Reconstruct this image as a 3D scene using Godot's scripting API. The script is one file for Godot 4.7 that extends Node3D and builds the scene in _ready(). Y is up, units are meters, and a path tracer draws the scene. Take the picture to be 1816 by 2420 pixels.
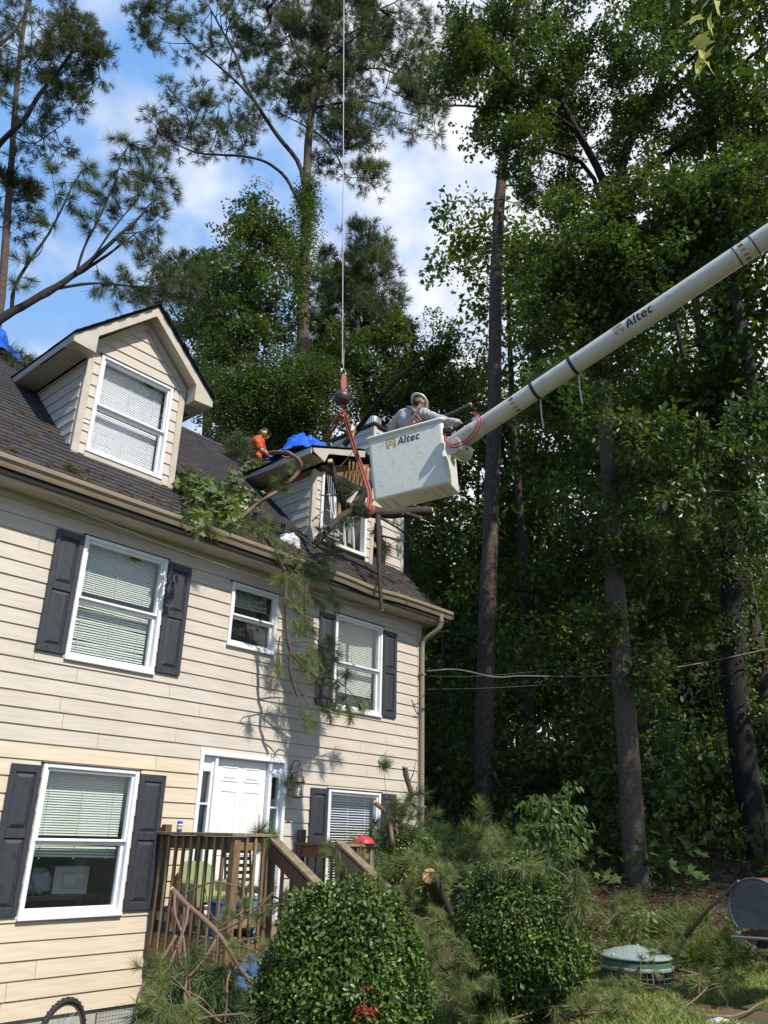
extends Node3D
# A storm-damaged house with a pine across its dormer, a bucket lift and a crane at work. World: y up, metres, the house front in the plane z = -8.9.

var M := {}
var taken := {}
var rg := RandomNumberGenerator.new()


class Shape:
	var v := PackedVector3Array()
	var n := PackedVector3Array()
	var c := PackedColorArray()
	var ix := PackedInt32Array()
	var tint := Color.WHITE

	func put(p: Vector3, m: Vector3) -> int:
		v.append(p); n.append(m); c.append(tint)
		return v.size() - 1

	func tri(a: Vector3, b: Vector3, d: Vector3) -> void:
		var m := (d - a).cross(b - a).normalized()
		var k := put(a, m); put(b, m); put(d, m)
		ix.append_array([k, k + 1, k + 2])

	func quad(a: Vector3, b: Vector3, d: Vector3, e: Vector3) -> void:
		var m := (d - a).cross(b - a).normalized()
		var k := put(a, m); put(b, m); put(d, m); put(e, m)
		ix.append_array([k, k + 1, k + 2, k, k + 2, k + 3])

	func quad_from(a: Vector3, b: Vector3, d: Vector3, e: Vector3, inside: Vector3) -> void:
		if (d - a).cross(b - a).dot((a + b + d + e) * 0.25 - inside) < 0.0:
			quad(a, e, d, b)
		else:
			quad(a, b, d, e)

	func tri_from(a: Vector3, b: Vector3, d: Vector3, inside: Vector3) -> void:
		if (d - a).cross(b - a).dot((a + b + d) / 3.0 - inside) < 0.0:
			tri(a, d, b)
		else:
			tri(a, b, d)

	func hexa(p: Array) -> void:   # 8 corners: bottom 0-3 around, top 4-7 above them
		var m := Vector3.ZERO
		for q in p: m += q / 8.0
		for f in [[0, 1, 2, 3], [4, 5, 6, 7], [0, 1, 5, 4], [1, 2, 6, 5], [2, 3, 7, 6], [3, 0, 4, 7]]:
			quad_from(p[f[0]], p[f[1]], p[f[2]], p[f[3]], m)

	func box(a: Vector3, b: Vector3, xf := Transform3D.IDENTITY) -> void:
		hexa([xf * Vector3(a.x, a.y, a.z), xf * Vector3(b.x, a.y, a.z), xf * Vector3(b.x, a.y, b.z), xf * Vector3(a.x, a.y, b.z),
			xf * Vector3(a.x, b.y, a.z), xf * Vector3(b.x, b.y, a.z), xf * Vector3(b.x, b.y, b.z), xf * Vector3(a.x, b.y, b.z)])

	func bev(a: Vector3, b: Vector3, r := 0.006, xf := Transform3D.IDENTITY) -> void:   # a box with chamfered edges
		var h := (b - a) * 0.5
		var m := (a + b) * 0.5
		r = minf(r, minf(h.x, minf(h.y, h.z)) * 0.8)
		var o := xf * m
		for ax in 3:
			for s in [-1.0, 1.0]:
				var u := (ax + 1) % 3
				var w := (ax + 2) % 3
				var q := []
				for k in [[-1, -1], [1, -1], [1, 1], [-1, 1]]:
					var p := Vector3.ZERO
					p[ax] = s * h[ax]; p[u] = k[0] * (h[u] - r); p[w] = k[1] * (h[w] - r)
					q.append(xf * (m + p))
				quad_from(q[0], q[1], q[2], q[3], o)
		for ax in 3:   # edges along ax
			var u := (ax + 1) % 3
			var w := (ax + 2) % 3
			for su in [-1.0, 1.0]:
				for sw in [-1.0, 1.0]:
					var q := []
					for e in [[-1.0, 0], [1.0, 0], [1.0, 1], [-1.0, 1]]:
						var p := Vector3.ZERO
						p[ax] = e[0] * (h[ax] - r)
						p[u] = su * (h[u] - (0.0 if e[1] == 0 else r))
						p[w] = sw * (h[w] - (r if e[1] == 0 else 0.0))
						q.append(xf * (m + p))
					quad_from(q[0], q[1], q[2], q[3], o)
		for sx in [-1.0, 1.0]:
			for sy in [-1.0, 1.0]:
				for sz in [-1.0, 1.0]:
					tri_from(xf * (m + Vector3(sx * h.x, sy * (h.y - r), sz * (h.z - r))), xf * (m + Vector3(sx * (h.x - r), sy * h.y, sz * (h.z - r))), xf * (m + Vector3(sx * (h.x - r), sy * (h.y - r), sz * h.z)), o)

	func tube(p: Array, rad, sides := 6, caps := true, lump := 0.0, seed_at := 0) -> void:   # rad: a number, or one for each point
		var count := p.size()
		if count < 2: return
		var rr := RandomNumberGenerator.new()
		rr.seed = seed_at + 17
		var t: Vector3 = (p[1] - p[0]).normalized()
		var x := t.cross(Vector3.UP if absf(t.y) < 0.9 else Vector3.RIGHT).normalized()
		var first := v.size()
		for k in count:
			var q: Vector3 = p[mini(k + 1, count - 1)] - p[maxi(k - 1, 0)]
			if q.length() > 1e-6: t = q.normalized()
			x = (x - t * x.dot(t)).normalized()
			var y := t.cross(x)
			var r: float = rad[k] if rad is Array else rad
			for s in sides:
				var a := TAU * s / sides
				var d := x * cos(a) + y * sin(a)
				put(p[k] + d * r * (1.0 + lump * rr.randf_range(-1, 1)), d)
		for k in count - 1:
			for s in sides:
				var a := first + k * sides + s
				var b := first + k * sides + (s + 1) % sides
				if (v[b + sides] - v[a]).cross(v[b] - v[a]).dot(n[a]) > 0.0:
					ix.append_array([a, b, b + sides, a, b + sides, a + sides])
				else:
					ix.append_array([a, b + sides, b, a, a + sides, b + sides])
		if caps:
			for e in [0, count - 1]:
				var m: Vector3 = p[e]
				var inside: Vector3 = p[1] if e == 0 else p[count - 2]
				for s in sides:
					tri_from(m, v[first + e * sides + s], v[first + e * sides + (s + 1) % sides], inside)

	func lathe(prof: Array, seg := 16, xf := Transform3D.IDENTITY, flat_ends := true) -> void:   # profile of (radius, height)
		var first := v.size()
		for k in prof.size():
			var d: Vector2 = prof[mini(k + 1, prof.size() - 1)] - prof[maxi(k - 1, 0)]
			var m := Vector2(d.y, -d.x).normalized()
			for s in seg:
				var a := TAU * s / seg
				put(xf * Vector3(prof[k].x * cos(a), prof[k].y, prof[k].x * sin(a)), (xf.basis * Vector3(m.x * cos(a), m.y, m.x * sin(a))).normalized())
		for k in prof.size() - 1:
			for s in seg:
				var a := first + k * seg + s
				var b := first + k * seg + (s + 1) % seg
				var e := b + seg
				var f := a + seg
				var nn := n[a] + n[e]
				if (v[e] - v[a]).cross(v[b] - v[a]).dot(nn) + (v[f] - v[a]).cross(v[e] - v[a]).dot(nn) > 0.0:
					ix.append_array([a, b, e, a, e, f])
				else:
					ix.append_array([a, e, b, a, f, e])

	func slab(poly: Array, depth: float, xf := Transform3D.IDENTITY) -> void:   # a flat outline in x, y, made thick along -z
		var flat := PackedVector2Array(poly)
		var mid := Vector3.ZERO
		for q in poly: mid += Vector3(q.x, q.y, -depth * 0.5) / poly.size()
		var t := Geometry2D.triangulate_polygon(flat)
		for k in range(0, t.size(), 3):
			var a := flat[t[k]]; var b := flat[t[k + 1]]; var d := flat[t[k + 2]]
			for z in [0.0, -depth]:
				var far := Vector3((a.x + b.x + d.x) / 3.0, (a.y + b.y + d.y) / 3.0, -depth * 0.5)
				tri_from(xf * Vector3(a.x, a.y, z), xf * Vector3(b.x, b.y, z), xf * Vector3(d.x, d.y, z), xf * far)
		var turn := 1.0 if not Geometry2D.is_polygon_clockwise(flat) else -1.0
		for k in flat.size():
			var a := flat[k]; var b := flat[(k + 1) % flat.size()]
			var out := Vector3((b - a).y, -(b - a).x, 0).normalized() * turn
			var back := Vector3((a.x + b.x) / 2.0, (a.y + b.y) / 2.0, -depth * 0.5) - out
			quad_from(xf * Vector3(a.x, a.y, 0), xf * Vector3(b.x, b.y, 0), xf * Vector3(b.x, b.y, -depth), xf * Vector3(a.x, a.y, -depth), xf * back)

	func grid(rows: int, cols: int, at: Callable) -> void:   # a smooth sheet of rows x cols points
		var first := v.size()
		for i in rows:
			for j in cols:
				put(at.call(float(i) / (rows - 1), float(j) / (cols - 1)), Vector3.ZERO)
		for i in rows - 1:
			for j in cols - 1:
				var a := first + i * cols + j
				ix.append_array([a, a + 1, a + cols + 1, a, a + cols + 1, a + cols])
				for f in [[a, a + 1, a + cols + 1], [a, a + cols + 1, a + cols]]:
					var m := (v[f[2]] - v[f[0]]).cross(v[f[1]] - v[f[0]])
					for e in f: n[e] += m
		for k in range(first, v.size()): n[k] = n[k].normalized()

	func append(s: Shape, xf := Transform3D.IDENTITY) -> void:
		var first := v.size()
		for k in s.v.size():
			v.append(xf * s.v[k]); n.append((xf.basis * s.n[k]).normalized()); c.append(s.c[k])
		for k in s.ix: ix.append(first + k)

	func mesh(m: Material = null) -> ArrayMesh:
		var a := []
		a.resize(Mesh.ARRAY_MAX)
		a[Mesh.ARRAY_VERTEX] = v; a[Mesh.ARRAY_NORMAL] = n; a[Mesh.ARRAY_COLOR] = c; a[Mesh.ARRAY_INDEX] = ix
		var o := ArrayMesh.new()
		o.add_surface_from_arrays(Mesh.PRIMITIVE_TRIANGLES, a)
		if m: o.surface_set_material(0, m)
		return o


func numbered(called: String, parent: Node) -> String:
	var key := "%d/%s" % [parent.get_instance_id(), called]
	taken[key] = taken.get(key, -1) + 1
	return called if taken[key] == 0 else "%s_%03d" % [called, taken[key]]


func tag(o: Node3D, label: String, category := "", group := "", kind := "") -> Node3D:
	if label: o.set_meta("label", label)
	if category: o.set_meta("category", category)
	if group: o.set_meta("group", group)
	if kind: o.set_meta("kind", kind)
	return o


func thing(called: String, label: String, category: String, at := Vector3.ZERO, group := "") -> Node3D:
	var o := Node3D.new()
	o.name = numbered(called, self)
	add_child(o, true)
	o.position = at
	return tag(o, label, category, group)


func put_mesh(parent: Node, called: String, mesh: Mesh, mat: Material, label := "") -> MeshInstance3D:
	var o := MeshInstance3D.new()
	o.name = numbered(called, parent)
	o.mesh = mesh
	if mat: o.material_override = mat
	parent.add_child(o, true)
	if label: o.set_meta("label", label)
	return o


func part(parent: Node, called: String, s: Shape, mat: Material, label := "") -> MeshInstance3D:
	return put_mesh(parent, called, s.mesh(), mat, label)


func single(called: String, s: Shape, mat: Material, label: String, category: String, group := "", kind := "") -> MeshInstance3D:
	var o := put_mesh(self, called, s.mesh(), mat)
	tag(o, label, category, group, kind)
	return o


func scatter(parent: Node, called: String, mesh: Mesh, mat: Material, places: Array, tints: Array, stuff := true) -> MultiMeshInstance3D:
	var mm := MultiMesh.new()
	mm.transform_format = MultiMesh.TRANSFORM_3D
	mm.use_colors = true
	mm.mesh = mesh
	mm.instance_count = places.size()
	for k in places.size():
		mm.set_instance_transform(k, places[k])
		mm.set_instance_color(k, tints[k % tints.size()])
	var o := MultiMeshInstance3D.new()
	o.name = numbered(called, parent)
	o.multimesh = mm
	o.material_override = mat
	parent.add_child(o, true)
	if stuff: o.set_meta("kind", "stuff")
	return o


func again(o: Node3D, label := "", group := "") -> Node3D:   # a copy of a thing with copies of its parts
	var c: Node3D = o.duplicate()
	c.name = numbered(o.name, self)
	add_child(c, true)
	if label: c.set_meta("label", label)
	if group: c.set_meta("group", group)
	return c


func box_shape(a: Vector3, b: Vector3, r := 0.0) -> Shape:
	var s := Shape.new()
	if r > 0.0: s.bev(a, b, r)
	else: s.box(a, b)
	return s


func lin(r: float, g: float, b: float) -> Color:   # a linear base colour as the sRGB value that a material takes
	return Color(r, g, b).linear_to_srgb()


func noise_tex(size: int, freq: float, a: Color, b: Color, kind := FastNoiseLite.TYPE_SIMPLEX_SMOOTH, octaves := 4, seed_at := 1, steps := []) -> NoiseTexture2D:
	var f := FastNoiseLite.new()
	f.noise_type = kind
	f.frequency = freq
	f.fractal_octaves = octaves
	f.seed = seed_at
	var t := NoiseTexture2D.new()
	t.width = size; t.height = size
	t.seamless = true
	t.noise = f
	var g := Gradient.new()
	g.set_color(0, a); g.set_color(1, b)
	for s in steps: g.add_point(s[0], s[1])
	t.color_ramp = g
	return t


func surface(albedo: Color, rough := 0.8, tex: Texture2D = null, scale := Vector3.ONE, bump: Texture2D = null, relief := 0.0, spec := 0.5) -> StandardMaterial3D:
	var m := StandardMaterial3D.new()
	m.albedo_color = albedo
	m.roughness = rough
	m.metallic_specular = spec
	if tex or bump:
		m.uv1_triplanar = true
		m.uv1_world_triplanar = true
		m.uv1_scale = scale
	if tex: m.albedo_texture = tex
	if bump:
		m.heightmap_enabled = true
		m.heightmap_texture = bump
		m.heightmap_scale = relief
	return m


func pts(a: Array) -> Array:   # x, y, z in turn
	var o := []
	for k in range(0, a.size(), 3): o.append(Vector3(a[k], a[k + 1], a[k + 2]))
	return o


func roof_y(z: float) -> float:   # the front slope of the main roof
	return 5.55 + 0.97 * (-8.55 - z)


func ground_y(x: float, z: float) -> float:
	var r := 0.665 * x + 0.747 * z
	var f := 0.747 * x - 0.665 * z
	var y := lerpf(-0.5, 0.3, smoothstep(-4.5, 2.6, r))
	y += 0.2 * maxf(0.0, f - 11.0) * smoothstep(-0.5, 3.0, r) * (1.0 if f < 17.0 else 1.0)
	y += 0.12 * maxf(0.0, f - 19.0) * (1.0 - smoothstep(-0.5, 3.0, r))
	return minf(y, 6.0) + 0.03 * sin(x * 1.7 + z * 0.6) * sin(z * 1.3 - x * 0.4)


func at_ground(x: float, z: float, up := 0.0) -> Vector3:
	return Vector3(x, ground_y(x, z) + up, z)



func make_materials() -> void:
	var grain := noise_tex(512, 0.012, Color(0.82, 0.82, 0.82), Color(1, 1, 1), FastNoiseLite.TYPE_SIMPLEX_SMOOTH, 5, 3)
	var stains := noise_tex(512, 0.008, Color(0.91, 0.905, 0.895), Color(1, 1, 1), FastNoiseLite.TYPE_SIMPLEX_SMOOTH, 6, 8, [[0.55, Color(0.97, 0.97, 0.96)]])
	var fine := noise_tex(512, 0.09, Color(0.6, 0.6, 0.6), Color(1, 1, 1), FastNoiseLite.TYPE_SIMPLEX, 3, 5)
	var speck := noise_tex(512, 0.2, Color(0.45, 0.45, 0.46), Color(1.0, 1.0, 1.0), FastNoiseLite.TYPE_SIMPLEX, 2, 7)
	var wood := noise_tex(512, 0.014, Color(0.62, 0.6, 0.58), Color(1, 1, 1), FastNoiseLite.TYPE_SIMPLEX_SMOOTH, 5, 11)
	var bark := noise_tex(512, 0.03, Color(0.3, 0.3, 0.3), Color(1, 1, 1), FastNoiseLite.TYPE_CELLULAR, 3, 13)
	var lichen := noise_tex(512, 0.02, Color(0.62, 0.58, 0.55), Color(1.0, 1.0, 0.97), FastNoiseLite.TYPE_SIMPLEX_SMOOTH, 5, 17)
	var dirty := noise_tex(512, 0.012, Color(0.8, 0.79, 0.74), Color(1, 1, 1), FastNoiseLite.TYPE_SIMPLEX_SMOOTH, 6, 19, [[0.22, Color(0.955, 0.95, 0.935)], [0.45, Color(0.99, 0.99, 0.985)]])
	var along := Vector3(0.35, 5.0, 0.35)
	M.siding = surface(lin(0.595, 0.525, 0.452), 0.75, stains, along, grain, 0.12)
	M.siding_pale = surface(lin(0.605, 0.537, 0.464), 0.75, stains, along, grain, 0.12)
	M.siding_grey = surface(lin(0.583, 0.513, 0.441), 0.75, stains, along, grain, 0.12)
	M.siding_yellow = surface(lin(0.665, 0.565, 0.42), 0.7, stains, along, grain, 0.15)
	M.siding_yellow_pale = surface(lin(0.68, 0.58, 0.44), 0.7, stains, along, grain, 0.15)
	M.trim = surface(lin(0.53, 0.475, 0.40), 0.65, stains, Vector3(0.8, 0.8, 0.8), grain, 0.05)
	M.gutter = surface(lin(0.29, 0.235, 0.165), 0.45, stains, Vector3(0.5, 2, 2))
	M.vinyl = surface(lin(0.8, 0.81, 0.82), 0.4, noise_tex(256, 0.02, Color(0.88, 0.87, 0.85), Color(1, 1, 1), FastNoiseLite.TYPE_SIMPLEX_SMOOTH, 5, 23, [[0.25, Color(0.98, 0.98, 0.98)]]), Vector3(1.3, 1.3, 1.3))
	M.door = surface(lin(0.8, 0.79, 0.77), 0.4, noise_tex(256, 0.05, Color(0.86, 0.84, 0.8), Color(1, 1, 1), FastNoiseLite.TYPE_SIMPLEX_SMOOTH, 5, 29, [[0.2, Color(0.985, 0.985, 0.98)]]), Vector3(1, 1, 1))
	M.shutter = surface(lin(0.037, 0.04, 0.049), 0.5, noise_tex(256, 0.03, Color(0.75, 0.75, 0.75), Color(1.35, 1.35, 1.35), FastNoiseLite.TYPE_SIMPLEX_SMOOTH, 5, 31), Vector3(1.5, 0.8, 1.5), grain, 0.05)
	M.glass = surface(Color(0.3, 0.36, 0.34, 0.05), 0.02)
	M.glass.transparency = BaseMaterial3D.TRANSPARENCY_ALPHA
	M.slat = surface(lin(0.56, 0.62, 0.54), 0.6)
	M.slat_white = surface(lin(0.82, 0.84, 0.86), 0.55)
	M.slat_blue = surface(lin(0.42, 0.56, 0.58), 0.6)
	M.inside = surface(lin(0.3, 0.27, 0.23), 0.9)
	M.inside_pale = surface(lin(0.42, 0.41, 0.37), 0.9, stains, Vector3.ONE)
	M.foundation = surface(lin(0.55, 0.42, 0.24), 0.95, stains, Vector3(1.2, 1.2, 1.2), fine, 0.4)
	for k in 5:
		var g: float = [0.052, 0.06, 0.068, 0.076, 0.06][k]
		M["shingle%d" % k] = surface(lin(g * [1.04, 1.1, 1.02, 1.08, 1.0][k], g * 0.93, g * [0.95, 0.92, 0.98, 0.94, 0.97][k]), 0.95, speck, Vector3(5, 5, 5), speck, 0.15)
	M.felt = surface(lin(0.012, 0.012, 0.012), 0.9)
	M.sheathing = surface(lin(0.33, 0.17, 0.07), 0.85, wood, Vector3(1, 6, 1))
	M.split_wood = surface(lin(0.72, 0.42, 0.18), 0.8, wood, Vector3(8, 1, 8))
	M.cut_wood = surface(lin(0.78, 0.5, 0.23), 0.8, noise_tex(256, 0.03, Color(0.8, 0.72, 0.6), Color(1, 1, 1), FastNoiseLite.TYPE_SIMPLEX_SMOOTH, 4, 37), Vector3(4, 4, 4))
	M.black = surface(lin(0.012, 0.012, 0.013), 0.6)
	M.black_gloss = surface(lin(0.015, 0.015, 0.017), 0.35)
	M.deck = surface(lin(0.29, 0.185, 0.1), 0.85, wood, Vector3(6, 0.7, 6), wood, 0.12)
	M.deck_pale = surface(lin(0.38, 0.295, 0.18), 0.85, wood, Vector3(6, 0.7, 6), wood, 0.12)
	M.deck_red = surface(lin(0.2, 0.115, 0.07), 0.85, wood, Vector3(6, 0.7, 6), wood, 0.12)
	M.deck_along = surface(lin(0.30, 0.235, 0.15), 0.9, wood, Vector3(0.8, 7, 0.8), wood, 0.15)
	M.deck_rim = surface(lin(0.34, 0.2, 0.1), 0.85, wood, Vector3(0.8, 7, 0.8), wood, 0.12)
	M.bark_pine = surface(lin(0.27, 0.19, 0.15), 0.95, bark, Vector3(2.2, 0.75, 2.2), bark, 2.0)
	M.bark_grey = surface(lin(0.155, 0.125, 0.1), 0.95, lichen, Vector3(1.6, 1.1, 1.6), bark, 1.2)
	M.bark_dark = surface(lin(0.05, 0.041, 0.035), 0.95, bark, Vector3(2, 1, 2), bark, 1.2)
	M.bark_limb = surface(lin(0.15, 0.115, 0.09), 0.95, bark, Vector3(4, 4, 4), bark, 0.8)
	M.bark_red = surface(lin(0.52, 0.32, 0.225), 0.9, bark, Vector3(7, 7, 7), fine, 0.5)
	M.twig = surface(lin(0.25, 0.18, 0.12), 0.9, lichen, Vector3(6, 6, 6))
	M.needle = surface(Color.WHITE, 0.5, null)
	M.needle.vertex_color_use_as_albedo = true
	M.needle.backlight_enabled = true
	M.needle.backlight = lin(0.6, 0.6, 0.2)
	M.leaf = surface(Color.WHITE, 0.38, null)
	M.leaf.vertex_color_use_as_albedo = true
	M.leaf.backlight_enabled = true
	M.leaf.backlight = lin(0.7, 0.75, 0.2)
	M.leaf_gloss = surface(Color.WHITE, 0.34, null, Vector3.ONE, null, 0.0, 0.4)
	M.leaf_wood = surface(Color.WHITE, 0.6, null, Vector3.ONE, null, 0.0, 0.3)
	M.leaf_wood.vertex_color_use_as_albedo = true
	M.leaf_wood.backlight_enabled = true
	M.leaf_wood.backlight = lin(0.7, 0.75, 0.2)
	M.leaf_gloss.vertex_color_use_as_albedo = true
	M.leaf_gloss.backlight_enabled = true
	M.leaf_gloss.backlight = lin(0.22, 0.26, 0.06)
	M.fibre = surface(lin(0.7, 0.69, 0.62), 0.35, dirty, Vector3(0.9, 0.9, 0.9), null, 0.0)
	M.fibre_low = surface(lin(0.62, 0.59, 0.48), 0.45, dirty, Vector3(2.2, 2.2, 2.2))
	M.boom = surface(lin(0.62, 0.58, 0.5), 0.4, dirty, Vector3(0.7, 0.7, 0.7))
	M.boom_worn = surface(lin(0.56, 0.5, 0.41), 0.45, dirty, Vector3(3, 3, 3))
	M.yellow_faded = surface(lin(0.72, 0.47, 0.06), 0.5, fine, Vector3(9, 9, 9))
	M.orange_faded = surface(lin(0.58, 0.36, 0.18), 0.5, fine, Vector3(9, 9, 9))
	M.ink = surface(lin(0.02, 0.02, 0.02), 0.5)
	M.steel = surface(lin(0.5, 0.52, 0.54), 0.35, stains, Vector3(4, 4, 4)); M.steel.metallic = 0.9
	M.galv = surface(lin(0.6, 0.63, 0.66), 0.42, fine, Vector3(6, 1.5, 6)); M.galv.metallic = 0.85
	M.cable = surface(lin(0.38, 0.38, 0.38), 0.5)
	M.crane_red = surface(lin(0.42, 0.085, 0.07), 0.5, stains, Vector3(6, 6, 6))
	M.ball = surface(lin(0.075, 0.035, 0.035), 0.42, stains, Vector3(5, 5, 5), fine, 0.2)
	M.sling = surface(lin(0.55, 0.17, 0.12), 0.85, fine, Vector3(20, 20, 20))
	M.hose = surface(lin(0.4, 0.03, 0.045), 0.4)
	M.tarp = surface(lin(0.015, 0.12, 0.6), 0.28, noise_tex(256, 0.03, Color(0.7, 0.8, 0.9), Color(1, 1, 1), FastNoiseLite.TYPE_SIMPLEX_SMOOTH, 4, 41), Vector3(3, 3, 3))
	M.plastic_bag = surface(lin(0.55, 0.58, 0.6), 0.35)
	M.shirt_white = surface(lin(0.62, 0.6, 0.6), 0.85, fine, Vector3(20, 20, 20))
	M.shirt_orange = surface(lin(0.88, 0.14, 0.015), 0.8, fine, Vector3(20, 20, 20))
	M.skin = surface(lin(0.4, 0.2, 0.13), 0.55)
	M.hair = surface(lin(0.02, 0.014, 0.01), 0.6)
	M.hat = surface(lin(0.8, 0.8, 0.79), 0.3)
	M.lime = surface(lin(0.75, 0.8, 0.03), 0.4)
	M.strap = surface(lin(0.22, 0.16, 0.13), 0.8)
	M.strap_red = surface(lin(0.4, 0.035, 0.03), 0.8)
	M.jeans = surface(lin(0.03, 0.035, 0.05), 0.9)
	M.rust = surface(lin(0.3, 0.115, 0.055), 0.8, noise_tex(256, 0.02, Color(0.5, 0.45, 0.42), Color(1, 1, 1), FastNoiseLite.TYPE_SIMPLEX_SMOOTH, 5, 43), Vector3(2.5, 2.5, 2.5), fine, 0.3)
	M.drum_end = surface(lin(0.14, 0.14, 0.14), 0.55, noise_tex(256, 0.02, Color(0.75, 0.7, 0.68), Color(1, 1, 1), FastNoiseLite.TYPE_SIMPLEX_SMOOTH, 5, 47), Vector3(1, 5, 1))
	M.rubber = surface(lin(0.025, 0.025, 0.027), 0.8)
	M.green_plastic = surface(lin(0.075, 0.15, 0.1), 0.5, dirty, Vector3(3, 3, 3))
	M.lid = surface(lin(0.4, 0.47, 0.44), 0.55, noise_tex(256, 0.03, Color(0.6, 0.63, 0.6), Color(1, 1, 1), FastNoiseLite.TYPE_SIMPLEX_SMOOTH, 5, 53), Vector3(4, 4, 4))
	M.chair_green = surface(lin(0.36, 0.45, 0.2), 0.8, fine, Vector3(9, 9, 9))
	M.blue = surface(lin(0.01, 0.09, 0.5), 0.5)
	M.pale_blue = surface(lin(0.16, 0.36, 0.5), 0.4)
	M.yellow = surface(lin(0.75, 0.55, 0.05), 0.45)
	M.red = surface(lin(0.5, 0.04, 0.05), 0.45, stains, Vector3(3, 3, 3))
	M.denim = surface(lin(0.06, 0.15, 0.3), 0.9, fine, Vector3(12, 12, 12))
	M.bronze = surface(lin(0.07, 0.05, 0.04), 0.5)
	M.milk_glass = surface(lin(0.75, 0.74, 0.68), 0.3)
	M.blue_siding = surface(lin(0.075, 0.12, 0.145), 0.8, stains, along, grain, 0.1)
	M.ground = surface(Color.WHITE, 1.0, fine, Vector3(1.1, 1.1, 1.1), fine, 2.0)
	M.ground.vertex_color_use_as_albedo = true
	M.wire = surface(lin(0.1, 0.1, 0.1), 0.5)
	M.wire_dark = surface(lin(0.03, 0.03, 0.03), 0.6)
	M.paper = surface(lin(0.8, 0.8, 0.78), 0.7)
	M.grass = surface(Color.WHITE, 0.7, null)
	M.grass.vertex_color_use_as_albedo = true
	M.grass.backlight_enabled = true
	M.grass.backlight = lin(0.3, 0.34, 0.08)



func _ready() -> void:
	rg.seed = 20240
	# camera
	var cam := Camera3D.new()
	cam.name = "camera"
	cam.fov = 65.51
	cam.near = 0.05
	cam.far = 900.0
	cam.transform = Transform3D(Basis(Vector3(0.6581, 0.02151, 0.75263), Vector3(-0.29936, 0.92466, 0.23533), Vector3(-0.69086, -0.38017, 0.61496)).orthonormalized(), Vector3(0, 1.7, 0))
	add_child(cam)
	# sky, exposure
	var world := WorldEnvironment.new()
	world.name = "surroundings"
	var e := Environment.new()
	e.background_mode = Environment.BG_SKY
	e.sky = Sky.new()
	e.sky.sky_material = cloudy_sky()
	e.tonemap_mode = Environment.TONE_MAPPER_LINEAR
	e.tonemap_exposure = 1.24
	e.sdfgi_enabled = true
	e.ssao_enabled = true
	e.ssil_enabled = true
	world.environment = e
	add_child(world)
	# sun
	var sun := DirectionalLight3D.new()
	sun.name = "sun"
	sun.light_energy = 1.45
	sun.light_angular_distance = 0.5
	sun.light_color = Color(1.0, 0.97, 0.925)
	sun.shadow_enabled = true
	add_child(sun)
	sun.look_at_from_position(Vector3.ZERO, Vector3(0.1, -1.2, -1.0))
	make_materials()
	make_foliage()
	# large structure
	land()
	build_house()
	build_porch()
	# trees
	forest()
	# machines and people
	lift()
	crane()
	suspended_log()
	people()
	# yard and debris
	yard()
	roof_debris()
	debris()
	small_things()


func cloudy_sky() -> PanoramaSkyMaterial:
	var w := 2048
	var h := 1024
	var big := FastNoiseLite.new()
	big.seed = 4; big.frequency = 0.55; big.fractal_octaves = 3
	var puff := FastNoiseLite.new()
	puff.seed = 9; puff.frequency = 5.5; puff.fractal_octaves = 5; puff.fractal_gain = 0.55
	var a := PackedFloat32Array()
	a.resize(w * h * 3)
	for j in h:
		var el := (0.5 - (j + 0.5) / h) * PI
		var up := sin(el)
		var low := Color(0.48, 0.65, 0.87).lerp(Color(0.125, 0.325, 0.71), pow(clampf(up, 0.0, 1.0), 0.55))
		if up < -0.02: low = Color(0.16, 0.16, 0.13)
		for i in w:
			var col := low
			if up > 0.04:
				var az := (i + 0.5) / w * TAU
				var d := Vector3(sin(az) * cos(el), up, -cos(az) * cos(el))
				var q := d / (up + 0.25)
				var side := 1.7 * d.x + 0.2 * d.z - 0.72   # a bank of broken cloud that thins out towards -x
				var cover := big.get_noise_2d(q.x, q.z) * 0.75 + puff.get_noise_2d(q.x, q.z) * 0.6 + side
				var k := smoothstep(-0.62, 0.5, cover)
				var lit := 0.86 + 0.16 * puff.get_noise_2d(q.x * 1.7 + 3.0, q.z * 1.7)
				col = low.lerp(Color(lit, lit * 1.005, lit * 1.03), k * 0.96)
			var at := (j * w + i) * 3
			a[at] = col.r; a[at + 1] = col.g; a[at + 2] = col.b
	var m := PanoramaSkyMaterial.new()
	m.panorama = ImageTexture.create_from_image(Image.create_from_data(w, h, false, Image.FORMAT_RGBF, a.to_byte_array()))
	return m



const WALL := -8.9
const STEP := 0.1778
# openings of the front: x0, x1, y0, y1
const HOLES := [[4.432, 5.643, 0.855, 2.405], [4.45, 5.655, 3.573, 5.1], [6.755, 7.636, 4.165, 5.075], [8.873, 10.017, 3.56, 5.069], [8.88, 10.057, 0.855, 2.385], [6.51, 8.03, 0.64, 2.7235]]


func lap(x0: float, x1: float, y0: float, y1: float, z: float, back := 0.02, out := 0.016) -> Shape:   # one lap board: its lower edge stands out
	var s := Shape.new()
	s.hexa([Vector3(x0, y0, z - back), Vector3(x1, y0, z - back), Vector3(x1, y0, z + out), Vector3(x0, y0, z + out), Vector3(x0, y1, z - back), Vector3(x1, y1, z - back), Vector3(x1, y1, z), Vector3(x0, y1, z)])
	return s


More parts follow.
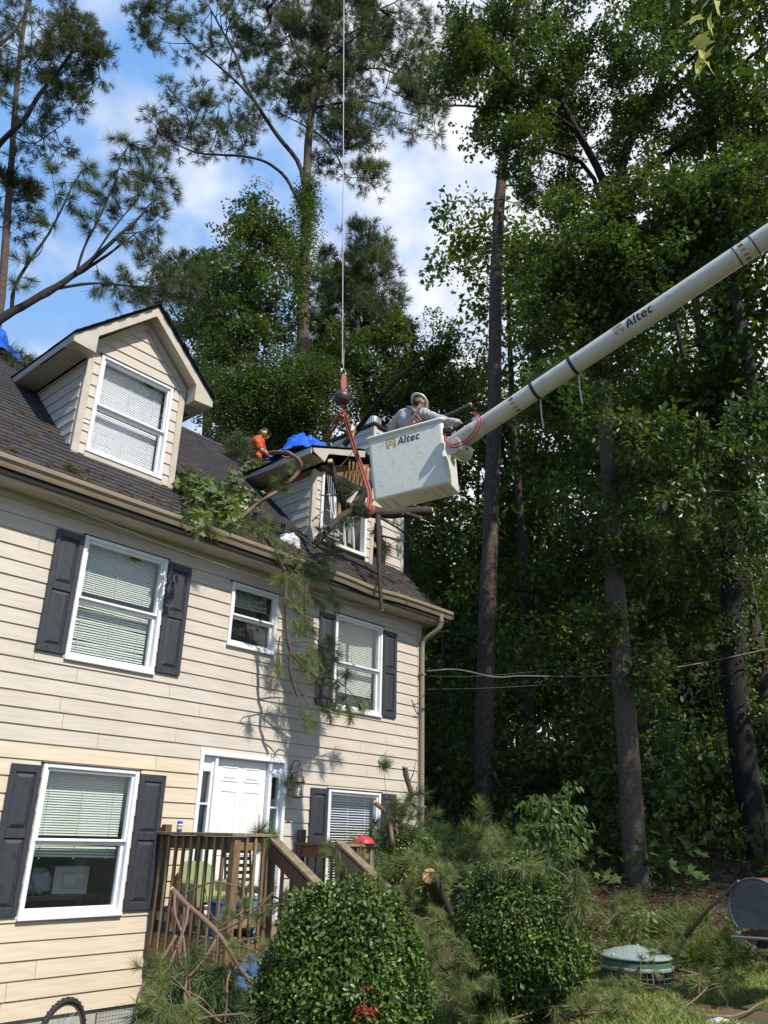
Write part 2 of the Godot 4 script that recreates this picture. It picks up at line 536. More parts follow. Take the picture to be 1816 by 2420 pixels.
func planks(h: Node3D, x_left: float, x_right: float, top: float, courses: int, z: float) -> void:
	var rr := RandomNumberGenerator.new()
	rr.seed = 5
	for k in courses:
		var y0 := top - STEP * k
		var y1 := y0 + STEP + (0.0 if k else -0.012)
		var cuts := []   # pieces of wall left free by the openings
		var xs := [x_left, x_right]
		for o in HOLES:
			if y1 > o[2] and y0 < o[3]: xs.append_array([o[0], o[1]])
		xs.sort()
		for j in xs.size() - 1:
			var a: float = xs[j]; var b: float = xs[j + 1]
			if b - a < 0.01: continue
			var lo := y0; var hi := y1
			var closed := false
			for o in HOLES:
				if (a + b) / 2.0 > o[0] and (a + b) / 2.0 < o[1] and y1 > o[2] and y0 < o[3]:
					if y0 >= o[2] and y1 <= o[3]: closed = true
					elif y0 < o[2]: hi = minf(hi, o[2])
					else: lo = maxf(lo, o[3])
			if not closed and hi - lo > 0.01: cuts.append([a, b, lo, hi])
		for q in cuts:   # boards of 3.66 m butted end to end
			var a: float = q[0]
			while a < q[1] - 0.001:
				var b: float = minf(q[1], a + rr.randf_range(0.9, 3.66))
				if q[1] - b < 0.3: b = q[1]
				var s := lap(a, b - (0.0 if b == q[1] else 0.004), q[2], q[3], z + rr.randf_range(-0.001, 0.001), 0.02, 0.016)
				var tone: String
				if k >= 15 and a < 6.4: tone = ["siding_yellow", "siding_yellow_pale", "siding_yellow"][rr.randi() % 3]
				else: tone = ["siding", "siding_pale", "siding", "siding_grey"][rr.randi() % 4]
				part(h, "plank", s, M[tone])
				a = b


func frame_ring(x0: float, x1: float, y0: float, y1: float, z0: float, z1: float, w: float, r := 0.008) -> Shape:
	var s := Shape.new()
	s.bev(Vector3(x0, y0, z0), Vector3(x0 + w, y1, z1), r)
	s.bev(Vector3(x1 - w, y0, z0), Vector3(x1, y1, z1), r)
	s.bev(Vector3(x0 + w, y1 - w, z0), Vector3(x1 - w, y1, z1 - 0.001), r)
	s.bev(Vector3(x0 + w, y0, z0), Vector3(x1 - w, y0 + w, z1 - 0.001), r)
	return s


# a double-hung window as one part of the house: frame, two sashes, two panes, slats of a blind
func window(h: Node3D, x0: float, x1: float, y0: float, y1: float, z: float, blind: Array, slat_mat: String, tilt := 62.0) -> Node3D:
	var w := Node3D.new()
	w.name = numbered("window", h)
	h.add_child(w, true)
	var my := y0 + (y1 - y0) * 0.49
	part(w, "frame", frame_ring(x0, x1, y0, y1, z - 0.09, z + 0.035, 0.052), M.vinyl)
	var u := Shape.new()
	u.append(frame_ring(x0 + 0.052, x1 - 0.052, my - 0.012, y1 - 0.052, z - 0.055, z + 0.008, 0.03, 0.004))
	part(w, "upper_sash", u, M.vinyl)
	var l := Shape.new()
	l.append(frame_ring(x0 + 0.052, x1 - 0.052, y0 + 0.052, my - 0.014, z - 0.085, z - 0.03, 0.036, 0.004))
	part(w, "lower_sash", l, M.vinyl)
	part(w, "sill", box_shape(Vector3(x0 - 0.005, y0 - 0.02, z - 0.03), Vector3(x1 + 0.005, y0 + 0.012, z + 0.05), 0.006), M.vinyl)
	part(w, "head_flashing", box_shape(Vector3(x0 - 0.03, y1 - 0.004, z - 0.02), Vector3(x1 + 0.03, y1 + 0.008, z + 0.045), 0.002), M.bronze)
	for p in [[my + 0.02, y1 - 0.084, z - 0.022], [y0 + 0.09, my - 0.05, z - 0.06]]:
		part(w, "pane", box_shape(Vector3(x0 + 0.08, p[0], p[2] - 0.003), Vector3(x1 - 0.08, p[1], p[2])), M.glass)
	var rr := RandomNumberGenerator.new()
	rr.seed = int(x0 * 100 + y0 * 10)
	for b in blind:   # from y top to y bottom
		var y: float = b[0]
		var step: float = b[2] if b.size() > 2 else 0.027
		while y > b[1]:
			var s := Shape.new()
			var xf := Transform3D(Basis(Vector3(0, 0, 1), rr.randf_range(-0.004, 0.004) * (b[3] if b.size() > 3 else 1.0)) * Basis(Vector3(1, 0, 0), deg_to_rad(tilt + rr.randf_range(-1.5, 1.5))), Vector3((x0 + x1) / 2, y, z - 0.15))
			s.box(Vector3(-(x1 - x0) / 2 + 0.075, -0.001, -0.0125), Vector3((x1 - x0) / 2 - 0.075, 0.001, 0.0125), xf)
			part(w, "slat", s, M[slat_mat])
			y -= step
		for x in [x0 + 0.2, (x0 + x1) / 2, x1 - 0.2]:
			part(w, "ladder_cord", box_shape(Vector3(x - 0.003, b[1], z - 0.136), Vector3(x + 0.003, b[0] + 0.01, z - 0.133)), M[slat_mat])
	return w


func shutter(h: Node3D, x0: float, x1: float, y0: float, y1: float) -> void:
	var s := Node3D.new()
	s.name = numbered("shutter", h)
	h.add_child(s, true)
	var z := WALL + 0.012
	var my := y0 + (y1 - y0) * 0.53
	var w := 0.062
	var f := Shape.new()
	f.box(Vector3(x0 + 0.003, y0 + 0.003, z), Vector3(x1 - 0.003, y1 - 0.003, z + 0.014))
	f.bev(Vector3(x0, y0, z), Vector3(x0 + w, y1, z + 0.034), 0.006)
	f.bev(Vector3(x1 - w, y0, z), Vector3(x1, y1, z + 0.034), 0.006)
	for y in [[y0, y0 + 0.085], [my - 0.045, my + 0.045], [y1 - 0.085, y1]]:
		f.bev(Vector3(x0 + w, y[0], z), Vector3(x1 - w, y[1], z + 0.033), 0.006)
	part(s, "shutter_frame", f, M.shutter)
	for y in [[y0 + 0.085, my - 0.045], [my + 0.045, y1 - 0.085]]:   # raised panels with sloping borders
		var p := Shape.new()
		var a := Vector3(x0 + w + 0.012, y[0] + 0.012, z + 0.015)
		var b := Vector3(x1 - w - 0.012, y[1] - 0.012, z + 0.032)
		var e := 0.035
		var m := (a + b) / 2 - Vector3(0, 0, 0.02)
		var o := [Vector3(a.x, a.y, a.z), Vector3(b.x, a.y, a.z), Vector3(b.x, b.y, a.z), Vector3(a.x, b.y, a.z)]
		var i := [Vector3(a.x + e, a.y + e, b.z), Vector3(b.x - e, a.y + e, b.z), Vector3(b.x - e, b.y - e, b.z), Vector3(a.x + e, b.y - e, b.z)]
		p.quad_from(i[0], i[1], i[2], i[3], m)
		for k in 4: p.quad_from(o[k], o[(k + 1) % 4], i[(k + 1) % 4], i[k], m)
		part(s, "panel", p, M.shutter)


func build_house() -> void:
	var h := thing("house", "beige lap-sided house with black shutters, brown shingle roof and two dormers", "house")
	planks(h, -1.0, 11.0, 5.094, 30, WALL)
	# shell behind the boards, with the openings left free
	var shell := Shape.new()
	var xs := [-1.0, 4.432, 5.655, 6.51, 8.03, 8.873, 10.057, 11.07]
	for o in HOLES:
		shell.append(frame_ring(o[0] - 0.02, o[1] + 0.02, o[2] - 0.02, o[3] + 0.02, WALL - 0.14, WALL - 0.021, 0.03, 0.001))
	var cut := [[-1.0, 4.42, -0.6, 5.33], [5.665, 6.5, -0.6, 5.33], [8.04, 8.863, -0.6, 5.33], [10.067, 11.05, -0.6, 5.33],
		[4.42, 5.665, -0.6, 0.845], [4.42, 5.665, 2.415, 3.563], [4.42, 5.665, 5.11, 5.33], [6.5, 8.04, -0.6, 0.63], [6.5, 8.04, 2.73, 4.155], [6.5, 8.04, 5.085, 5.33], [6.5, 6.745, 4.155, 5.085], [7.646, 8.04, 4.155, 5.085],
		[8.863, 10.067, -0.6, 0.845], [8.863, 10.067, 2.395, 3.55], [8.863, 10.067, 5.08, 5.33]]
	for c in cut: shell.box(Vector3(c[0], c[2], WALL - 0.14), Vector3(c[1], c[3], WALL - 0.0215))
	shell.box(Vector3(10.93, -0.6, -15.6), Vector3(11.05, 5.4, WALL - 0.142))
	shell.box(Vector3(-1.0, -0.6, -15.6), Vector3(-0.88, 5.4, WALL - 0.142))
	shell.box(Vector3(-0.878, -0.6, -15.6), Vector3(10.928, 5.4, -15.5))
	part(h, "wall_sheathing", shell, M.inside_pale)
	var rooms := Shape.new()
	rooms.box(Vector3(-0.87, -0.35, -15.49), Vector3(10.92, 0.62, WALL - 0.15))
	rooms.box(Vector3(-0.87, 2.95, -15.49), Vector3(10.92, 3.15, WALL - 0.15))
	rooms.box(Vector3(-0.87, 5.42, -15.49), Vector3(10.92, 5.5, WALL - 0.3))
	rooms.box(Vector3(-0.87, 0.621, -12.3), Vector3(10.92, 2.949, -12.2))
	rooms.box(Vector3(-0.87, 3.151, -12.3), Vector3(10.92, 5.419, -12.2))
	for x in [3.2, 6.3, 8.2]:
		rooms.box(Vector3(x - 0.05, 0.621, -12.19), Vector3(x + 0.05, 2.949, -9.06))
		rooms.box(Vector3(x - 0.05, 3.151, -12.19), Vector3(x + 0.05, 5.419, -9.06))
	part(h, "inner_wall", rooms, M.inside)
	# gable end boards at the right
	for k in 46:
		var y0 := 5.094 - STEP * (k - 16)
		var zf: float = WALL - 0.03 if y0 < 5.0 else minf(WALL - 0.03, -8.55 - (y0 + STEP - 5.4) / 0.97)
		var zb: float = -15.6 if y0 < 5.0 else maxf(-15.6, -15.85 + (y0 + STEP - 5.4) / 0.97)
		if zf - zb < 0.2: continue
		var s := Shape.new()
		s.hexa([Vector3(11.05, y0, zb), Vector3(11.07, y0, zb), Vector3(11.07, y0, zf), Vector3(11.05, y0, zf), Vector3(11.05, y0 + STEP, zb), Vector3(11.055, y0 + STEP, zb), Vector3(11.055, y0 + STEP, zf), Vector3(11.05, y0 + STEP, zf)])
		part(h, "gable_plank", s, M.siding)
	var corner := Shape.new()
	corner.bev(Vector3(10.985, -0.06, WALL - 0.03), Vector3(11.075, 5.33, WALL + 0.024), 0.005)
	part(h, "corner_board", corner, M.trim)
	part(h, "frieze_board", box_shape(Vector3(-1, 5.26, WALL - 0.02), Vector3(11.0, 5.345, WALL + 0.022), 0.005), M.trim)
	part(h, "foundation", box_shape(Vector3(-1.0, -0.8, WALL - 0.2), Vector3(11.05, -0.062, WALL - 0.03)), M.foundation)
	# crawl-space vent
	var vent := Node3D.new()
	vent.name = "crawl_vent"
	h.add_child(vent)
	part(vent, "vent_frame", frame_ring(5.52, 6.0, -0.27, -0.07, WALL - 0.06, WALL - 0.012, 0.02, 0.003), M.galv)
	part(vent, "painted_vent_shade", box_shape(Vector3(5.53, -0.26, WALL - 0.029), Vector3(5.99, -0.08, WALL - 0.026)), M.bark_dark)  # solid dark sheet: the shade of the vent opening as colour
	for k in 12: part(vent, "wire", box_shape(Vector3(5.54 + k * 0.038, -0.26, WALL - 0.024), Vector3(5.544 + k * 0.038, -0.08, WALL - 0.02)), M.galv)
	for k in 4: part(vent, "wire", box_shape(Vector3(5.54, -0.235 + k * 0.038, WALL - 0.0255), Vector3(5.98, -0.231 + k * 0.038, WALL - 0.0215)), M.galv)
	# windows and shutters
	var o: Array = HOLES[0]
	var a := window(h, o[0], o[1], o[2], o[3], WALL, [[2.32, 1.66], [1.6, 1.42, 0.03, 4.0]], "slat")
	a.set_meta("label", "lower left window with half-raised blind")
	o = HOLES[1]
	window(h, o[0], o[1], o[2], o[3], WALL, [[5.02, 4.44], [4.34, 3.68, 0.03, 6.0]], "slat")
	o = HOLES[2]
	window(h, o[0], o[1], o[2], o[3], WALL, [[5.0, 4.78, 0.03, 9.0]], "slat")
	o = HOLES[3]
	window(h, o[0], o[1], o[2], o[3], WALL, [[5.0, 4.36], [4.28, 3.86]], "slat")
	o = HOLES[4]
	window(h, o[0], o[1], o[2], o[3], WALL, [[2.3, 1.0, 0.036, 2.0]], "slat_white", 25.0)
	for q in [[4.07, 4.415, 0.88, 2.37], [5.66, 6.02, 0.88, 2.37], [4.085, 4.437, 3.6, 5.07], [5.674, 6.034, 3.6, 5.07], [8.51, 8.86, 3.57, 5.02], [10.03, 10.38, 3.57, 5.02], [8.513, 8.868, 0.88, 2.375], [10.066, 10.42, 0.88, 2.375]]:
		shutter(h, q[0], q[1], q[2], q[3])
	entrance(h)
	main_roof(h)
	dormer_left(h)
	dormer_right(h)
	chimney(h)


func entrance(h: Node3D) -> void:
	var x0 := 6.51; var x1 := 8.03; var y0 := 0.64; var y1 := 2.7235
	var z := WALL
	var f := Shape.new()
	f.bev(Vector3(x0, y0, z - 0.12), Vector3(x0 + 0.06, y1, z + 0.035), 0.008)
	f.bev(Vector3(x1 - 0.06, y0, z - 0.12), Vector3(x1, y1, z + 0.035), 0.008)
	f.bev(Vector3(x0 + 0.06, y1 - 0.06, z - 0.12), Vector3(x1 - 0.06, y1, z + 0.034), 0.008)
	for x in [6.775, 7.72]: f.bev(Vector3(x, y0, z - 0.12), Vector3(x + 0.05, y1 - 0.06, z + 0.005), 0.006)
	part(h, "door_frame", f, M.vinyl)
	var d := Node3D.new()
	d.name = "front_door"
	h.add_child(d)
	part(d, "door_leaf", box_shape(Vector3(6.83, y0 + 0.03, z - 0.11), Vector3(7.715, y1 - 0.065, z - 0.065), 0.004), M.door)
	for c in [[6.94, 7.22], [7.325, 7.605]]:
		for r in [[2.37, 2.56], [1.62, 2.26], [0.86, 1.48]]:
			var p := Shape.new()
			var q := z - 0.065
			p.append(frame_ring(c[0], c[1], r[0], r[1], q - 0.002, q + 0.009, 0.02, 0.008))
			p.bev(Vector3(c[0] + 0.045, r[0] + 0.045, q - 0.002), Vector3(c[1] - 0.045, r[1] - 0.045, q + 0.008), 0.008)
			part(d, "door_panel", p, M.door)
	var knob := Shape.new()
	knob.lathe([Vector2(0.03, 0), Vector2(0.03, 0.006), Vector2(0.011, 0.01), Vector2(0.011, 0.035), Vector2(0.027, 0.045), Vector2(0.03, 0.06), Vector2(0.02, 0.072), Vector2(0.0, 0.075)], 14, Transform3D(Basis(Vector3(1, 0, 0), PI / 2), Vector3(7.66, 1.58, z - 0.065)))
	part(d, "knob", knob, M.steel)
	for s in [[6.57, 6.775], [7.77, 7.97]]:
		var g := Node3D.new()
		g.name = numbered("sidelight", h)
		h.add_child(g)
		var body := Shape.new()
		body.append(frame_ring(s[0], s[1], y0 + 0.02, y1 - 0.06, z - 0.1, z - 0.03, 0.036, 0.004))
		body.box(Vector3(s[0] + 0.036, 2.5, z - 0.09), Vector3(s[1] - 0.036, 2.63, z - 0.045))
		for y in [2.47, 2.06, 1.65, 1.24, 0.84]: body.bev(Vector3(s[0] + 0.036, y, z - 0.085), Vector3(s[1] - 0.036, y + 0.025, z - 0.032), 0.004)
		body.box(Vector3(s[0] + 0.036, 0.69, z - 0.09), Vector3(s[1] - 0.036, 0.84, z - 0.045))
		part(g, "sidelight_frame", body, M.vinyl)
		for y in [2.085, 1.675, 1.265, 0.865]: part(g, "pane", box_shape(Vector3(s[0] + 0.03, y, z - 0.06), Vector3(s[1] - 0.03, y + 0.385, z - 0.057)), M.glass)


func main_roof(h: Node3D) -> void:
	var x0 := -1.2; var x1 := 11.36
	var r := Vector2(-12.21, roof_y(-12.21))   # the ridge
	var s := Shape.new()
	var e := 0.06
	s.slab([Vector2(8.5, roof_y(-8.5) - 0.012), Vector2(-r.x, r.y - 0.012), Vector2(-r.x, r.y - 0.16), Vector2(8.5, roof_y(-8.5) - 0.14)], x1 - x0, Transform3D(Basis(Vector3(0, 0, -1), Vector3(0, 1, 0), Vector3(1, 0, 0)), Vector3(x1, 0, 0)))
	var back := -2 * r.x - 8.5
	s.slab([Vector2(-r.x, r.y - 0.012), Vector2(back, roof_y(-8.5) - 0.012), Vector2(back, roof_y(-8.5) - 0.14), Vector2(-r.x, r.y - 0.16)], x1 - x0, Transform3D(Basis(Vector3(0, 0, -1), Vector3(0, 1, 0), Vector3(1, 0, 0)), Vector3(x1, 0, 0)))
	part(h, "roof", s, M.felt)
	# shingle tabs: the 300 nearest ones as parts, the rest of the slope in one
	var rr := RandomNumberGenerator.new()
	rr.seed = 77
	var slope := Vector3(0, 0.97, -1).normalized()
	var out := Vector3(0, 1, 0.97).normalized()
	var basis := Basis(Vector3(1, 0, 0), slope, out)
	var tab := 0.305
	var show := 0.138
	var tabs := []
	for v in 3:
		var t := Shape.new()
		var w := tab - 0.007
		t.hexa([Vector3(0, 0, -0.003), Vector3(w, 0, -0.003), Vector3(w, 0.002 * v, 0.009 + 0.001 * v), Vector3(0, 0, 0.009), Vector3(0, show + 0.02, -0.005), Vector3(w, show + 0.02, -0.005), Vector3(w, show + 0.02, 0.0), Vector3(0, show + 0.02, 0.0)])
		tabs.append(t)
	var meshes := tabs.map(func(t): return t.mesh())
	var rest := []
	for k in 5: rest.append(Shape.new())
	var spots := []
	var rows := int(5.2 / show)
	for row in rows:
		var shift := fmod(row * 0.5, 1.0) * tab + rr.randf_range(-0.006, 0.006)
		for col in int((x1 - x0) / tab) + 1:
			var x := x0 - tab + shift + col * tab
			if x < x0 - 0.03 or x + tab > x1 + 0.03: continue
			var foot := Vector3(x, roof_y(-8.49), -8.49) + slope * (show * row) + out * 0.001
			if foot.z < -12.18: continue
			if foot.x > 4.28 and foot.x + tab < 5.92 and foot.z < -9.42: continue   # under the dormers
			if foot.x > 8.66 and foot.x + tab < 10.25 and foot.z < -9.42: continue
			spots.append([foot, rr.randi() % 3, rr.randi() % 5, Transform3D(basis * Basis(Vector3(0, 0, 1), rr.randf_range(-0.008, 0.008)), foot)])
	var order := spots.filter(func(q): return q[0].x > 2.2)
	order.sort_custom(func(p, q): return p[0].length_squared() < q[0].length_squared())
	var near := {}
	for k in mini(300, order.size()): near[order[k]] = true
	for q in spots:
		if near.has(q):
			var o := put_mesh(h, "shingle", meshes[q[1]], M["shingle%d" % q[2]])
			o.transform = q[3]
		else:
			rest[q[2]].append(tabs[q[1]], q[3])
	for k in 5:
		var o := part(h, "roof_shingles", rest[k], M["shingle%d" % k])
		o.set_meta("kind", "stuff")
	for side in [1.0]:   # back slope in long courses
		var b := Shape.new()
		for row in rows:
			var y := roof_y(-8.5) + row * show * slope.y
			var z := -2 * 12.21 + 8.5 - row * show * slope.z
			if z > -12.25: break
			b.hexa([Vector3(x0, y, z - 0.012), Vector3(x1, y, z - 0.012), Vector3(x1, y - 0.02, z), Vector3(x0, y - 0.02, z), Vector3(x0, y + 0.11, z + 0.1), Vector3(x1, y + 0.11, z + 0.1), Vector3(x1, y + 0.1, z + 0.11), Vector3(x0, y + 0.1, z + 0.11)])
		part(h, "rear_shingles", b, M.shingle1).set_meta("kind", "stuff")
	for k in 41:
		var c := Shape.new()
		var x := x0 + k * 0.31
		c.hexa([Vector3(x, r.y - 0.13, r.x + 0.15), Vector3(x + 0.33, r.y - 0.125, r.x + 0.15), Vector3(x + 0.33, r.y + 0.025, r.x), Vector3(x, r.y + 0.015, r.x), Vector3(x, r.y - 0.13, r.x - 0.15), Vector3(x + 0.33, r.y - 0.125, r.x - 0.15), Vector3(x + 0.33, r.y + 0.024, r.x - 0.002), Vector3(x, r.y + 0.014, r.x - 0.002)])
		part(h, "ridge_cap", c, M["shingle%d" % (k % 4)])
	# eave: soffit, fascia, gutter, rake boards
	part(h, "soffit", box_shape(Vector3(x0, 5.345, WALL - 0.1), Vector3(11.3, 5.362, -8.57)), M.trim)
	part(h, "fascia", box_shape(Vector3(x0, 5.33, -8.57), Vector3(11.3, 5.56, -8.545), 0.004), M.trim)
	part(h, "eave_return", box_shape(Vector3(11.08, 5.335, WALL - 0.25), Vector3(11.31, 5.5, -8.575), 0.004), M.trim)
	var rake := Shape.new()
	rake.slab([Vector2(8.56, roof_y(-8.56) - 0.02), Vector2(-r.x, r.y - 0.02), Vector2(-r.x, r.y - 0.22), Vector2(8.56, roof_y(-8.56) - 0.22)], 0.03, Transform3D(Basis(Vector3(0, 0, -1), Vector3(0, 1, 0), Vector3(1, 0, 0)), Vector3(11.34, 0, 0)))
	rake.slab([Vector2(-r.x, r.y - 0.02), Vector2(back, roof_y(-8.5) - 0.02), Vector2(back, roof_y(-8.5) - 0.22), Vector2(-r.x, r.y - 0.22)], 0.03, Transform3D(Basis(Vector3(0, 0, -1), Vector3(0, 1, 0), Vector3(1, 0, 0)), Vector3(11.34, 0, 0)))
	part(h, "rake_board", rake, M.trim)
	# K-style gutter, a little bent where the log hit it
	var g := Shape.new()
	var prof := [Vector2(0.0, 0.0), Vector2(0.0, -0.12), Vector2(0.07, -0.128), Vector2(0.082, -0.1), Vector2(0.09, -0.075), Vector2(0.108, -0.052), Vector2(0.12, -0.04), Vector2(0.123, -0.004), Vector2(0.123, 0.01), Vector2(0.112, 0.012), Vector2(0.112, 0.004), Vector2(0.116, -0.036), Vector2(0.102, -0.05), Vector2(0.084, -0.075), Vector2(0.066, -0.12), Vector2(0.005, -0.112), Vector2(0.005, 0.0)]
	var rows_x := 60
	for j in prof.size():
		var p: Vector2 = prof[j]; var q: Vector2 = prof[(j + 1) % prof.size()]
		for k in rows_x:
			var xa := lerpf(x0, 11.44, float(k) / rows_x); var xb := lerpf(x0, 11.44, float(k + 1) / rows_x)
			var da := Vector3(0, -0.05, 0.03) * exp(-pow((xa - 9.3) / 0.5, 2)); var db := Vector3(0, -0.05, 0.03) * exp(-pow((xb - 9.3) / 0.5, 2))
			g.quad(Vector3(xa, 5.555 + p.y, -8.545 + p.x) + da, Vector3(xb, 5.555 + p.y, -8.545 + p.x) + db, Vector3(xb, 5.555 + q.y, -8.545 + q.x) + db, Vector3(xa, 5.555 + q.y, -8.545 + q.x) + da)
	for x in [x0, 11.437]: g.box(Vector3(x, 5.43, -8.545), Vector3(x + 0.004, 5.556, -8.425))
	part(h, "gutter", g, M.gutter)
	var d := Shape.new()
	d.tube([Vector3(11.13, 5.46, -8.475), Vector3(11.13, 5.36, -8.475), Vector3(11.125, 5.25, -8.49), Vector3(11.11, 5.17, -8.56), Vector3(11.06, 5.06, -8.76), Vector3(11.04, 4.99, -8.815), Vector3(11.035, 4.9, -8.83), Vector3(11.035, 2.5, -8.83), Vector3(11.035, -0.02, -8.83)], 0.043, 10)
	for k in 9: d.tube([Vector3(11.13, 5.345 - k * 0.018, -8.476 - k * k * 0.001), Vector3(11.129, 5.338 - k * 0.018, -8.477 - k * k * 0.001)], 0.048, 10)
	part(h, "downspout", d, M.gutter)
	for y in [4.4, 2.2]: part(h, "downspout_strap", box_shape(Vector3(10.98, y, -8.875), Vector3(11.09, y + 0.025, -8.78), 0.003), M.gutter)
	var wire := Shape.new()
	var pts := []
	for k in 25:
		var t := k / 24.0
		pts.append(Vector3(lerpf(3.55, 9.9, t), lerpf(5.33, 5.33, t) - 0.16 * 4 * t * (1 - t), lerpf(-8.66, -8.8, t) + 0.06 * sin(t * PI)))
	wire.tube(pts, 0.006, 5)
	part(h, "loose_wire", wire, M.siding_pale)


# the sound dormer at the left
func dormer_left(h: Node3D) -> void:
	var d := Node3D.new()
	d.name = "dormer"
	d.set_meta("label", "undamaged left dormer with white blinds")
	h.add_child(d)
	dormer_face(d, 4.289, 5.9, -9.4, 6.36, 1.0, Vector4(4.482, 5.68, 6.44, 7.95), 9.0)
	dormer_side(d, 4.289, -9.4, 7.78, 1.0)
	dormer_side(d, 5.9, -9.4, 7.78, -1.0)
	window(h, 4.482, 5.68, 6.44, 7.95, -9.4, [[7.87, 7.22, 0.026], [7.14, 6.55, 0.026, 2.0]], "slat_white", 72.0)
	# roof: two slopes of 12 in 12 running back into the main roof
	for s: float in [-1.0, 1.0]:
		var ex: float = 5.095 + s * 1.15   # eave
		var ey := 7.945
		var zb_e := -8.55 - (ey - 5.55) / 0.97
		var zb_r := -8.55 - (9.04 - 5.55) / 0.97
		dormer_slope(d, Vector3(ex, ey, -9.13), Vector3(5.095, 9.04, -9.13), Vector3(5.095, 9.04, maxf(zb_r, -12.1)), Vector3(ex, ey, zb_e))
		# rake board, boxed return, eave fascia, soffit
		var board := Shape.new()
		board.slab([Vector2(5.095, 9.0), Vector2(ex, ey - 0.03), Vector2(ex, ey - 0.15), Vector2(ex - s * 0.33, ey - 0.17), Vector2(ex - s * 0.33, ey + 0.1), Vector2(5.095, 8.835)], 0.028, Transform3D(Basis.IDENTITY, Vector3(0, 0, -9.15)))
		part(d, "rake_board", board, M.trim)
		var ret := Shape.new()
		ret.slab([Vector2(ex - s * 0.01, ey - 0.05), Vector2(ex - s * 0.01, ey - 0.15), Vector2(ex - s * 0.328, ey - 0.168), Vector2(ex - s * 0.328, ey + 0.1)], 0.218, Transform3D(Basis.IDENTITY, Vector3(0, 0, -9.18)))
		part(d, "boxed_return", ret, M.trim)
		var fx0 := minf(ex, ex - s * 0.025); var fx1 := maxf(ex, ex - s * 0.025)
		part(d, "eave_fascia", box_shape(Vector3(fx0, ey - 0.15, zb_e), Vector3(fx1, ey - 0.02, -9.18), 0.003), M.trim)
		part(d, "eave_soffit", box_shape(Vector3(minf(ex, ex - s * 0.32), ey - 0.15, zb_e + 0.1), Vector3(maxf(ex, ex - s * 0.32) , ey - 0.135, -9.4)), M.trim)
		part(d, "soffit_vent", box_shape(Vector3(ex - s * 0.16 - 0.07, ey - 0.156, -9.9), Vector3(ex - s * 0.16 + 0.07, ey - 0.149, -9.62)), M.siding_grey if s < 0 else M.rust)
		var under := Shape.new()   # sloping soffit behind the rake
		under.quad(Vector3(5.095, 8.86, -9.18), Vector3(ex - s * 0.31, ey + 0.11, -9.18), Vector3(ex - s * 0.31, ey + 0.11, -9.4), Vector3(5.095, 8.86, -9.4))
		part(d, "rake_soffit", under, M.trim)
	part(d, "drip_edge", box_shape(Vector3(3.94, 7.93, -9.17), Vector3(3.955, 7.95, -9.12)), M.felt)
	part(d, "sill_board", box_shape(Vector3(4.47, 6.345, -9.41), Vector3(5.7, 6.42, -9.365), 0.004), M.trim)
	part(d, "bare_patch", box_shape(Vector3(4.385, 6.83, -9.39), Vector3(4.476, 6.87, -9.3795)), M.vinyl)


func dormer_face(d: Node3D, x0: float, x1: float, z: float, y0: float, pitch: float, win: Vector4, peak: float) -> void:
	var mid := (x0 + x1) / 2
	var top := peak - 0.2
	var rr := RandomNumberGenerator.new()
	rr.seed = 31
	var y := y0
	var k := 0
	while y < top:
		var y1 := minf(y + STEP, top)
		var half: float = (x1 - x0) / 2 if y1 < 7.78 else minf((x1 - x0) / 2, (top - y) / pitch)
		var half_top: float = (x1 - x0) / 2 if y1 < 7.78 else minf((x1 - x0) / 2, (top - y1) / pitch)
		var runs := [[mid - half, mid + half, mid - half_top, mid + half_top, y, y1]]
		if y < win.w and y1 > win.z:
			runs = [[mid - half, win.x, mid - half_top, win.x, y, y1], [win.y, mid + half, win.y, mid + half_top, y, y1]]
			if y1 > win.w: runs.append([win.x, win.y, win.x, win.y, win.w, y1])
			if y < win.z: runs.append([win.x, win.y, win.x, win.y, y, win.z])
		for q in runs:
			if q[1] - q[0] < 0.02: continue
			var s := Shape.new()
			s.hexa([Vector3(q[0], q[4], z - 0.02), Vector3(q[1], q[4], z - 0.02), Vector3(q[1], q[4], z + 0.015), Vector3(q[0], q[4], z + 0.015), Vector3(q[2], q[5], z - 0.02), Vector3(q[3], q[5], z - 0.02), Vector3(q[3], q[5], z), Vector3(q[2], q[5], z)])
			part(d, "plank", s, M[["siding", "siding_pale", "siding_grey"][rr.randi() % 3]])
		y = y1
		k += 1
	for s: float in [-1.0, 1.0]:
		var ex: float = x0 if s < 0 else x1
		part(d, "corner_board", box_shape(Vector3(minf(ex, ex - s * 0.1), y0 - 0.06 if s < 0 else y0 - 0.1, z - 0.05), Vector3(maxf(ex, ex - s * 0.1), 7.95, z + 0.0235), 0.004), M.trim)
		var band := Shape.new()
		band.slab([Vector2(mid, top + 0.055), Vector2(ex, 8.045), Vector2(ex, 7.9), Vector2(mid, top - 0.09)], 0.03, Transform3D(Basis.IDENTITY, Vector3(0, 0, z + 0.026)))
		part(d, "gable_trim", band, M.trim)


func dormer_side(d: Node3D, x: float, z: float, top: float, s: float) -> void:   # a side wall running back into the roof
	var y := 6.3
	while y < top:
		var y1 := minf(y + STEP, top)
		var zb := -8.55 - (y - 5.55) / 0.97 - 0.1
		var zt := -8.55 - (y1 - 5.55) / 0.97 - 0.1
		if zb < z - 0.02:
			var q := Shape.new()
			q.hexa([Vector3(x - s * 0.014, y, z - 0.05), Vector3(x + s * 0.02, y, z - 0.05), Vector3(x + s * 0.02, y, zb), Vector3(x - s * 0.014, y, zb), Vector3(x, y1, z - 0.05), Vector3(x + s * 0.02, y1, z - 0.05), Vector3(x + s * 0.02, y1, zt), Vector3(x, y1, zt)])
			part(d, "side_plank", q, M.siding_grey)
		y = y1


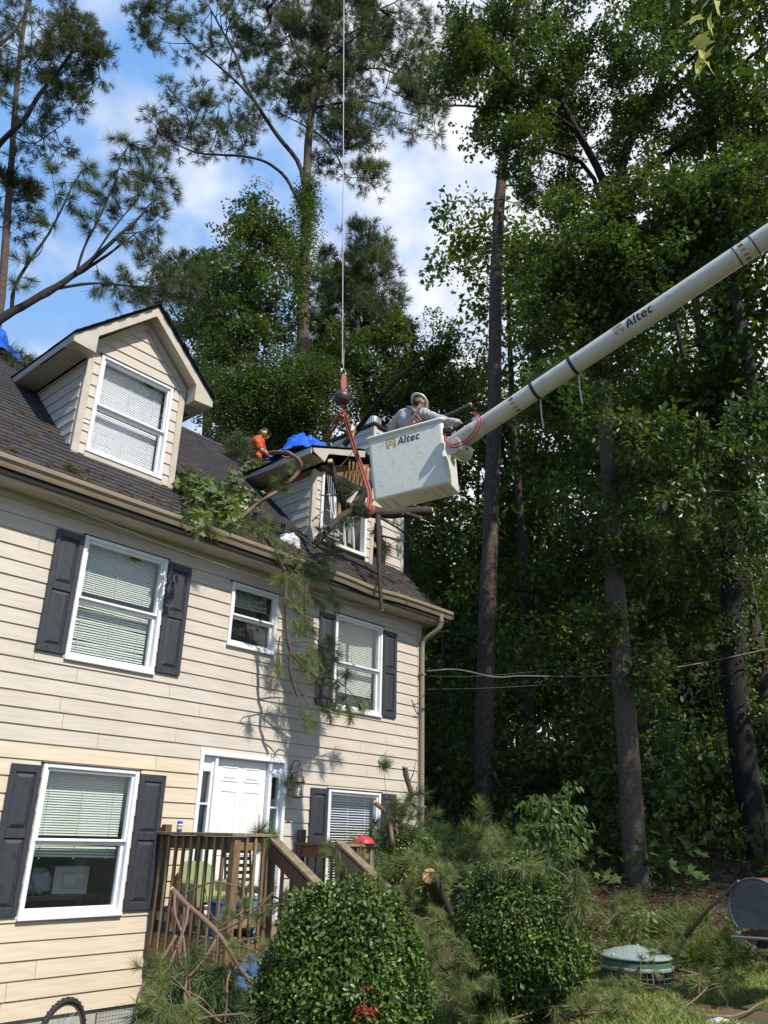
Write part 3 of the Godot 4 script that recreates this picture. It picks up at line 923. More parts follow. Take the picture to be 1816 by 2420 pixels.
func dormer_slope(d: Node3D, eave: Vector3, ridge: Vector3, ridge_back: Vector3, eave_back: Vector3) -> void:
	var up := (ridge - eave).normalized()
	var out := Vector3(0, 0, -1).cross(up).normalized()
	if out.y < 0: out = -out
	var deck := Shape.new()
	var low := -out * 0.03
	deck.hexa([eave + low, ridge + low, ridge_back + low, eave_back + low, eave, ridge, ridge_back, eave_back])
	part(d, "roof_deck", deck, M.felt)
	var len := (ridge - eave).length()
	var n := int(len / 0.138)
	var rr := RandomNumberGenerator.new()
	rr.seed = int(absf(eave.x) * 100)
	for k in n + 1:
		var a := eave + up * (len * k / (n + 1)); var b := eave_back.lerp(ridge_back, float(k) / (n + 1))
		var a2 := eave + up * (len * (k + 1) / (n + 1)); var b2 := eave_back.lerp(ridge_back, float(k + 1) / (n + 1))
		var z := 0.02 + (0.15 if k % 2 else 0.0)
		var total := (b - a).length()
		var at := -0.03 if k % 2 else -0.18
		while at < total:
			var p := a.lerp(b, clampf(at / total, -0.02, 1)); var q := a.lerp(b, clampf((at + 0.298) / total, -0.02, 1))
			var p2 := a2.lerp(b2, clampf(at / total, -0.02, 1)); var q2 := a2.lerp(b2, clampf((at + 0.298) / total, -0.02, 1))
			at += 0.305
			if p.distance_to(q) < 0.02: continue
			var s := Shape.new()
			var lift := out * rr.randf_range(0.008, 0.012)
			s.hexa([p - up * 0.02, q - up * 0.02, q2, p2, p - up * 0.02 + lift, q - up * 0.02 + lift, q2 + out * 0.003, p2 + out * 0.003])
			part(d, "shingle", s, M["shingle%d" % (rr.randi() % 5)])


# the crushed dormer at the right: its roof has sunk, the window and the right half are broken open
func dormer_right(h: Node3D) -> void:
	var d := Node3D.new()
	d.name = "dormer_001"
	d.set_meta("label", "crushed right dormer with sunken roof and broken window")
	h.add_child(d)
	var x0 := 8.66; var x1 := 10.245; var z := -9.4
	var y := 6.3
	var rr := RandomNumberGenerator.new()
	rr.seed = 8
	while y < 7.6:
		for q in [[x0, 8.86], [10.06, x1]]:
			if q[0] > 9 and y > 7.25: continue
			part(d, "plank", lap(q[0], q[1], y, y + STEP, z), M[["siding", "siding_pale"][rr.randi() % 2]])
		y += STEP
	part(d, "corner_board", box_shape(Vector3(8.655, 6.3, z - 0.05), Vector3(8.755, 7.72, z + 0.024), 0.004), M.trim)
	var lean := Shape.new()
	lean.bev(Vector3(-0.09, 0, -0.04), Vector3(0.0, 1.02, 0.024), 0.004, Transform3D(Basis(Vector3(0, 0, 1), -0.03), Vector3(10.245, 6.2, z)))
	part(d, "corner_board", lean, M.trim)
	dormer_side(d, x0, z, 7.6, 1.0)
	var fr := Shape.new()
	fr.bev(Vector3(8.87, 6.5, z - 0.08), Vector3(8.925, 7.74, z + 0.04), 0.006)
	fr.bev(Vector3(8.87, 6.44, z - 0.08), Vector3(10.06, 6.505, z + 0.045), 0.006)
	fr.bev(Vector3(10.0, 6.5, z - 0.08), Vector3(10.06, 7.62, z + 0.04), 0.006)
	part(d, "broken_window_frame", fr, M.vinyl)
	var sash := Shape.new()
	var sx := Transform3D(Basis(Vector3(0, 0, 1), 0.14) * Basis(Vector3(0, 1, 0), 0.35), Vector3(9.62, 6.52, z - 0.1))
	for b in [[0, 0.03, 0, 0.72], [0.42, 0.45, 0, 0.72], [0, 0.45, 0, 0.03], [0, 0.45, 0.69, 0.72]]: sash.bev(Vector3(b[0], b[2], 0), Vector3(b[1], b[3], 0.03), 0.003, sx)
	part(d, "hanging_sash", sash, M.vinyl)
	var gl := Shape.new()
	gl.box(Vector3(0.02, 0.02, 0.012), Vector3(0.43, 0.7, 0.015), sx)
	part(d, "pane", gl, M.glass)
	for k in 9:
		var s := Shape.new()
		s.box(Vector3(-0.3, -0.001, -0.012), Vector3(0.26, 0.001, 0.012), Transform3D(Basis(Vector3(0, 0, 1), rr.randf_range(-0.25, 0.1)) * Basis(Vector3(1, 0, 0), 0.9), Vector3(9.26, 6.66 + k * 0.06, z - 0.14)))
		part(d, "bent_slat", s, M.slat)
	var strips := Shape.new()   # ripped flashing and a curtain end hanging in the opening
	for k in 5:
		var x := 8.99 + k * 0.045
		strips.tube([Vector3(x, 7.75, z + 0.02), Vector3(x + 0.03, 7.3 - k * 0.03, z + 0.05), Vector3(x + 0.12, 6.95 - k * 0.05, z + 0.03)], 0.01, 4)
	part(d, "torn_flashing", strips, M.galv)
	var rag := Shape.new()
	rag.grid(8, 6, func(u, w): return Vector3(9.0 + w * 0.22 + u * 0.1, 7.35 - u * 0.42, z + 0.03 + 0.03 * sin(w * 9 + u * 3)))
	part(d, "torn_house_wrap", rag, M.paper)
	# sunken roof
	var e := Vector3(8.35, 7.96, -9.12); var r := Vector3(9.64, 8.4, -9.12)
	dormer_slope(d, e, r, Vector3(9.5, 8.5, -11.5), Vector3(8.3, 7.93, -10.95))
	var far := Shape.new()
	far.hexa([r + Vector3(0, -0.05, 0), Vector3(10.15, 8.3, -9.2), Vector3(10.1, 8.4, -11.2), Vector3(9.5, 8.42, -11.4), r + Vector3(0, -0.01, 0), Vector3(10.15, 8.34, -9.2), Vector3(10.1, 8.44, -11.2), Vector3(9.5, 8.46, -11.4)])
	part(d, "roof_deck", far, M.felt)
	var board := Shape.new()
	board.slab([Vector2(9.66, 8.37), Vector2(8.35, 7.92), Vector2(8.37, 7.86), Vector2(8.64, 7.76), Vector2(8.73, 7.95), Vector2(9.66, 8.24)], 0.028, Transform3D(Basis.IDENTITY, Vector3(0, 0, -9.1)))
	part(d, "rake_board", board, M.trim)
	part(d, "eave_fascia", box_shape(Vector3(8.33, 7.82, -10.9), Vector3(8.355, 7.94, -9.13), 0.003), M.trim)
	var sof := Shape.new()
	sof.quad(Vector3(8.35, 7.82, -9.13), Vector3(8.66, 7.79, -9.13), Vector3(8.66, 7.74, -10.9), Vector3(8.35, 7.82, -10.9))
	part(d, "eave_soffit", sof, M.trim)
	part(d, "bare_top_plate", box_shape(Vector3(8.64, 7.6, -10.7), Vector3(8.7, 7.72, -9.45)), M.sheathing)
	var brace := Shape.new()
	brace.bev(Vector3(-0.03, -0.16, -0.03), Vector3(0.03, 0.0, 0.03), 0.004, Transform3D(Basis(Vector3(0, 0, 1), -0.7), Vector3(8.6, 7.83, -9.4)))
	part(d, "bent_bracket", brace, M.trim)
	# torn underside of the gable: sheathing, splinters, tar paper
	var ply := Shape.new()
	ply.hexa([Vector3(8.8, 7.78, -9.35), Vector3(10.0, 7.72, -9.3), Vector3(10.1, 7.9, -10.2), Vector3(8.9, 7.9, -10.2), Vector3(8.8, 7.83, -9.35), Vector3(9.9, 8.22, -9.22), Vector3(10.05, 8.3, -10.2), Vector3(8.9, 7.96, -10.2)])
	part(d, "torn_sheathing", ply, M.sheathing)
	var paper := Shape.new()
	paper.grid(4, 14, func(u, w): return Vector3(9.15 + w * 0.75, 7.74 - u * (0.11 + 0.05 * sin(w * 14)), -9.27 + 0.02 * sin(w * 9)))
	part(d, "tar_paper", paper, M.black)
	for k in 6:
		var s := Shape.new()
		var x := 9.3 + k * 0.1
		s.slab([Vector2(x, 8.1), Vector2(x + 0.07, 8.12), Vector2(x + 0.05, 7.98), Vector2(x + 0.025, 7.78 - 0.05 * (k % 3))], 0.012, Transform3D(Basis.IDENTITY, Vector3(0, 0, -9.17)))
		part(d, "splinter", s, M.split_wood if k > 3 else M.sheathing)
	var plank := Shape.new()
	plank.bev(Vector3(-0.02, 0, -0.06), Vector3(0.02, 1.0, 0.06), 0.004, Transform3D(Basis(Vector3(0, 0, 1), -0.55), Vector3(9.35, 7.05, -9.36)))
	part(d, "broken_stud", plank, M.siding_pale)
	var chunk := Shape.new()
	chunk.slab([Vector2(9.28, 7.25), Vector2(9.4, 7.42), Vector2(9.36, 7.1), Vector2(9.25, 7.0)], 0.05, Transform3D(Basis.IDENTITY, Vector3(0, 0, -9.3)))
	part(d, "splinter", chunk, M.split_wood)
	# dark room behind the broken window
	var room := Shape.new()
	room.quad(Vector3(8.7, 6.3, -9.9), Vector3(10.2, 6.3, -9.9), Vector3(10.2, 7.75, -9.9), Vector3(8.7, 7.75, -9.9))
	room.quad(Vector3(10.2, 6.2, -9.46), Vector3(10.2, 7.3, -9.46), Vector3(10.2, 7.3, -10.6), Vector3(10.2, 6.2, -10.6))
	part(d, "room_wall", room, M.inside_pale)


func chimney(h: Node3D) -> void:
	var c := Node3D.new()
	c.name = "chimney_chase"
	h.add_child(c)
	var x0 := 10.42; var x1 := 11.36; var zf := -9.6; var zb := -10.75
	var y := 5.9
	var rr := RandomNumberGenerator.new()
	rr.seed = 6
	while y < 9.35:
		var y1 := minf(y + STEP, 9.4)
		var a := x0
		if y > 6.3 and y < 7.2: a = x0 + 0.32 + rr.randf_range(-0.05, 0.05)   # smashed lower corner
		part(c, "plank", lap(a, x1 - 0.06, y, y1, zf), M[["siding", "siding_pale"][rr.randi() % 2]])
		if y > 6.6:
			for s in [[x0, 1.0], [x1, -1.0]]:
				if s[1] > 0 and y < 7.2: continue
				var q := Shape.new()
				q.hexa([Vector3(s[0] - s[1] * 0.014, y, zf), Vector3(s[0] + s[1] * 0.02, y, zf), Vector3(s[0] + s[1] * 0.02, y, zb), Vector3(s[0] - s[1] * 0.014, y, zb), Vector3(s[0], y1, zf), Vector3(s[0] + s[1] * 0.02, y1, zf), Vector3(s[0] + s[1] * 0.02, y1, zb), Vector3(s[0], y1, zb)])
				part(c, "side_plank", q, M.siding)
		y = y1
	part(c, "corner_board", box_shape(Vector3(x1 - 0.07, 5.9, zf - 0.02), Vector3(x1 + 0.01, 9.4, zf + 0.026), 0.004), M.siding_pale)
	part(c, "corner_board", box_shape(Vector3(x0 - 0.015, 7.25, zf - 0.02), Vector3(x0 + 0.07, 9.4, zf + 0.026), 0.004), M.siding_pale)
	part(c, "back_board", box_shape(Vector3(x0 + 0.02, 6.6, zb), Vector3(x1 - 0.02, 9.4, zb + 0.02)), M.siding)
	part(c, "chase_cover", box_shape(Vector3(x0 - 0.04, 9.4, zb - 0.04), Vector3(x1 + 0.04, 9.47, zf + 0.05), 0.006), M.bark_dark)
	part(c, "bare_stud", box_shape(Vector3(x0 + 0.06, 6.86, zf - 0.12), Vector3(x0 + 0.34, 6.98, zf - 0.05), 0.004), M.split_wood)
	part(c, "bare_stud", box_shape(Vector3(x0 + 0.02, 6.3, zf - 0.13), Vector3(x0 + 0.09, 7.2, zf - 0.06), 0.004), M.sheathing)
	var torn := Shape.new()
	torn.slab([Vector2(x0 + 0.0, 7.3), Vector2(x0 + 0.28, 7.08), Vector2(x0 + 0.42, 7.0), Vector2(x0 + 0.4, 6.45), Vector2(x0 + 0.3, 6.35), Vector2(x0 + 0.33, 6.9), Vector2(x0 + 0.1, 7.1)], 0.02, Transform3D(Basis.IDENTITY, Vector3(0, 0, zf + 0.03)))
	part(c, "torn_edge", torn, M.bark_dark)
	var f := Shape.new()
	var o := Transform3D(Basis.IDENTITY, Vector3(10.92, 9.47, -10.1))
	f.lathe([Vector2(0.1, 0.0), Vector2(0.1, 0.16), Vector2(0.15, 0.17), Vector2(0.165, 0.2), Vector2(0.165, 0.24)], 28, o)
	f.lathe([Vector2(0.15, 0.225), Vector2(0.172, 0.225), Vector2(0.172, 0.45), Vector2(0.165, 0.46), Vector2(0.16, 0.455)], 28, o)
	f.lathe([Vector2(0.16, 0.43), Vector2(0.06, 0.46), Vector2(0.0, 0.47)], 28, o)
	for k in 28:
		var a := TAU * k / 28
		f.tube([o * Vector3(0.173 * cos(a), 0.24, 0.173 * sin(a)), o * Vector3(0.173 * cos(a), 0.44, 0.173 * sin(a))], 0.006, 4)
	part(c, "flue_cap", f, M.galv)



func stick(parent: Node, called: String, a: Vector3, b: Vector3, w: float, d: float, mat: Material, label := "") -> MeshInstance3D:   # a squared timber from a to b
	var s := Shape.new()
	var y := (b - a).normalized()
	var x := (Vector3.RIGHT - y * y.x).normalized() if absf(y.x) < 0.9 else (Vector3.BACK - y * y.z).normalized()
	s.bev(Vector3(-w / 2, 0, -d / 2), Vector3(w / 2, a.distance_to(b), d / 2), 0.004, Transform3D(Basis(x, y, x.cross(y)), a))
	return part(parent, called, s, mat, label)


func build_porch() -> void:
	var p := thing("wooden_porch", "weathered wooden porch with baluster railing and steps at the front door", "porch")
	var x0 := 6.06; var x1 := 8.33; var zf := -7.5; var zb := -8.87
	var rr := RandomNumberGenerator.new()
	rr.seed = 12
	for k in 10:
		var z := zb + k * 0.14
		part(p, "deck_board", box_shape(Vector3(x0 - 0.04, 0.62, z), Vector3(x1 + 0.03, 0.655, z + 0.132), 0.004), M.deck_along)
	part(p, "rim_joist", box_shape(Vector3(x0 - 0.042, 0.4, zb), Vector3(x0 - 0.004, 0.618, zf), 0.004), M.deck_rim)
	part(p, "rim_joist", box_shape(Vector3(x0, 0.4, zf + 0.002), Vector3(x1, 0.618, zf + 0.04), 0.004), M.deck_rim)
	part(p, "rim_joist", box_shape(Vector3(x1 - 0.02, 0.4, zb), Vector3(x1 + 0.02, 0.618, zf), 0.004), M.deck_rim)
	for q in [[x0 + 0.02, zf + 0.01, 1.69, "deck"], [x0 + 0.02, zb + 0.05, 1.81, "deck_red"], [6.56, zf + 0.01, 1.66, "deck"], [7.75, zf + 0.01, 1.6, "deck_pale"], [x1 - 0.03, zf + 0.01, 1.6, "deck_pale"], [x1, zb + 0.05, 1.8, "deck_red"]]:
		var g := ground_y(q[0], q[1])
		part(p, "post", box_shape(Vector3(q[0] - 0.045, g - 0.1, q[1] - 0.045), Vector3(q[0] + 0.045, q[2], q[1] + 0.045), 0.005), M[q[3]])
	# left railing: cap, band, balusters outside the band
	part(p, "rail_cap", box_shape(Vector3(x0 - 0.09, 1.692, zb), Vector3(x0 + 0.07, 1.728, zf + 0.09), 0.005), M.deck_along)
	part(p, "rail_band", box_shape(Vector3(x0 - 0.026, 1.55, zb), Vector3(x0 + 0.012, 1.69, zf - 0.04), 0.004), M.deck_red)
	part(p, "rail_cap", box_shape(Vector3(x0 + 0.072, 1.692, zf - 0.06), Vector3(6.64, 1.727, zf + 0.09), 0.005), M.deck_pale)
	part(p, "rail_band", box_shape(Vector3(x0 + 0.07, 1.55, zf + 0.0), Vector3(6.51, 1.69, zf + 0.036), 0.004), M.deck_rim)
	part(p, "bottom_rail", box_shape(Vector3(x0 - 0.024, 0.78, zb), Vector3(x0 + 0.012, 0.87, zf - 0.04), 0.004), M.deck_pale)
	part(p, "bottom_rail", box_shape(Vector3(x0 + 0.07, 0.78, zf), Vector3(6.51, 0.87, zf + 0.036), 0.004), M.deck_pale)
	for k in 9:
		var z := zb + 0.09 + k * 0.146
		part(p, "baluster", box_shape(Vector3(x0 - 0.062, 0.5 + rr.randf_range(-0.02, 0.02), z - 0.017), Vector3(x0 - 0.0275, 1.69, z + 0.017), 0.003), M[["deck", "deck_pale", "deck"][k % 3]])
	for k in 3:
		var x := x0 + 0.14 + k * 0.125
		part(p, "baluster", box_shape(Vector3(x - 0.017, 0.52, zf + 0.0375), Vector3(x + 0.017, 1.69, zf + 0.072), 0.003), M[["deck", "deck_pale", "deck"][k % 3]])
	# right railing
	part(p, "rail_cap", box_shape(Vector3(x1 - 0.09, 1.6, zb), Vector3(x1 + 0.07, 1.636, zf - 0.08), 0.005), M.deck_red)
	part(p, "rail_band", box_shape(Vector3(x1 - 0.03, 1.45, zb), Vector3(x1 + 0.01, 1.598, zf - 0.04), 0.004), M.deck_red)
	part(p, "rail_cap", box_shape(Vector3(7.7, 1.602, zf - 0.07), Vector3(x1 + 0.06, 1.638, zf + 0.09), 0.005), M.deck_pale)
	part(p, "rail_band", box_shape(Vector3(7.8, 1.46, zf), Vector3(x1 - 0.08, 1.6, zf + 0.036), 0.004), M.deck_pale)
	for k in 7:
		var z := zb + 0.15 + k * 0.16
		part(p, "baluster", box_shape(Vector3(x1 + 0.0115, 0.5, z - 0.017), Vector3(x1 + 0.045, 1.598, z + 0.017), 0.003), M.deck)
	for k in 3:
		var x := 7.88 + k * 0.13
		part(p, "baluster", box_shape(Vector3(x - 0.017, 0.5, zf + 0.0375), Vector3(x + 0.017, 1.6, zf + 0.072), 0.003), M.deck)
	# stairs down to the yard
	for k in 3:
		var z := zf + 0.06 + k * 0.27
		var y := 0.62 - 0.185 * (k + 1)
		for e in 2: part(p, "stair_tread", box_shape(Vector3(6.6, y, z + e * 0.14), Vector3(7.72, y + 0.035, z + e * 0.14 + 0.132), 0.004), M.deck_along)
	for x in [6.58, 7.74]:
		var s := Shape.new()
		s.slab([Vector2(0, 0.6), Vector2(0, 0.3), Vector2(0.85, -0.28), Vector2(0.95, -0.28), Vector2(0.95, -0.03)], 0.036, Transform3D(Basis(Vector3(0, 0, 1), Vector3(0, 1, 0), Vector3(-1, 0, 0)), Vector3(x - 0.018, 0, zf + 0.05)))
		part(p, "stringer", s, M.deck)
	for q in [[6.58, 1.675, 1.2, -6.68], [7.74, 1.61, 1.12, -6.68]]:
		var a := Vector3(q[0], q[1], zf - 0.02); var b := Vector3(q[0], q[2], q[3])
		var slope := (b - a).normalized()
		var cap := Shape.new()
		cap.bev(Vector3(-0.07, 0, -0.018), Vector3(0.07, a.distance_to(b), 0.018), 0.005, Transform3D(Basis(Vector3.RIGHT, slope, Vector3.RIGHT.cross(slope)), a + Vector3(0, 0.05, 0)))
		part(p, "handrail", cap, M.deck_along)
		var band := Shape.new()
		band.bev(Vector3(-0.018, 0, -0.065), Vector3(0.018, a.distance_to(b), 0.065), 0.004, Transform3D(Basis(Vector3.RIGHT, slope, Vector3.RIGHT.cross(slope)), a + Vector3(-0.04, -0.07, 0)))
		part(p, "handrail_band", band, M.deck_red if q[0] < 7 else M.deck_pale)
		for k in 5:
			var t := (k + 0.7) / 5.4
			var m := a.lerp(b, t)
			part(p, "baluster", box_shape(Vector3(q[0] - 0.01, m.y - 1.1, m.z - 0.017), Vector3(q[0] + 0.024, m.y + 0.01, m.z + 0.017), 0.003), M[["deck", "deck_pale"][k % 2]])
		part(p, "post", box_shape(Vector3(q[0] - 0.05, -0.4, b.z - 0.02), Vector3(q[0] + 0.04, b.y + 0.05, b.z + 0.07), 0.005), M.deck)
	lantern()
	porch_things()


func lantern() -> void:
	var o := thing("wall_lantern", "bronze caged wall lantern with scroll beside the front door", "lantern", Vector3(8.09, 0, -8.7))
	var s := Shape.new()
	s.lathe([Vector2(0.055, 0), Vector2(0.055, 0.01), Vector2(0.03, 0.022), Vector2(0, 0.024)], 16, Transform3D(Basis(Vector3(1, 0, 0), PI / 2), Vector3(0, 2.5, -0.182)))
	var arm := []
	for k in 22:
		var t := k / 21.0
		var a := t * 4.6
		var r := 0.075 - 0.045 * maxf(0.0, t - 0.45)
		arm.append(Vector3(0, 2.66 + r * sin(a) * 0.75, -0.1 + r - r * cos(a) - 0.06 * (1 - t)) if t > 0.15 else Vector3(0, lerpf(2.5, 2.66, t / 0.15), lerpf(-0.18, -0.155, t / 0.15)))
	s.tube(arm, 0.008, 7)
	s.tube([Vector3(0, 2.5, -0.18), Vector3(0, 2.54, -0.1), Vector3(0, 2.56, -0.02), Vector3(0, 2.52, 0)], 0.008, 7)
	part(o, "scroll_arm", s, M.bronze)
	var roof := Shape.new()
	roof.lathe([Vector2(0.0, 2.56), Vector2(0.012, 2.555), Vector2(0.016, 2.53), Vector2(0.028, 2.525), Vector2(0.03, 2.515), Vector2(0.055, 2.495), Vector2(0.08, 2.465), Vector2(0.092, 2.43), Vector2(0.098, 2.42), Vector2(0.098, 2.41), Vector2(0.07, 2.408)], 18)
	part(o, "lantern_roof", roof, M.bronze)
	for k in 8:
		var a := TAU * k / 8
		var b := Shape.new()
		b.tube([Vector3(0.08 * cos(a), 2.42, 0.08 * sin(a)), Vector3(0.07 * cos(a), 2.23, 0.07 * sin(a))], 0.005, 4)
		part(o, "cage_bar", b, M.bronze)
	var base := Shape.new()
	base.lathe([Vector2(0.06, 2.235), Vector2(0.085, 2.235), Vector2(0.088, 2.215), Vector2(0.06, 2.205), Vector2(0, 2.2)], 18)
	part(o, "lantern_base", base, M.bronze)
	var bulb := Shape.new()
	bulb.lathe([Vector2(0.02, 2.24), Vector2(0.022, 2.28), Vector2(0.036, 2.32), Vector2(0.042, 2.35), Vector2(0.034, 2.385), Vector2(0.0, 2.4)], 14)
	part(o, "bulb", bulb, M.milk_glass)


func porch_things() -> void:
	# can on the rail
	var can := thing("drink_can", "blue and yellow drink can standing on the porch rail", "can", Vector3(6.06, 1.728, -8.53))
	var s := Shape.new()
	s.lathe([Vector2(0.0, 0.0), Vector2(0.024, 0.0), Vector2(0.032, 0.008), Vector2(0.033, 0.11)], 18)
	s.lathe([Vector2(0.033, 0.11), Vector2(0.028, 0.121), Vector2(0.026, 0.119), Vector2(0, 0.118)], 18)
	part(can, "can_body", s, M.blue)
	var band := Shape.new()
	band.lathe([Vector2(0.0335, 0.032), Vector2(0.0335, 0.058)], 18)
	part(can, "yellow_band", band, M.yellow)
	var band2 := Shape.new()
	band2.lathe([Vector2(0.0336, 0.072), Vector2(0.0336, 0.088)], 18)
	part(can, "white_band", band2, M.paper)
	# padded green armchair
	var c := thing("green_armchair", "worn light green armchair behind the porch railing", "armchair", Vector3(6.52, 0.657, -8.45))
	var back := Shape.new()
	back.grid(12, 12, func(u, w):
		var a: float = (w - 0.5) * 2.0
		var hh: float = 0.72 - 0.14 * pow(absf(a), 3.0)
		return Vector3(a * 0.25, 0.3 + u * hh * 0.62, -0.2 - 0.1 * u + 0.05 * a * a))
	back.grid(12, 12, func(u, w):
		var a: float = (w - 0.5) * 2.0
		var hh: float = 0.72 - 0.14 * pow(absf(a), 3.0)
		return Vector3(a * 0.25, 0.3 + u * hh * 0.62, -0.26 - 0.1 * u + 0.05 * a * a - 0.03 * (1 - a * a)))
	part(c, "backrest", back, M.chair_green)
	part(c, "seat", box_shape(Vector3(-0.26, 0.3, -0.2), Vector3(0.26, 0.42, 0.24), 0.03), M.chair_green)
	for x in [-0.29, 0.29]: part(c, "armrest", box_shape(Vector3(x - 0.05, 0.25, -0.22), Vector3(x + 0.05, 0.55, 0.24), 0.03), M.chair_green)
	for x in [-0.24, 0.24]:
		for z in [-0.18, 0.2]: part(c, "leg", box_shape(Vector3(x - 0.02, 0, z - 0.02), Vector3(x + 0.02, 0.3, z + 0.02), 0.003), M.bark_dark)
	# black chair with a slatted back
	var b := thing("slatted_chair", "black metal chair with a slatted back on the porch", "chair", Vector3(7.0, 0.657, -8.3))
	for x in [-0.2, 0.2]:
		var t := Shape.new()
		t.tube([Vector3(x, 0, -0.2), Vector3(x, 0.45, -0.2), Vector3(x, 0.98, -0.28)], 0.016, 7)
		part(b, "back_post", t, M.black_gloss)
		var f := Shape.new()
		f.tube([Vector3(x, 0, 0.22), Vector3(x, 0.45, 0.2)], 0.016, 7)
		part(b, "leg", f, M.black_gloss)
	for k in 6: part(b, "back_slat", box_shape(Vector3(-0.2, 0.52 + k * 0.08, -0.225 - k * 0.012), Vector3(0.2, 0.56 + k * 0.08, -0.215 - k * 0.012), 0.003), M.black_gloss)
	part(b, "seat", box_shape(Vector3(-0.22, 0.43, -0.2), Vector3(0.22, 0.47, 0.23), 0.01), M.black_gloss)
	# tote, bin, bottle, bag
	var t1 := thing("blue_tote", "deep blue plastic tote under the green armchair", "tote", Vector3(6.45, 0.657, -8.0))
	part(t1, "tote_body", box_shape(Vector3(-0.17, 0, -0.14), Vector3(0.17, 0.32, 0.14), 0.015), M.blue)
	part(t1, "tote_lid", box_shape(Vector3(-0.18, 0.322, -0.15), Vector3(0.18, 0.35, 0.15), 0.01), M.blue)
	var t2 := thing("storage_bin", "pale blue storage bin beside the deep blue tote", "bin", Vector3(6.85, 0.657, -7.95))
	part(t2, "bin_body", box_shape(Vector3(-0.15, 0, -0.12), Vector3(0.15, 0.36, 0.12), 0.02), M.pale_blue)
	part(t2, "bin_lid", box_shape(Vector3(-0.16, 0.362, -0.13), Vector3(0.16, 0.385, 0.13), 0.008), M.pale_blue)
	var bag := thing("black_bag", "black rubbish bag slumped against the green armchair", "bag", Vector3(6.55, 0.657, -7.85))
	part(bag, "bag_body", lump(Vector3(0.17, 0.25, 0.13), 0.22, 5), M.black_gloss)
	var bottle := thing("yellow_bottle", "white and yellow bottle at the wall end of the railing", "bottle", Vector3(6.2, 0.657, -8.62))
	var q := Shape.new()
	q.lathe([Vector2(0.0, 0.0), Vector2(0.06, 0.0), Vector2(0.065, 0.02), Vector2(0.065, 0.22), Vector2(0.045, 0.27), Vector2(0.02, 0.3), Vector2(0.02, 0.33)], 16)
	part(bottle, "bottle_body", q, M.paper)
	var l := Shape.new()
	l.lathe([Vector2(0.0665, 0.05), Vector2(0.0665, 0.16)], 16)
	part(bottle, "bottle_band", l, M.yellow)
	var cap := Shape.new()
	cap.lathe([Vector2(0.023, 0.325), Vector2(0.023, 0.36), Vector2(0, 0.362)], 12)
	part(bottle, "cap", cap, M.yellow)
	var dome := thing("red_bowl", "upturned red bowl on the right porch rail", "bowl", Vector3(8.2, 1.638, -7.52))
	var d := Shape.new()
	var prof := []
	for k in 9: prof.append(Vector2(0.145 * cos(k * PI / 16), 0.1 * sin(k * PI / 16)))
	d.lathe(prof, 20)
	part(dome, "bowl_shell", d, M.red)
	var rim := Shape.new()
	rim.lathe([Vector2(0.14, 0.0), Vector2(0.155, 0.0), Vector2(0.155, 0.012), Vector2(0.143, 0.016)], 20)
	part(dome, "rim", rim, M.red)
	var cloth := thing("blue_clothes", "heap of blue denim clothes below the porch corner", "clothes", Vector3(6.2, 0.2, -7.2))
	part(cloth, "cloth_fold", lump(Vector3(0.2, 0.2, 0.17), 0.3, 9), M.denim)
	part(cloth, "cloth_fold", lump(Vector3(0.13, 0.34, 0.13), 0.35, 10), M.denim)
	var g := thing("green_cushion", "round olive cushion leaning inside the right porch railing", "cushion", Vector3(8.15, 0.657, -8.2))
	part(g, "cushion_pad", lump(Vector3(0.2, 0.5, 0.09), 0.06, 3), M.chair_green)


func lump(size: Vector3, rough: float, seed_at: int) -> Shape:   # a soft uneven body standing on its base
	var f := FastNoiseLite.new()
	f.seed = seed_at
	f.frequency = 1.1
	var s := Shape.new()
	s.grid(17, 25, func(u, w):
		var a: float = w * TAU
		var e: float = (u - 0.5) * PI
		var d := Vector3(cos(a) * cos(e), sin(e), sin(a) * cos(e))
		var k := 1.0 + rough * f.get_noise_3d(d.x * 1.4, d.y * 1.4, d.z * 1.4) * 2.0
		return Vector3(d.x * size.x * k, (d.y * k * 0.5 + 0.5) * size.y, d.z * size.z * k))
	return s



var F := {}   # foliage meshes
var gaps := FastNoiseLite.new()   # where a crown lets the sky through


func leaf_star(s: Shape, at: Vector3, dir: Vector3, up: Vector3, size: float, lobes := 5) -> void:   # a lobed leaf, stalk end at `at`
	var x := dir.cross(up).normalized()
	var o := at + dir * size * 0.35
	var ring := []
	var count := lobes * 2
	for k in count:
		var a := TAU * (k + 0.5) / count
		var r := size * (0.62 if k % 2 == 0 else 0.3)
		if k == 0 or k == count - 1: r = size * 0.38
		ring.append(o + (-dir * cos(a) + x * sin(a)) * r + up * (0.12 * size * (absf(sin(a)) - 0.3)) * (1.0 if k % 2 == 0 else 0.2))
	for k in count: s.tri(o, ring[k], ring[(k + 1) % count])


func leaf_oval(s: Shape, at: Vector3, dir: Vector3, up: Vector3, size: float, wide := 0.42) -> void:   # folded along its rib
	var x := dir.cross(up).normalized()
	var q := [[0.0, 0.0], [0.25, 0.42], [0.6, 0.5], [1.0, 0.02]]
	for side in [-1.0, 1.0]:
		for k in 3:
			var a: Vector3 = at + dir * size * q[k][0] - up * size * 0.1 * q[k][0] * q[k][0]; var b: Vector3 = at + dir * size * q[k + 1][0] - up * size * 0.1 * q[k + 1][0] * q[k + 1][0]
			var a2: Vector3 = a + x * side * size * wide * q[k][1] * 2.0 * 0.5 + up * size * 0.1 * q[k][1]
			var b2: Vector3 = b + x * side * size * wide * q[k + 1][1] * 2.0 * 0.5 + up * size * 0.1 * q[k + 1][1]
			if k == 0: s.tri(a, b2, b)
			else: s.quad(a, a2, b2, b)


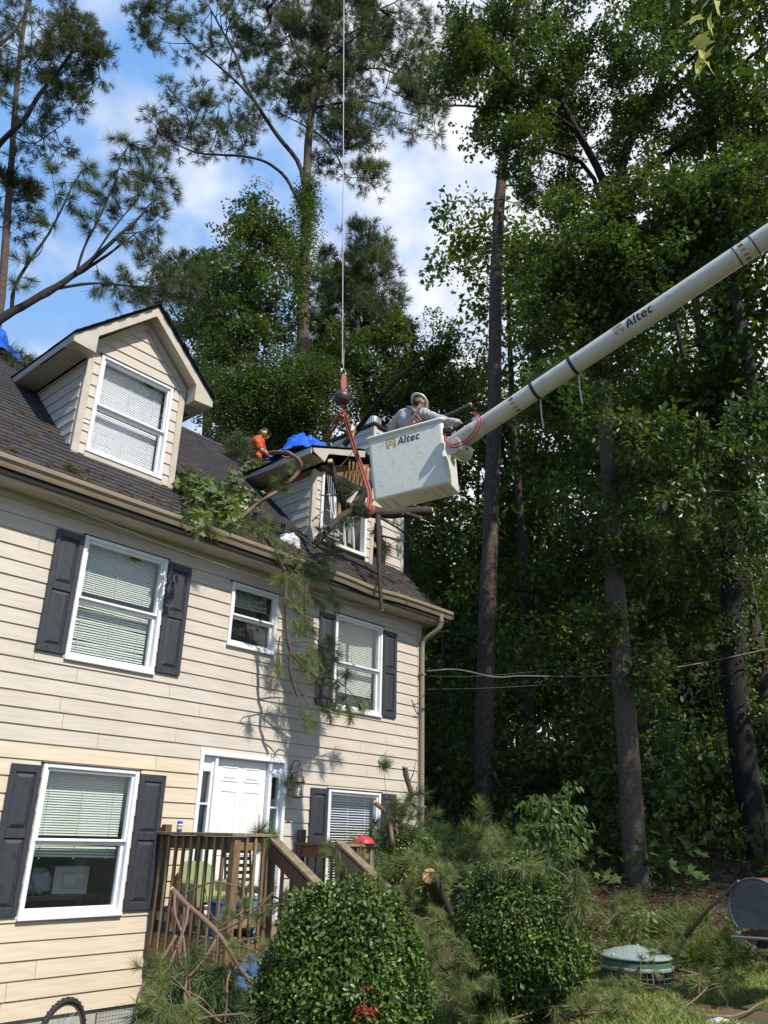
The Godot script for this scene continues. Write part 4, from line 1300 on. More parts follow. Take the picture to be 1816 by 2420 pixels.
func some_dir(r: RandomNumberGenerator) -> Vector3:
	var y := r.randf_range(-1, 1)
	var a := r.randf() * TAU
	var k := sqrt(1.0 - y * y)
	return Vector3(k * cos(a), y, k * sin(a))


func clump(kind: String, count: int, spread: float, size: float, seed_at: int, droop := 0.25, flat := 0.55) -> ArrayMesh:
	var r := RandomNumberGenerator.new()
	r.seed = seed_at
	var s := Shape.new()
	for k in count:
		var p := some_dir(r) * spread * pow(r.randf(), 0.5)
		p.y *= 0.75
		var out := (p.normalized() + some_dir(r) * 0.8 + Vector3(0, -droop, 0)).normalized()
		var up := (Vector3(0, flat * 2.0, 0) + some_dir(r) + p.normalized() * 0.4).normalized()
		up = (up - out * up.dot(out)).normalized()
		var z := size * r.randf_range(0.65, 1.2)
		if kind == "star": leaf_star(s, p, out, up, z)
		else: leaf_oval(s, p, out, up, z, 0.55 if kind == "round" else 0.42)
	return s.mesh()


func tuft(count: int, length: float, width: float, seed_at: int, open := 1.0, stem := 0.07) -> ArrayMesh:   # needles round a twig end that points along +y
	var r := RandomNumberGenerator.new()
	r.seed = seed_at
	var s := Shape.new()
	for k in count:
		var a := r.randf() * TAU
		var t := r.randf()
		var tip := deg_to_rad(lerpf(80.0, 14.0, t) * open * r.randf_range(0.7, 1.15))
		var side := Vector3(cos(a), 0, sin(a))
		var d := (Vector3.UP * cos(tip) + side * sin(tip)).normalized()
		var p := Vector3(0, t * stem, 0) + side * 0.004
		var l := length * r.randf_range(0.7, 1.1)
		var x := d.cross(some_dir(r)).normalized() * width * 0.5
		var bend := (side + some_dir(r) * 0.8) * l * r.randf_range(0.0, 0.26)
		var m := p + d * l * 0.55
		var e := p + d * l + bend
		s.quad(p - x, p + x, m + x, m - x)
		s.tri(m - x, m + x, e)
	return s.mesh()


func blades(count: int, height: float, spread: float, seed_at: int) -> ArrayMesh:
	var r := RandomNumberGenerator.new()
	r.seed = seed_at
	var s := Shape.new()
	for k in count:
		var a := r.randf() * TAU
		var p := Vector3(cos(a), 0, sin(a)) * spread * sqrt(r.randf())
		var lean := some_dir(r); lean.y = 0
		var h := height * r.randf_range(0.5, 1.1)
		var x := Vector3(cos(a * 3), 0, sin(a * 3)) * 0.0035
		var m := p + Vector3(0, h * 0.6, 0) + lean * h * 0.2
		var e := p + Vector3(0, h * 0.9, 0) + lean * h * 0.75
		s.quad(p - x, p + x, m + x * 0.8, m - x * 0.8)
		s.tri(m - x * 0.8, m + x * 0.8, e)
	return s.mesh()


func make_foliage() -> void:
	gaps.seed = 12; gaps.frequency = 0.75; gaps.fractal_octaves = 2
	F.star = [clump("star", 16, 0.27, 0.115, 1), clump("star", 16, 0.3, 0.12, 2), clump("star", 14, 0.24, 0.105, 3)]
	F.oval = [clump("oval", 16, 0.26, 0.115, 4), clump("oval", 15, 0.3, 0.125, 5)]
	F.long = [clump("oval", 11, 0.2, 0.15, 6, 0.7, 0.5), clump("oval", 10, 0.22, 0.16, 7, 0.7, 0.5)]
	F.wood = [clump("star", 20, 0.5, 0.17, 8), clump("oval", 22, 0.5, 0.18, 9)]
	F.small = [clump("round", 17, 0.065, 0.032, 10, -0.2, 0.2), clump("round", 16, 0.07, 0.037, 11, -0.2, 0.2)]
	F.wilt = [clump("star", 9, 0.13, 0.13, 12, 1.6, 0.3), clump("star", 8, 0.12, 0.12, 13, 1.6, 0.3)]
	F.vine = [clump("oval", 9, 0.08, 0.07, 14, 1.2, 0.3)]
	F.ivy = [clump("round", 12, 0.22, 0.09, 15, 0.6, 0.0)]
	F.tuft = [tuft(60, 0.2, 0.0042, 21), tuft(54, 0.19, 0.0042, 22, 0.8), tuft(56, 0.21, 0.0042, 23, 1.1)]
	F.far = [tuft(40, 0.22, 0.009, 24, 1.1, 0.12), tuft(36, 0.21, 0.009, 25, 0.9, 0.12)]
	F.grass = [blades(13, 0.085, 0.06, 31), blades(11, 0.07, 0.06, 32)]


func green(r: RandomNumberGenerator, base: Color, spread := 0.25) -> Color:   # linear
	var k := 1.0 + r.randf_range(-spread, spread)
	var warm := r.randf_range(-0.5, 1.0) * spread
	return Color(base.r * k * (1.0 + warm * 0.7), base.g * k, base.b * k * (1.0 - warm * 0.4))


func smooth_path(p: Array, per := 4) -> Array:
	if p.size() < 3: return p
	var o := []
	for k in p.size() - 1:
		var a: Vector3 = p[maxi(k - 1, 0)]; var b: Vector3 = p[k]; var c: Vector3 = p[k + 1]; var d: Vector3 = p[mini(k + 2, p.size() - 1)]
		var l := maxf(b.distance_to(c), 1e-4)
		if k == 0: a = b * 2.0 - c
		if k == p.size() - 2: d = c * 2.0 - b
		for j in per: o.append(b.cubic_interpolate_in_time(c, a, d, float(j) / per, l, -maxf(a.distance_to(b), 1e-4), l + maxf(c.distance_to(d), 1e-4)))
	o.append(p[-1])
	return o


func taper(count: int, r0: float, r1: float) -> Array:
	var o := []
	for k in count: o.append(lerpf(r0, r1, float(k) / maxi(1, count - 1)))
	return o


func turned(y: Vector3, r: RandomNumberGenerator, size := 1.0) -> Basis:   # a basis whose y looks along the given direction
	var x := y.cross(some_dir(r)).normalized()
	return Basis(x, y, x.cross(y)).scaled(Vector3.ONE * size) if x.length() > 0.1 else Basis.IDENTITY


class Growth:
	var wood := Shape.new()
	var hubs := []      # points along limbs from which twigs leave
	var places := {}    # foliage mesh -> transforms
	var tints := {}

	func add(mesh: Mesh, xf: Transform3D, tint: Color) -> void:
		if not places.has(mesh):
			places[mesh] = []; tints[mesh] = []
		places[mesh].append(xf); tints[mesh].append(tint)


func limb(t: Growth, p: Array, r0: float, r1: float, sides := 7, hub_from := 0.25) -> void:
	var q := smooth_path(p)
	t.wood.tube(q, taper(q.size(), r0, r1), sides, true, 0.07, q.size())
	for k in q.size():
		if float(k) / q.size() >= hub_from: t.hubs.append(q[k])


# twigs to points inside a blob, each with leaf clumps or needle tufts about its end
func fill(t: Growth, centre: Vector3, size: Vector3, twigs: int, per: int, meshes: Array, base: Color, r: RandomNumberGenerator, opt := {}) -> void:
	var reach: float = opt.get("reach", 0.42)
	var scale_to: float = opt.get("scale", 1.0)
	var pine: bool = opt.get("pine", false)
	var sides: int = opt.get("sides", 4)
	var fat: float = opt.get("fat", 0.014)
	for k in twigs:
		var c := centre + some_dir(r) * size * pow(r.randf(), 0.45) * 1.12
		if gaps.get_noise_3dv(c) < opt.get("gap", -0.13): continue
		var near: Vector3 = t.hubs[0]
		for h: Vector3 in t.hubs:
			if h.distance_squared_to(c) < near.distance_squared_to(c): near = h
		var d := c - near
		var sag := Vector3(0, -0.12 * d.length() if pine else 0.1 * d.length(), 0)
		var mid := near.lerp(c, 0.5) + sag + some_dir(r) * 0.06 * d.length()
		var path := smooth_path([near, mid, c], 3)
		t.wood.tube(path, taper(path.size(), fat * (0.7 + 0.5 * d.length()), fat * 0.35), sides, false)
		if d.length() < 1.6 and k % 3 == 0: t.hubs.append(mid)
		var along := (c - mid).normalized()
		var tone := green(r, base, opt.get("vary", 0.42))
		for j in per:
			var tint := green(r, tone, 0.2)
			if pine:   # short side shoots that turn up, a tuft on each
				var u := r.randf_range(0.35, 1.0)
				var from := mid.lerp(c, u)
				var dir := (along * 0.5 + some_dir(r) * 0.75 + Vector3(0, opt.get("up", 0.55), 0)).normalized()
				var l: float = reach * r.randf_range(0.35, 1.0)
				var end := from + dir * l
				if j % 2 == 0 or opt.get("twiggy", false): t.wood.tube([from, from.lerp(end, 0.5) + Vector3(0, -0.04 * l, 0), end], [fat * 0.4, fat * 0.33, fat * 0.22], 3, false)
				t.add(meshes[r.randi() % meshes.size()], Transform3D(turned(((end - from).normalized() + Vector3(0, opt.get("hang", 0.0), 0)).normalized(), r, scale_to * r.randf_range(0.8, 1.15)), end - dir * 0.03), tint)
			else:
				var at := c + some_dir(r) * reach * pow(r.randf(), 0.4) - along * reach * 0.4 * r.randf()
				t.add(meshes[r.randi() % meshes.size()], Transform3D(Basis(Vector3.UP, r.randf() * TAU) * Basis(Vector3.RIGHT, r.randf_range(-0.5, 0.5)).scaled(Vector3.ONE * scale_to * r.randf_range(0.75, 1.2)), at), tint)


func finish(t: Growth, o: Node3D, wood_mat: Material, leaf_mat: Material, wood_name := "branches", leaf_name := "foliage") -> void:
	var at := o.position
	for k in t.wood.v.size(): t.wood.v[k] -= at
	if t.wood.v.size(): part(o, wood_name, t.wood, wood_mat).set_meta("kind", "stuff")
	for m in t.places:
		var p: Array = t.places[m].map(func(x): return Transform3D(x.basis, x.origin - at))
		scatter(o, leaf_name, m, leaf_mat, p, t.tints[m])


func trunk_part(o: Node3D, p: Array, r0: float, r1: float, mat: Material, sides := 14, flare := 1.35) -> void:
	var q := smooth_path(p, 6)
	var rad := taper(q.size(), r0, r1)
	for k in mini(5, rad.size()): rad[k] *= lerpf(flare, 1.0, k / 5.0)
	var s := Shape.new()
	s.tube(q.map(func(x): return x - o.position), rad, sides, true, 0.05, int(r0 * 1000))
	part(o, "trunk", s, mat)



func down(p: Array) -> Array:   # the path with a first point on the ground below its lowest one
	var q: Vector3 = p[0]
	return [Vector3(q.x, ground_y(q.x, q.z) - 0.15, q.z)] + p


func forest() -> void:
	var r := RandomNumberGenerator.new()
	r.seed = 99
	var pine_green := Color(0.085, 0.125, 0.052)
	var leaf_green := Color(0.082, 0.138, 0.04)
	# --- the tall pine behind the house
	var p := down(pts([15.29, 16.24, -17.41, 15.22, 18.1, -17.49, 15.16, 20.07, -17.56, 15.12, 22.15, -17.6, 15.06, 24.34, -17.67, 15.02, 26.67, -17.72, 15.06, 28.64, -17.67, 15.11, 30.97, -17.61, 15.15, 33.15, -17.56, 15.19, 35.74, -17.53, 15.22, 38.81, -17.49]))
	var o := thing("tall_pine", "tall vine-wrapped pine behind the roof, in line with the crane cable", "pine tree", p[0], "tall pines")
	trunk_part(o, p, 0.25, 0.06, M.bark_pine)
	var t := Growth.new()
	limb(t, pts([15.02, 23.12, -17.72, 14.82, 23.77, -17.94, 14.42, 24.88, -18.39, 13.98, 25.44, -18.88, 13.15, 25.17, -19.06, 12.57, 25.22, -19.71, 11.99, 25.3, -20.37, 11.31, 25.03, -20.38, 10.88, 25.42, -20.86, 10.54, 26.1, -21.24]), 0.075, 0.015)
	limb(t, pts([12.68, 25.42, -19.89, 12.56, 26.24, -20.03, 12.43, 27.19, -20.18, 12.48, 28.17, -20.12]), 0.02, 0.008, 5)
	limb(t, pts([11.88, 25.09, -20.18, 11.7, 26.01, -20.39, 11.53, 27.06, -20.58]), 0.02, 0.008, 5)
	limb(t, pts([13.33, 25.49, -19.32, 13.18, 26.37, -19.48, 12.92, 27.27, -19.77]), 0.02, 0.008, 5)
	limb(t, pts([14.97, 24.45, -17.77, 14.9, 25.02, -17.84, 14.08, 27.11, -18.77, 13.23, 27.74, -18.82, 12.87, 28.84, -19.23, 12.54, 30.35, -19.6, 12.08, 31.79, -20.12, 11.6, 33.27, -20.65]), 0.1, 0.03)
	limb(t, pts([13.26, 28.14, -19.09, 12.74, 29.19, -19.68, 11.74, 29.51, -19.9, 11.13, 30.43, -20.58, 10.5, 31.45, -21.29, 9.81, 32.35, -22.06]), 0.05, 0.012)
	limb(t, pts([11.13, 30.43, -20.58, 10.34, 30.52, -21.47, 9.62, 31.67, -22.27]), 0.02, 0.008, 5)
	limb(t, pts([14.93, 27.27, -17.81, 14.84, 27.39, -17.91, 14.47, 27.74, -18.33, 14.02, 28.21, -18.83]), 0.04, 0.012)
	limb(t, pts([15.05, 29.4, -17.68, 14.85, 30.29, -17.9, 14.42, 31.6, -18.38, 14.17, 33.1, -18.67, 14.01, 35.09, -18.85]), 0.05, 0.02)
	limb(t, pts([14.99, 30.17, -17.74, 15.45, 31.12, -17.23, 15.87, 31.94, -16.76, 16, 32.25, -15.86, 16.36, 33.37, -15.46]), 0.05, 0.015)
	limb(t, pts([15.07, 29.4, -17.66, 15.79, 30.21, -16.85, 16.9, 30.53, -15.6, 17.53, 29.9, -14.9, 18.15, 29.55, -14.2]), 0.05, 0.012)
	limb(t, pts([15.01, 27.27, -17.73, 15.41, 26.69, -17.28, 15.86, 25.53, -16.77, 16.05, 24.84, -16.56, 16.64, 24.76, -15.9]), 0.045, 0.01)
	limb(t, pts([14.97, 28.26, -17.77, 15.89, 28.63, -16.73, 16.56, 28.71, -15.98, 17.24, 28.24, -15.22, 17.72, 28.02, -14.68, 18.21, 27.6, -14.13]), 0.045, 0.01)
	limb(t, pts([15.12, 31.5, -17.6, 15.46, 32.89, -17.22, 15.74, 34.31, -16.91, 15.89, 36.08, -16.74]), 0.05, 0.02)
	limb(t, pts([15.16, 32.32, -17.56, 14.6, 33.4, -18.18, 14.34, 35.11, -18.48]), 0.04, 0.02)
	limb(t, pts([15.79, 32.52, -18.35, 17.37, 35.33, -18.09, 18.18, 36.28, -17.17, 19.02, 36.94, -16.23]), 0.05, 0.015)
	t.hubs.append_array(p.slice(4))
	for b in [[Vector3(11.82, 26.81, -20.7), 1.3, 34], [Vector3(11.13, 25.98, -21.04), 0.7, 14], [Vector3(12.88, 26.86, -19.52), 0.8, 14], [Vector3(10.78, 31.72, -21.43), 1.2, 24], [Vector3(9.87, 31.68, -22), 0.6, 10], [Vector3(12.37, 32.07, -19.94), 1.5, 40], [Vector3(13.12, 29.85, -19.24), 1.0, 14],
		[Vector3(14.18, 32.82, -18.66), 1.7, 60], [Vector3(14.99, 35.14, -17.74), 2.4, 90], [Vector3(15.96, 33.47, -16.66), 1.8, 66], [Vector3(17.12, 32.97, -15.35), 1.5, 46], [Vector3(14.35, 29.11, -18.47), 1.1, 40], [Vector3(15.03, 30.43, -17.7), 1.5, 60], [Vector3(16.04, 30.22, -16.57), 1.2, 36], [Vector3(16.47, 27.22, -16.09), 1.0, 26], [Vector3(15.79, 27.92, -16.85), 1.1, 34], [Vector3(16.64, 24.76, -15.9), 0.5, 12], [Vector3(17.84, 27.9, -14.54), 0.7, 16], [Vector3(15.43, 25.98, -17.25), 0.7, 14], [Vector3(17.52, 31.09, -14.91), 1.0, 22]]:
		fill(t, b[0], Vector3.ONE * b[1] * 1.15, b[2], 10, F.far, pine_green, r, {"pine": true, "reach": 0.55, "scale": 1.25, "fat": 0.018, "twiggy": true})
	finish(t, o, M.bark_limb, M.needle, "branches", "needles")
	var vine := Growth.new()
	vine.hubs.append_array(smooth_path(p.slice(1, 6), 8))
	for b in [[Vector3(14.91, 20.64, -17.39), 1.9], [Vector3(14.86, 22.3, -17.44), 1.2], [Vector3(14.85, 23.38, -17.45), 0.8]]: fill(vine, b[0], Vector3(b[1] * 0.5, b[1], b[1] * 0.5), 46, 5, F.oval, leaf_green * 1.1, r, {"reach": 0.3, "scale": 0.75})
	finish(vine, o, M.bark_limb, M.leaf, "vine_stems", "vine_leaves")
	# --- the pine at the left edge
	p = down(pts([6.03, 14.47, -18.79, 5.93, 15.65, -18.91, 5.74, 17.53, -19.12, 5.57, 19.37, -19.3, 5.38, 21.33, -19.53, 5.2, 23.43, -19.72, 5.05, 25.68, -19.89, 4.89, 27.87, -20.07]))
	o = thing("edge_pine", "slender sunlit pine at the left edge beside the open sky", "pine tree", p[0], "tall pines")
	trunk_part(o, p, 0.12, 0.05, M.bark_pine)
	t = Growth.new()
	t.hubs.append_array(p.slice(3))
	limb(t, pts([4.79, 17.67, -18.68, 4.98, 18.65, -18.46, 5.15, 19.02, -17.67, 5.32, 19.99, -17.48, 5.43, 20.47, -16.75, 5.58, 21.35, -16.59, 5.54, 22.07, -16.63]), 0.09, 0.02)
	limb(t, pts([5.32, 19.99, -17.48, 5.73, 20.36, -17.02, 6.15, 20.38, -16.56, 6.32, 20.73, -16.36]), 0.03, 0.01, 5)
	limb(t, pts([5.1, 18.99, -18.33, 5.55, 18.67, -17.82, 5.9, 19.19, -17.43, 6.11, 19.54, -17.19]), 0.02, 0.008, 5)
	limb(t, pts([4.61, 23.56, -18.13, 4.86, 22.25, -17.85, 4.97, 21.16, -17.73, 5.15, 20.3, -17.52]), 0.02, 0.008, 5)
	limb(t, pts([4.27, 21.93, -19.26, 4.6, 22.7, -18.89, 4.81, 23.87, -18.66, 4.84, 25.08, -18.63]), 0.05, 0.02, 5)
	for b in [[Vector3(5.35, 21.16, -16.84), 0.8, 34], [Vector3(6.01, 20.84, -16.11), 0.42, 16], [Vector3(5.48, 22.25, -16.7), 0.6, 20], [Vector3(4.82, 21.64, -18.05), 0.95, 36], [Vector3(4.48, 23.66, -19.03), 1.0, 32], [Vector3(5.69, 19.86, -16.77), 0.5, 14], [Vector3(4.81, 20.52, -18.66), 0.7, 20], [Vector3(5.68, 19.01, -17.68), 0.6, 9]]:
		fill(t, b[0], Vector3.ONE * b[1], b[2], 9, F.far, Color(0.08, 0.11, 0.055), r, {"pine": true, "reach": 0.4, "up": -0.05, "hang": -0.35, "scale": 0.95, "twiggy": true})
	for b in [[Vector3(5.75, 18.19, -19.1), 0.7, 12], [Vector3(6.27, 18.01, -19.27), 0.7, 12], [Vector3(5.84, 16.89, -19), 0.5, 8]]: fill(t, b[0], Vector3.ONE * b[1], b[2], 9, F.far, Color(0.075, 0.1, 0.035), r, {"pine": true, "reach": 0.4, "scale": 1.1})
	finish(t, o, M.bark_limb, M.needle, "branches", "needles")
	# --- the tall bare-trunked pine right of the house
	p = pts([14.94, 1.95, -10.29, 15.01, 4.74, -10.2, 15.14, 8.04, -10.06, 15.29, 11.82, -9.89, 15.42, 16.23, -9.75, 15.55, 19.06, -9.6, 15.71, 21.24, -9.42, 15.86, 23.37, -9.25, 15.99, 25.44, -9.1, 16.13, 27.65, -8.95, 16.28, 30.48, -8.78])
	p = down(p)
	o = thing("bare_pine", "tall straight pine with bare reddish trunk right of the house", "pine tree", p[0], "tall pines")
	trunk_part(o, p, 0.225, 0.1, M.bark_pine, 18, 1.15)
	t = Growth.new()
	limb(t, pts([15.83, 22.68, -9.28, 15.35, 22.72, -9.83, 14.92, 22.77, -10.31, 13.81, 22.21, -10.81, 13.25, 22.47, -11.43, 12.95, 22.85, -11.77]), 0.05, 0.01)
	limb(t, pts([15.67, 20.28, -9.47, 16.03, 20.19, -9.06, 15.89, 19.39, -8.47, 16.06, 19.28, -8.27]), 0.04, 0.012)
	limb(t, pts([15.69, 20.32, -9.44, 15.79, 19.69, -9.33, 15.91, 19.08, -9.2, 15.97, 18.56, -9.13]), 0.02, 0.01, 5)
	limb(t, pts([15.9, 24.39, -9.2, 15.29, 24.98, -9.89, 14.34, 24.52, -10.21]), 0.05, 0.012)
	limb(t, pts([15.61, 19.59, -9.54, 15.93, 19.61, -9.18, 16.2, 19.57, -8.87, 16.41, 19.1, -8.64]), 0.03, 0.012, 5)
	t.hubs.append_array(p.slice(8))
	for b in [[Vector3(13.42, 22.79, -11.39), 0.45, 10], [Vector3(13.89, 21.66, -10.87), 0.4, 8], [Vector3(14.17, 23.22, -10.55), 0.5, 12], [Vector3(14.73, 24.91, -10.22), 0.7, 14], [Vector3(15.92, 19.07, -8.89), 0.45, 8], [Vector3(16.29, 18.41, -8.77), 0.5, 8], [Vector3(16.03, 26.97, -9.06), 1.6, 40]]:
		fill(t, b[0], Vector3.ONE * b[1], b[2], 9, F.far, pine_green, r, {"pine": true, "reach": 0.42, "scale": 1.1})
	finish(t, o, M.bark_limb, M.needle, "branches", "needles")
	# --- the grey-barked broadleaf tree whose crown fills the upper right
	p = pts([14.19, 1.59, -6.61, 14.22, 3.46, -6.58, 14.24, 5.17, -6.56, 14.26, 7.04, -6.54, 14.32, 9.1, -6.47, 14.34, 10.77, -6.44, 14.45, 12.59, -6.33, 14.63, 14.29, -6.12, 14.82, 15.96, -5.91])
	p = down(p)
	o = thing("broadleaf_tree", "big grey-barked broadleaf tree with dark spreading limbs over the lift arm", "tree", p[0])
	trunk_part(o, p, 0.215, 0.13, M.bark_grey, 18, 1.2)
	t = Growth.new()
	limb(t, pts([14.79, 15.68, -5.94, 15.12, 17.84, -5.57, 15.63, 19.46, -5, 16.08, 21.18, -4.5, 16.1, 23.18, -4.47, 16.25, 25.83, -4.3]), 0.13, 0.04, 9)
	limb(t, pts([14.79, 15.68, -5.94, 14.59, 17.28, -6.17, 13.83, 17.95, -6.27, 13.58, 19.28, -6.55, 13.52, 20.86, -6.61, 13.44, 22.99, -6.71]), 0.11, 0.03, 8)
	limb(t, pts([14.87, 16.11, -5.86, 15.17, 17.11, -4.77, 15.21, 17.26, -3.97, 15.47, 17.03, -2.92, 15.71, 16.99, -1.9]), 0.1, 0.03, 8)
	limb(t, pts([14.63, 14.42, -6.13, 14.33, 17.42, -6.46, 13.31, 17.25, -6.85, 12.35, 16.76, -7.18, 11.98, 16.6, -7.59]), 0.07, 0.015, 7)
	limb(t, pts([14.48, 12.84, -6.29, 14.21, 12.7, -6.6, 13.38, 12.25, -6.62, 13.32, 12.3, -6.69]), 0.06, 0.045, 7)
	limb(t, pts([14.44, 12.34, -6.34, 13.65, 12.22, -4.97, 13.3, 12.35, -3.85, 13.42, 12.61, -2.97, 13.47, 12.51, -2.17]), 0.07, 0.02, 7)
	limb(t, pts([14.44, 12.34, -6.34, 13.24, 12.81, -6.18, 12.41, 13.12, -6.36, 11.64, 12.92, -6.47]), 0.05, 0.015, 6)
	limb(t, pts([14.4, 11.36, -6.38, 12.99, 10.37, -6.46, 12.16, 9.84, -6.65, 11.46, 9.23, -6.67]), 0.05, 0.012, 6)
	limb(t, pts([14.67, 14.69, -6.08, 13.14, 12.74, -4.79, 12.37, 12.79, -4.15, 12.08, 13, -3.73]), 0.05, 0.02, 6)
	limb(t, pts([14.33, 8.99, -6.46, 14.07, 7.98, -6.15, 14.03, 7.12, -5.89, 14.01, 5.04, -5.92]), 0.02, 0.008, 5)
	limb(t, pts([12.15, 13.29, -6.65, 11.67, 13.58, -7.19, 11.37, 13.25, -7.53, 11.2, 12.82, -7.72]), 0.014, 0.006, 5)
	limb(t, pts([12.81, 15.56, -7.41, 12.38, 15.68, -7.9, 12.13, 15.53, -8.18, 11.94, 15.11, -8.39]), 0.014, 0.006, 5)
	limb(t, pts([15.63, 19.46, -5, 15.44, 19.99, -3.71, 15.57, 20.33, -2.81, 15.84, 20.65, -1.76]), 0.06, 0.02, 6)
	limb(t, pts([13.83, 17.95, -6.27, 12.54, 18.57, -6.96, 11.63, 19.3, -7.39, 11.1, 19.98, -7.68]), 0.05, 0.012, 6)
	for b in [[Vector3(12.41, 21.5, -7.86), 1.3, 42], [Vector3(11.58, 19.63, -8.04), 0.8, 24], [Vector3(12.44, 19.23, -7.53), 1.1, 44], [Vector3(11.93, 17.77, -7.65), 0.75, 30], [Vector3(13.45, 21.03, -6.7), 1.4, 50], [Vector3(14.69, 21.61, -5.3), 1.5, 50], [Vector3(16.75, 23.04, -4.5), 1.7, 50], [Vector3(16.18, 20.52, -2.88), 1.5, 50],
		[Vector3(13.81, 18.97, -7.04), 1.2, 46], [Vector3(15.3, 20.44, -6.12), 1.4, 50], [Vector3(15.98, 19.4, -4.61), 1.5, 46], [Vector3(15.99, 17.82, -3.09), 1.3, 46], [Vector3(15.49, 18.14, -5.9), 1.3, 34], [Vector3(15.64, 16.54, -4.23), 1.3, 44], [Vector3(15.02, 14.99, -2.98), 1.1, 40], [Vector3(12.49, 16.77, -7.02), 0.6, 16], [Vector3(14.79, 17.33, -7.45), 0.8, 16],
		[Vector3(12, 13.42, -5.47), 0.75, 44], [Vector3(12.6, 13.15, -4.49), 0.95, 58], [Vector3(11.69, 11.98, -5.52), 0.85, 50], [Vector3(12.46, 11.71, -4.5), 0.95, 54], [Vector3(13, 12.59, -3.44), 0.95, 54], [Vector3(13.27, 13.22, -2.83), 0.7, 30], [Vector3(11.59, 11.18, -6.23), 0.75, 34], [Vector3(12.82, 11.04, -5.9), 0.9, 34], [Vector3(11.68, 9.31, -5.82), 0.55, 34], [Vector3(11.69, 9.23, -6.41), 0.5, 20], [Vector3(11.99, 13.02, -6.68), 0.3, 8], [Vector3(13.85, 8.5, -6.1), 0.5, 14], [Vector3(13.52, 7.59, -6.46), 0.4, 9], [Vector3(13.97, 7.03, -5.96), 0.5, 12], [Vector3(13.74, 5.67, -6.37), 0.4, 6], [Vector3(13.98, 4.62, -5.95), 0.5, 9]]:
		fill(t, b[0], Vector3.ONE * b[1], b[2], 13, F.star, leaf_green, r, {"reach": 0.42, "scale": 0.74, "gap": -0.06})
	for q in pts([12.11, 14.21, -7.45, 12, 14.01, -7.57, 11.89, 13.88, -7.69, 11.79, 13.68, -7.81, 11.72, 13.49, -7.89, 11.64, 13.3, -7.98, 11.59, 13.11, -8.03, 11.94, 14.27, -7.64, 12.03, 13.76, -7.54, 11.64, 12.99, -7.97, 11.53, 14.64, -8.1, 11.64, 14.85, -7.98, 11.74, 15.05, -7.86, 11.85, 15.17, -7.74, 12.02, 15.2, -7.55, 11.67, 14.65, -7.95, 11.58, 14.45, -8.04, 11.88, 14.93, -7.71]):
		t.add(F.star[2], Transform3D(Basis(Vector3.UP, r.randf() * TAU).scaled(Vector3.ONE * 0.7), q), green(r, leaf_green))
	finish(t, o, M.bark_dark, M.leaf)
	# --- ivy-clad trunk near the right edge
	p = down(pts([17.71, 4.7, -5.67, 17.96, 7.82, -5.39, 18.13, 10.16, -5.19, 18.24, 12.06, -5.07, 18.39, 14.12, -4.9, 18.6, 16.21, -4.67]))
	o = thing("ivy_tree", "dark trunk thickly wrapped in ivy near the right edge", "tree", p[0])
	trunk_part(o, p, 0.26, 0.2, M.bark_dark, 12, 1.1)
	t = Growth.new()
	t.hubs.append_array(smooth_path(p, 8))
	for k in 9: fill(t, p[1].lerp(p[-1], k / 8.0), Vector3(0.5, 0.9, 0.5), 34, 6, F.ivy, leaf_green, r, {"reach": 0.25})
	finish(t, o, M.bark_dark, M.leaf)
	# --- low bright branches with long leaves at the right
	p = down(pts([11.71, 3.58, -2.64, 11.82, 4.84, -2.51, 11.95, 6.21, -2.36]))
	o = thing("young_tree", "young tree with long bright leaves reaching in from the right below the lift arm", "tree", p[0])
	trunk_part(o, p, 0.06, 0.04, M.bark_grey, 8)
	t = Growth.new()
	limb(t, pts([11.95, 6.21, -2.36, 11.26, 6.79, -2.69, 10.63, 6.96, -3.1, 10.17, 7.17, -3.62, 9.67, 7, -4.17]), 0.03, 0.006, 5)
	limb(t, pts([11.93, 6, -2.38, 11.15, 6.21, -2.81, 10.48, 6.24, -3.27, 9.95, 6.01, -3.86]), 0.025, 0.006, 5)
	limb(t, pts([11.9, 5.65, -2.42, 11.32, 5.63, -2.77, 10.97, 5.55, -3.16]), 0.02, 0.006, 5)
	limb(t, pts([11.95, 6.21, -2.36, 11.63, 7.04, -2.58, 11.47, 7.65, -2.76]), 0.02, 0.006, 5)
	for b in [[Vector3(10.94, 6.7, -3.05), 0.55, 34], [Vector3(10.29, 7.1, -3.48), 0.4, 26], [Vector3(9.84, 6.93, -3.98), 0.28, 16], [Vector3(11.14, 7.38, -2.82), 0.35, 20], [Vector3(10.23, 6.2, -3.69), 0.3, 14], [Vector3(11.05, 5.89, -3.08), 0.4, 20], [Vector3(9.68, 7.15, -4.16), 0.16, 6]]:
		fill(t, b[0], Vector3(b[1], b[1] * 0.75, b[1]), b[2], 4, F.long, leaf_green, r, {"reach": 0.24, "scale": 0.8, "fat": 0.006})
	finish(t, o, M.bark_grey, M.leaf)
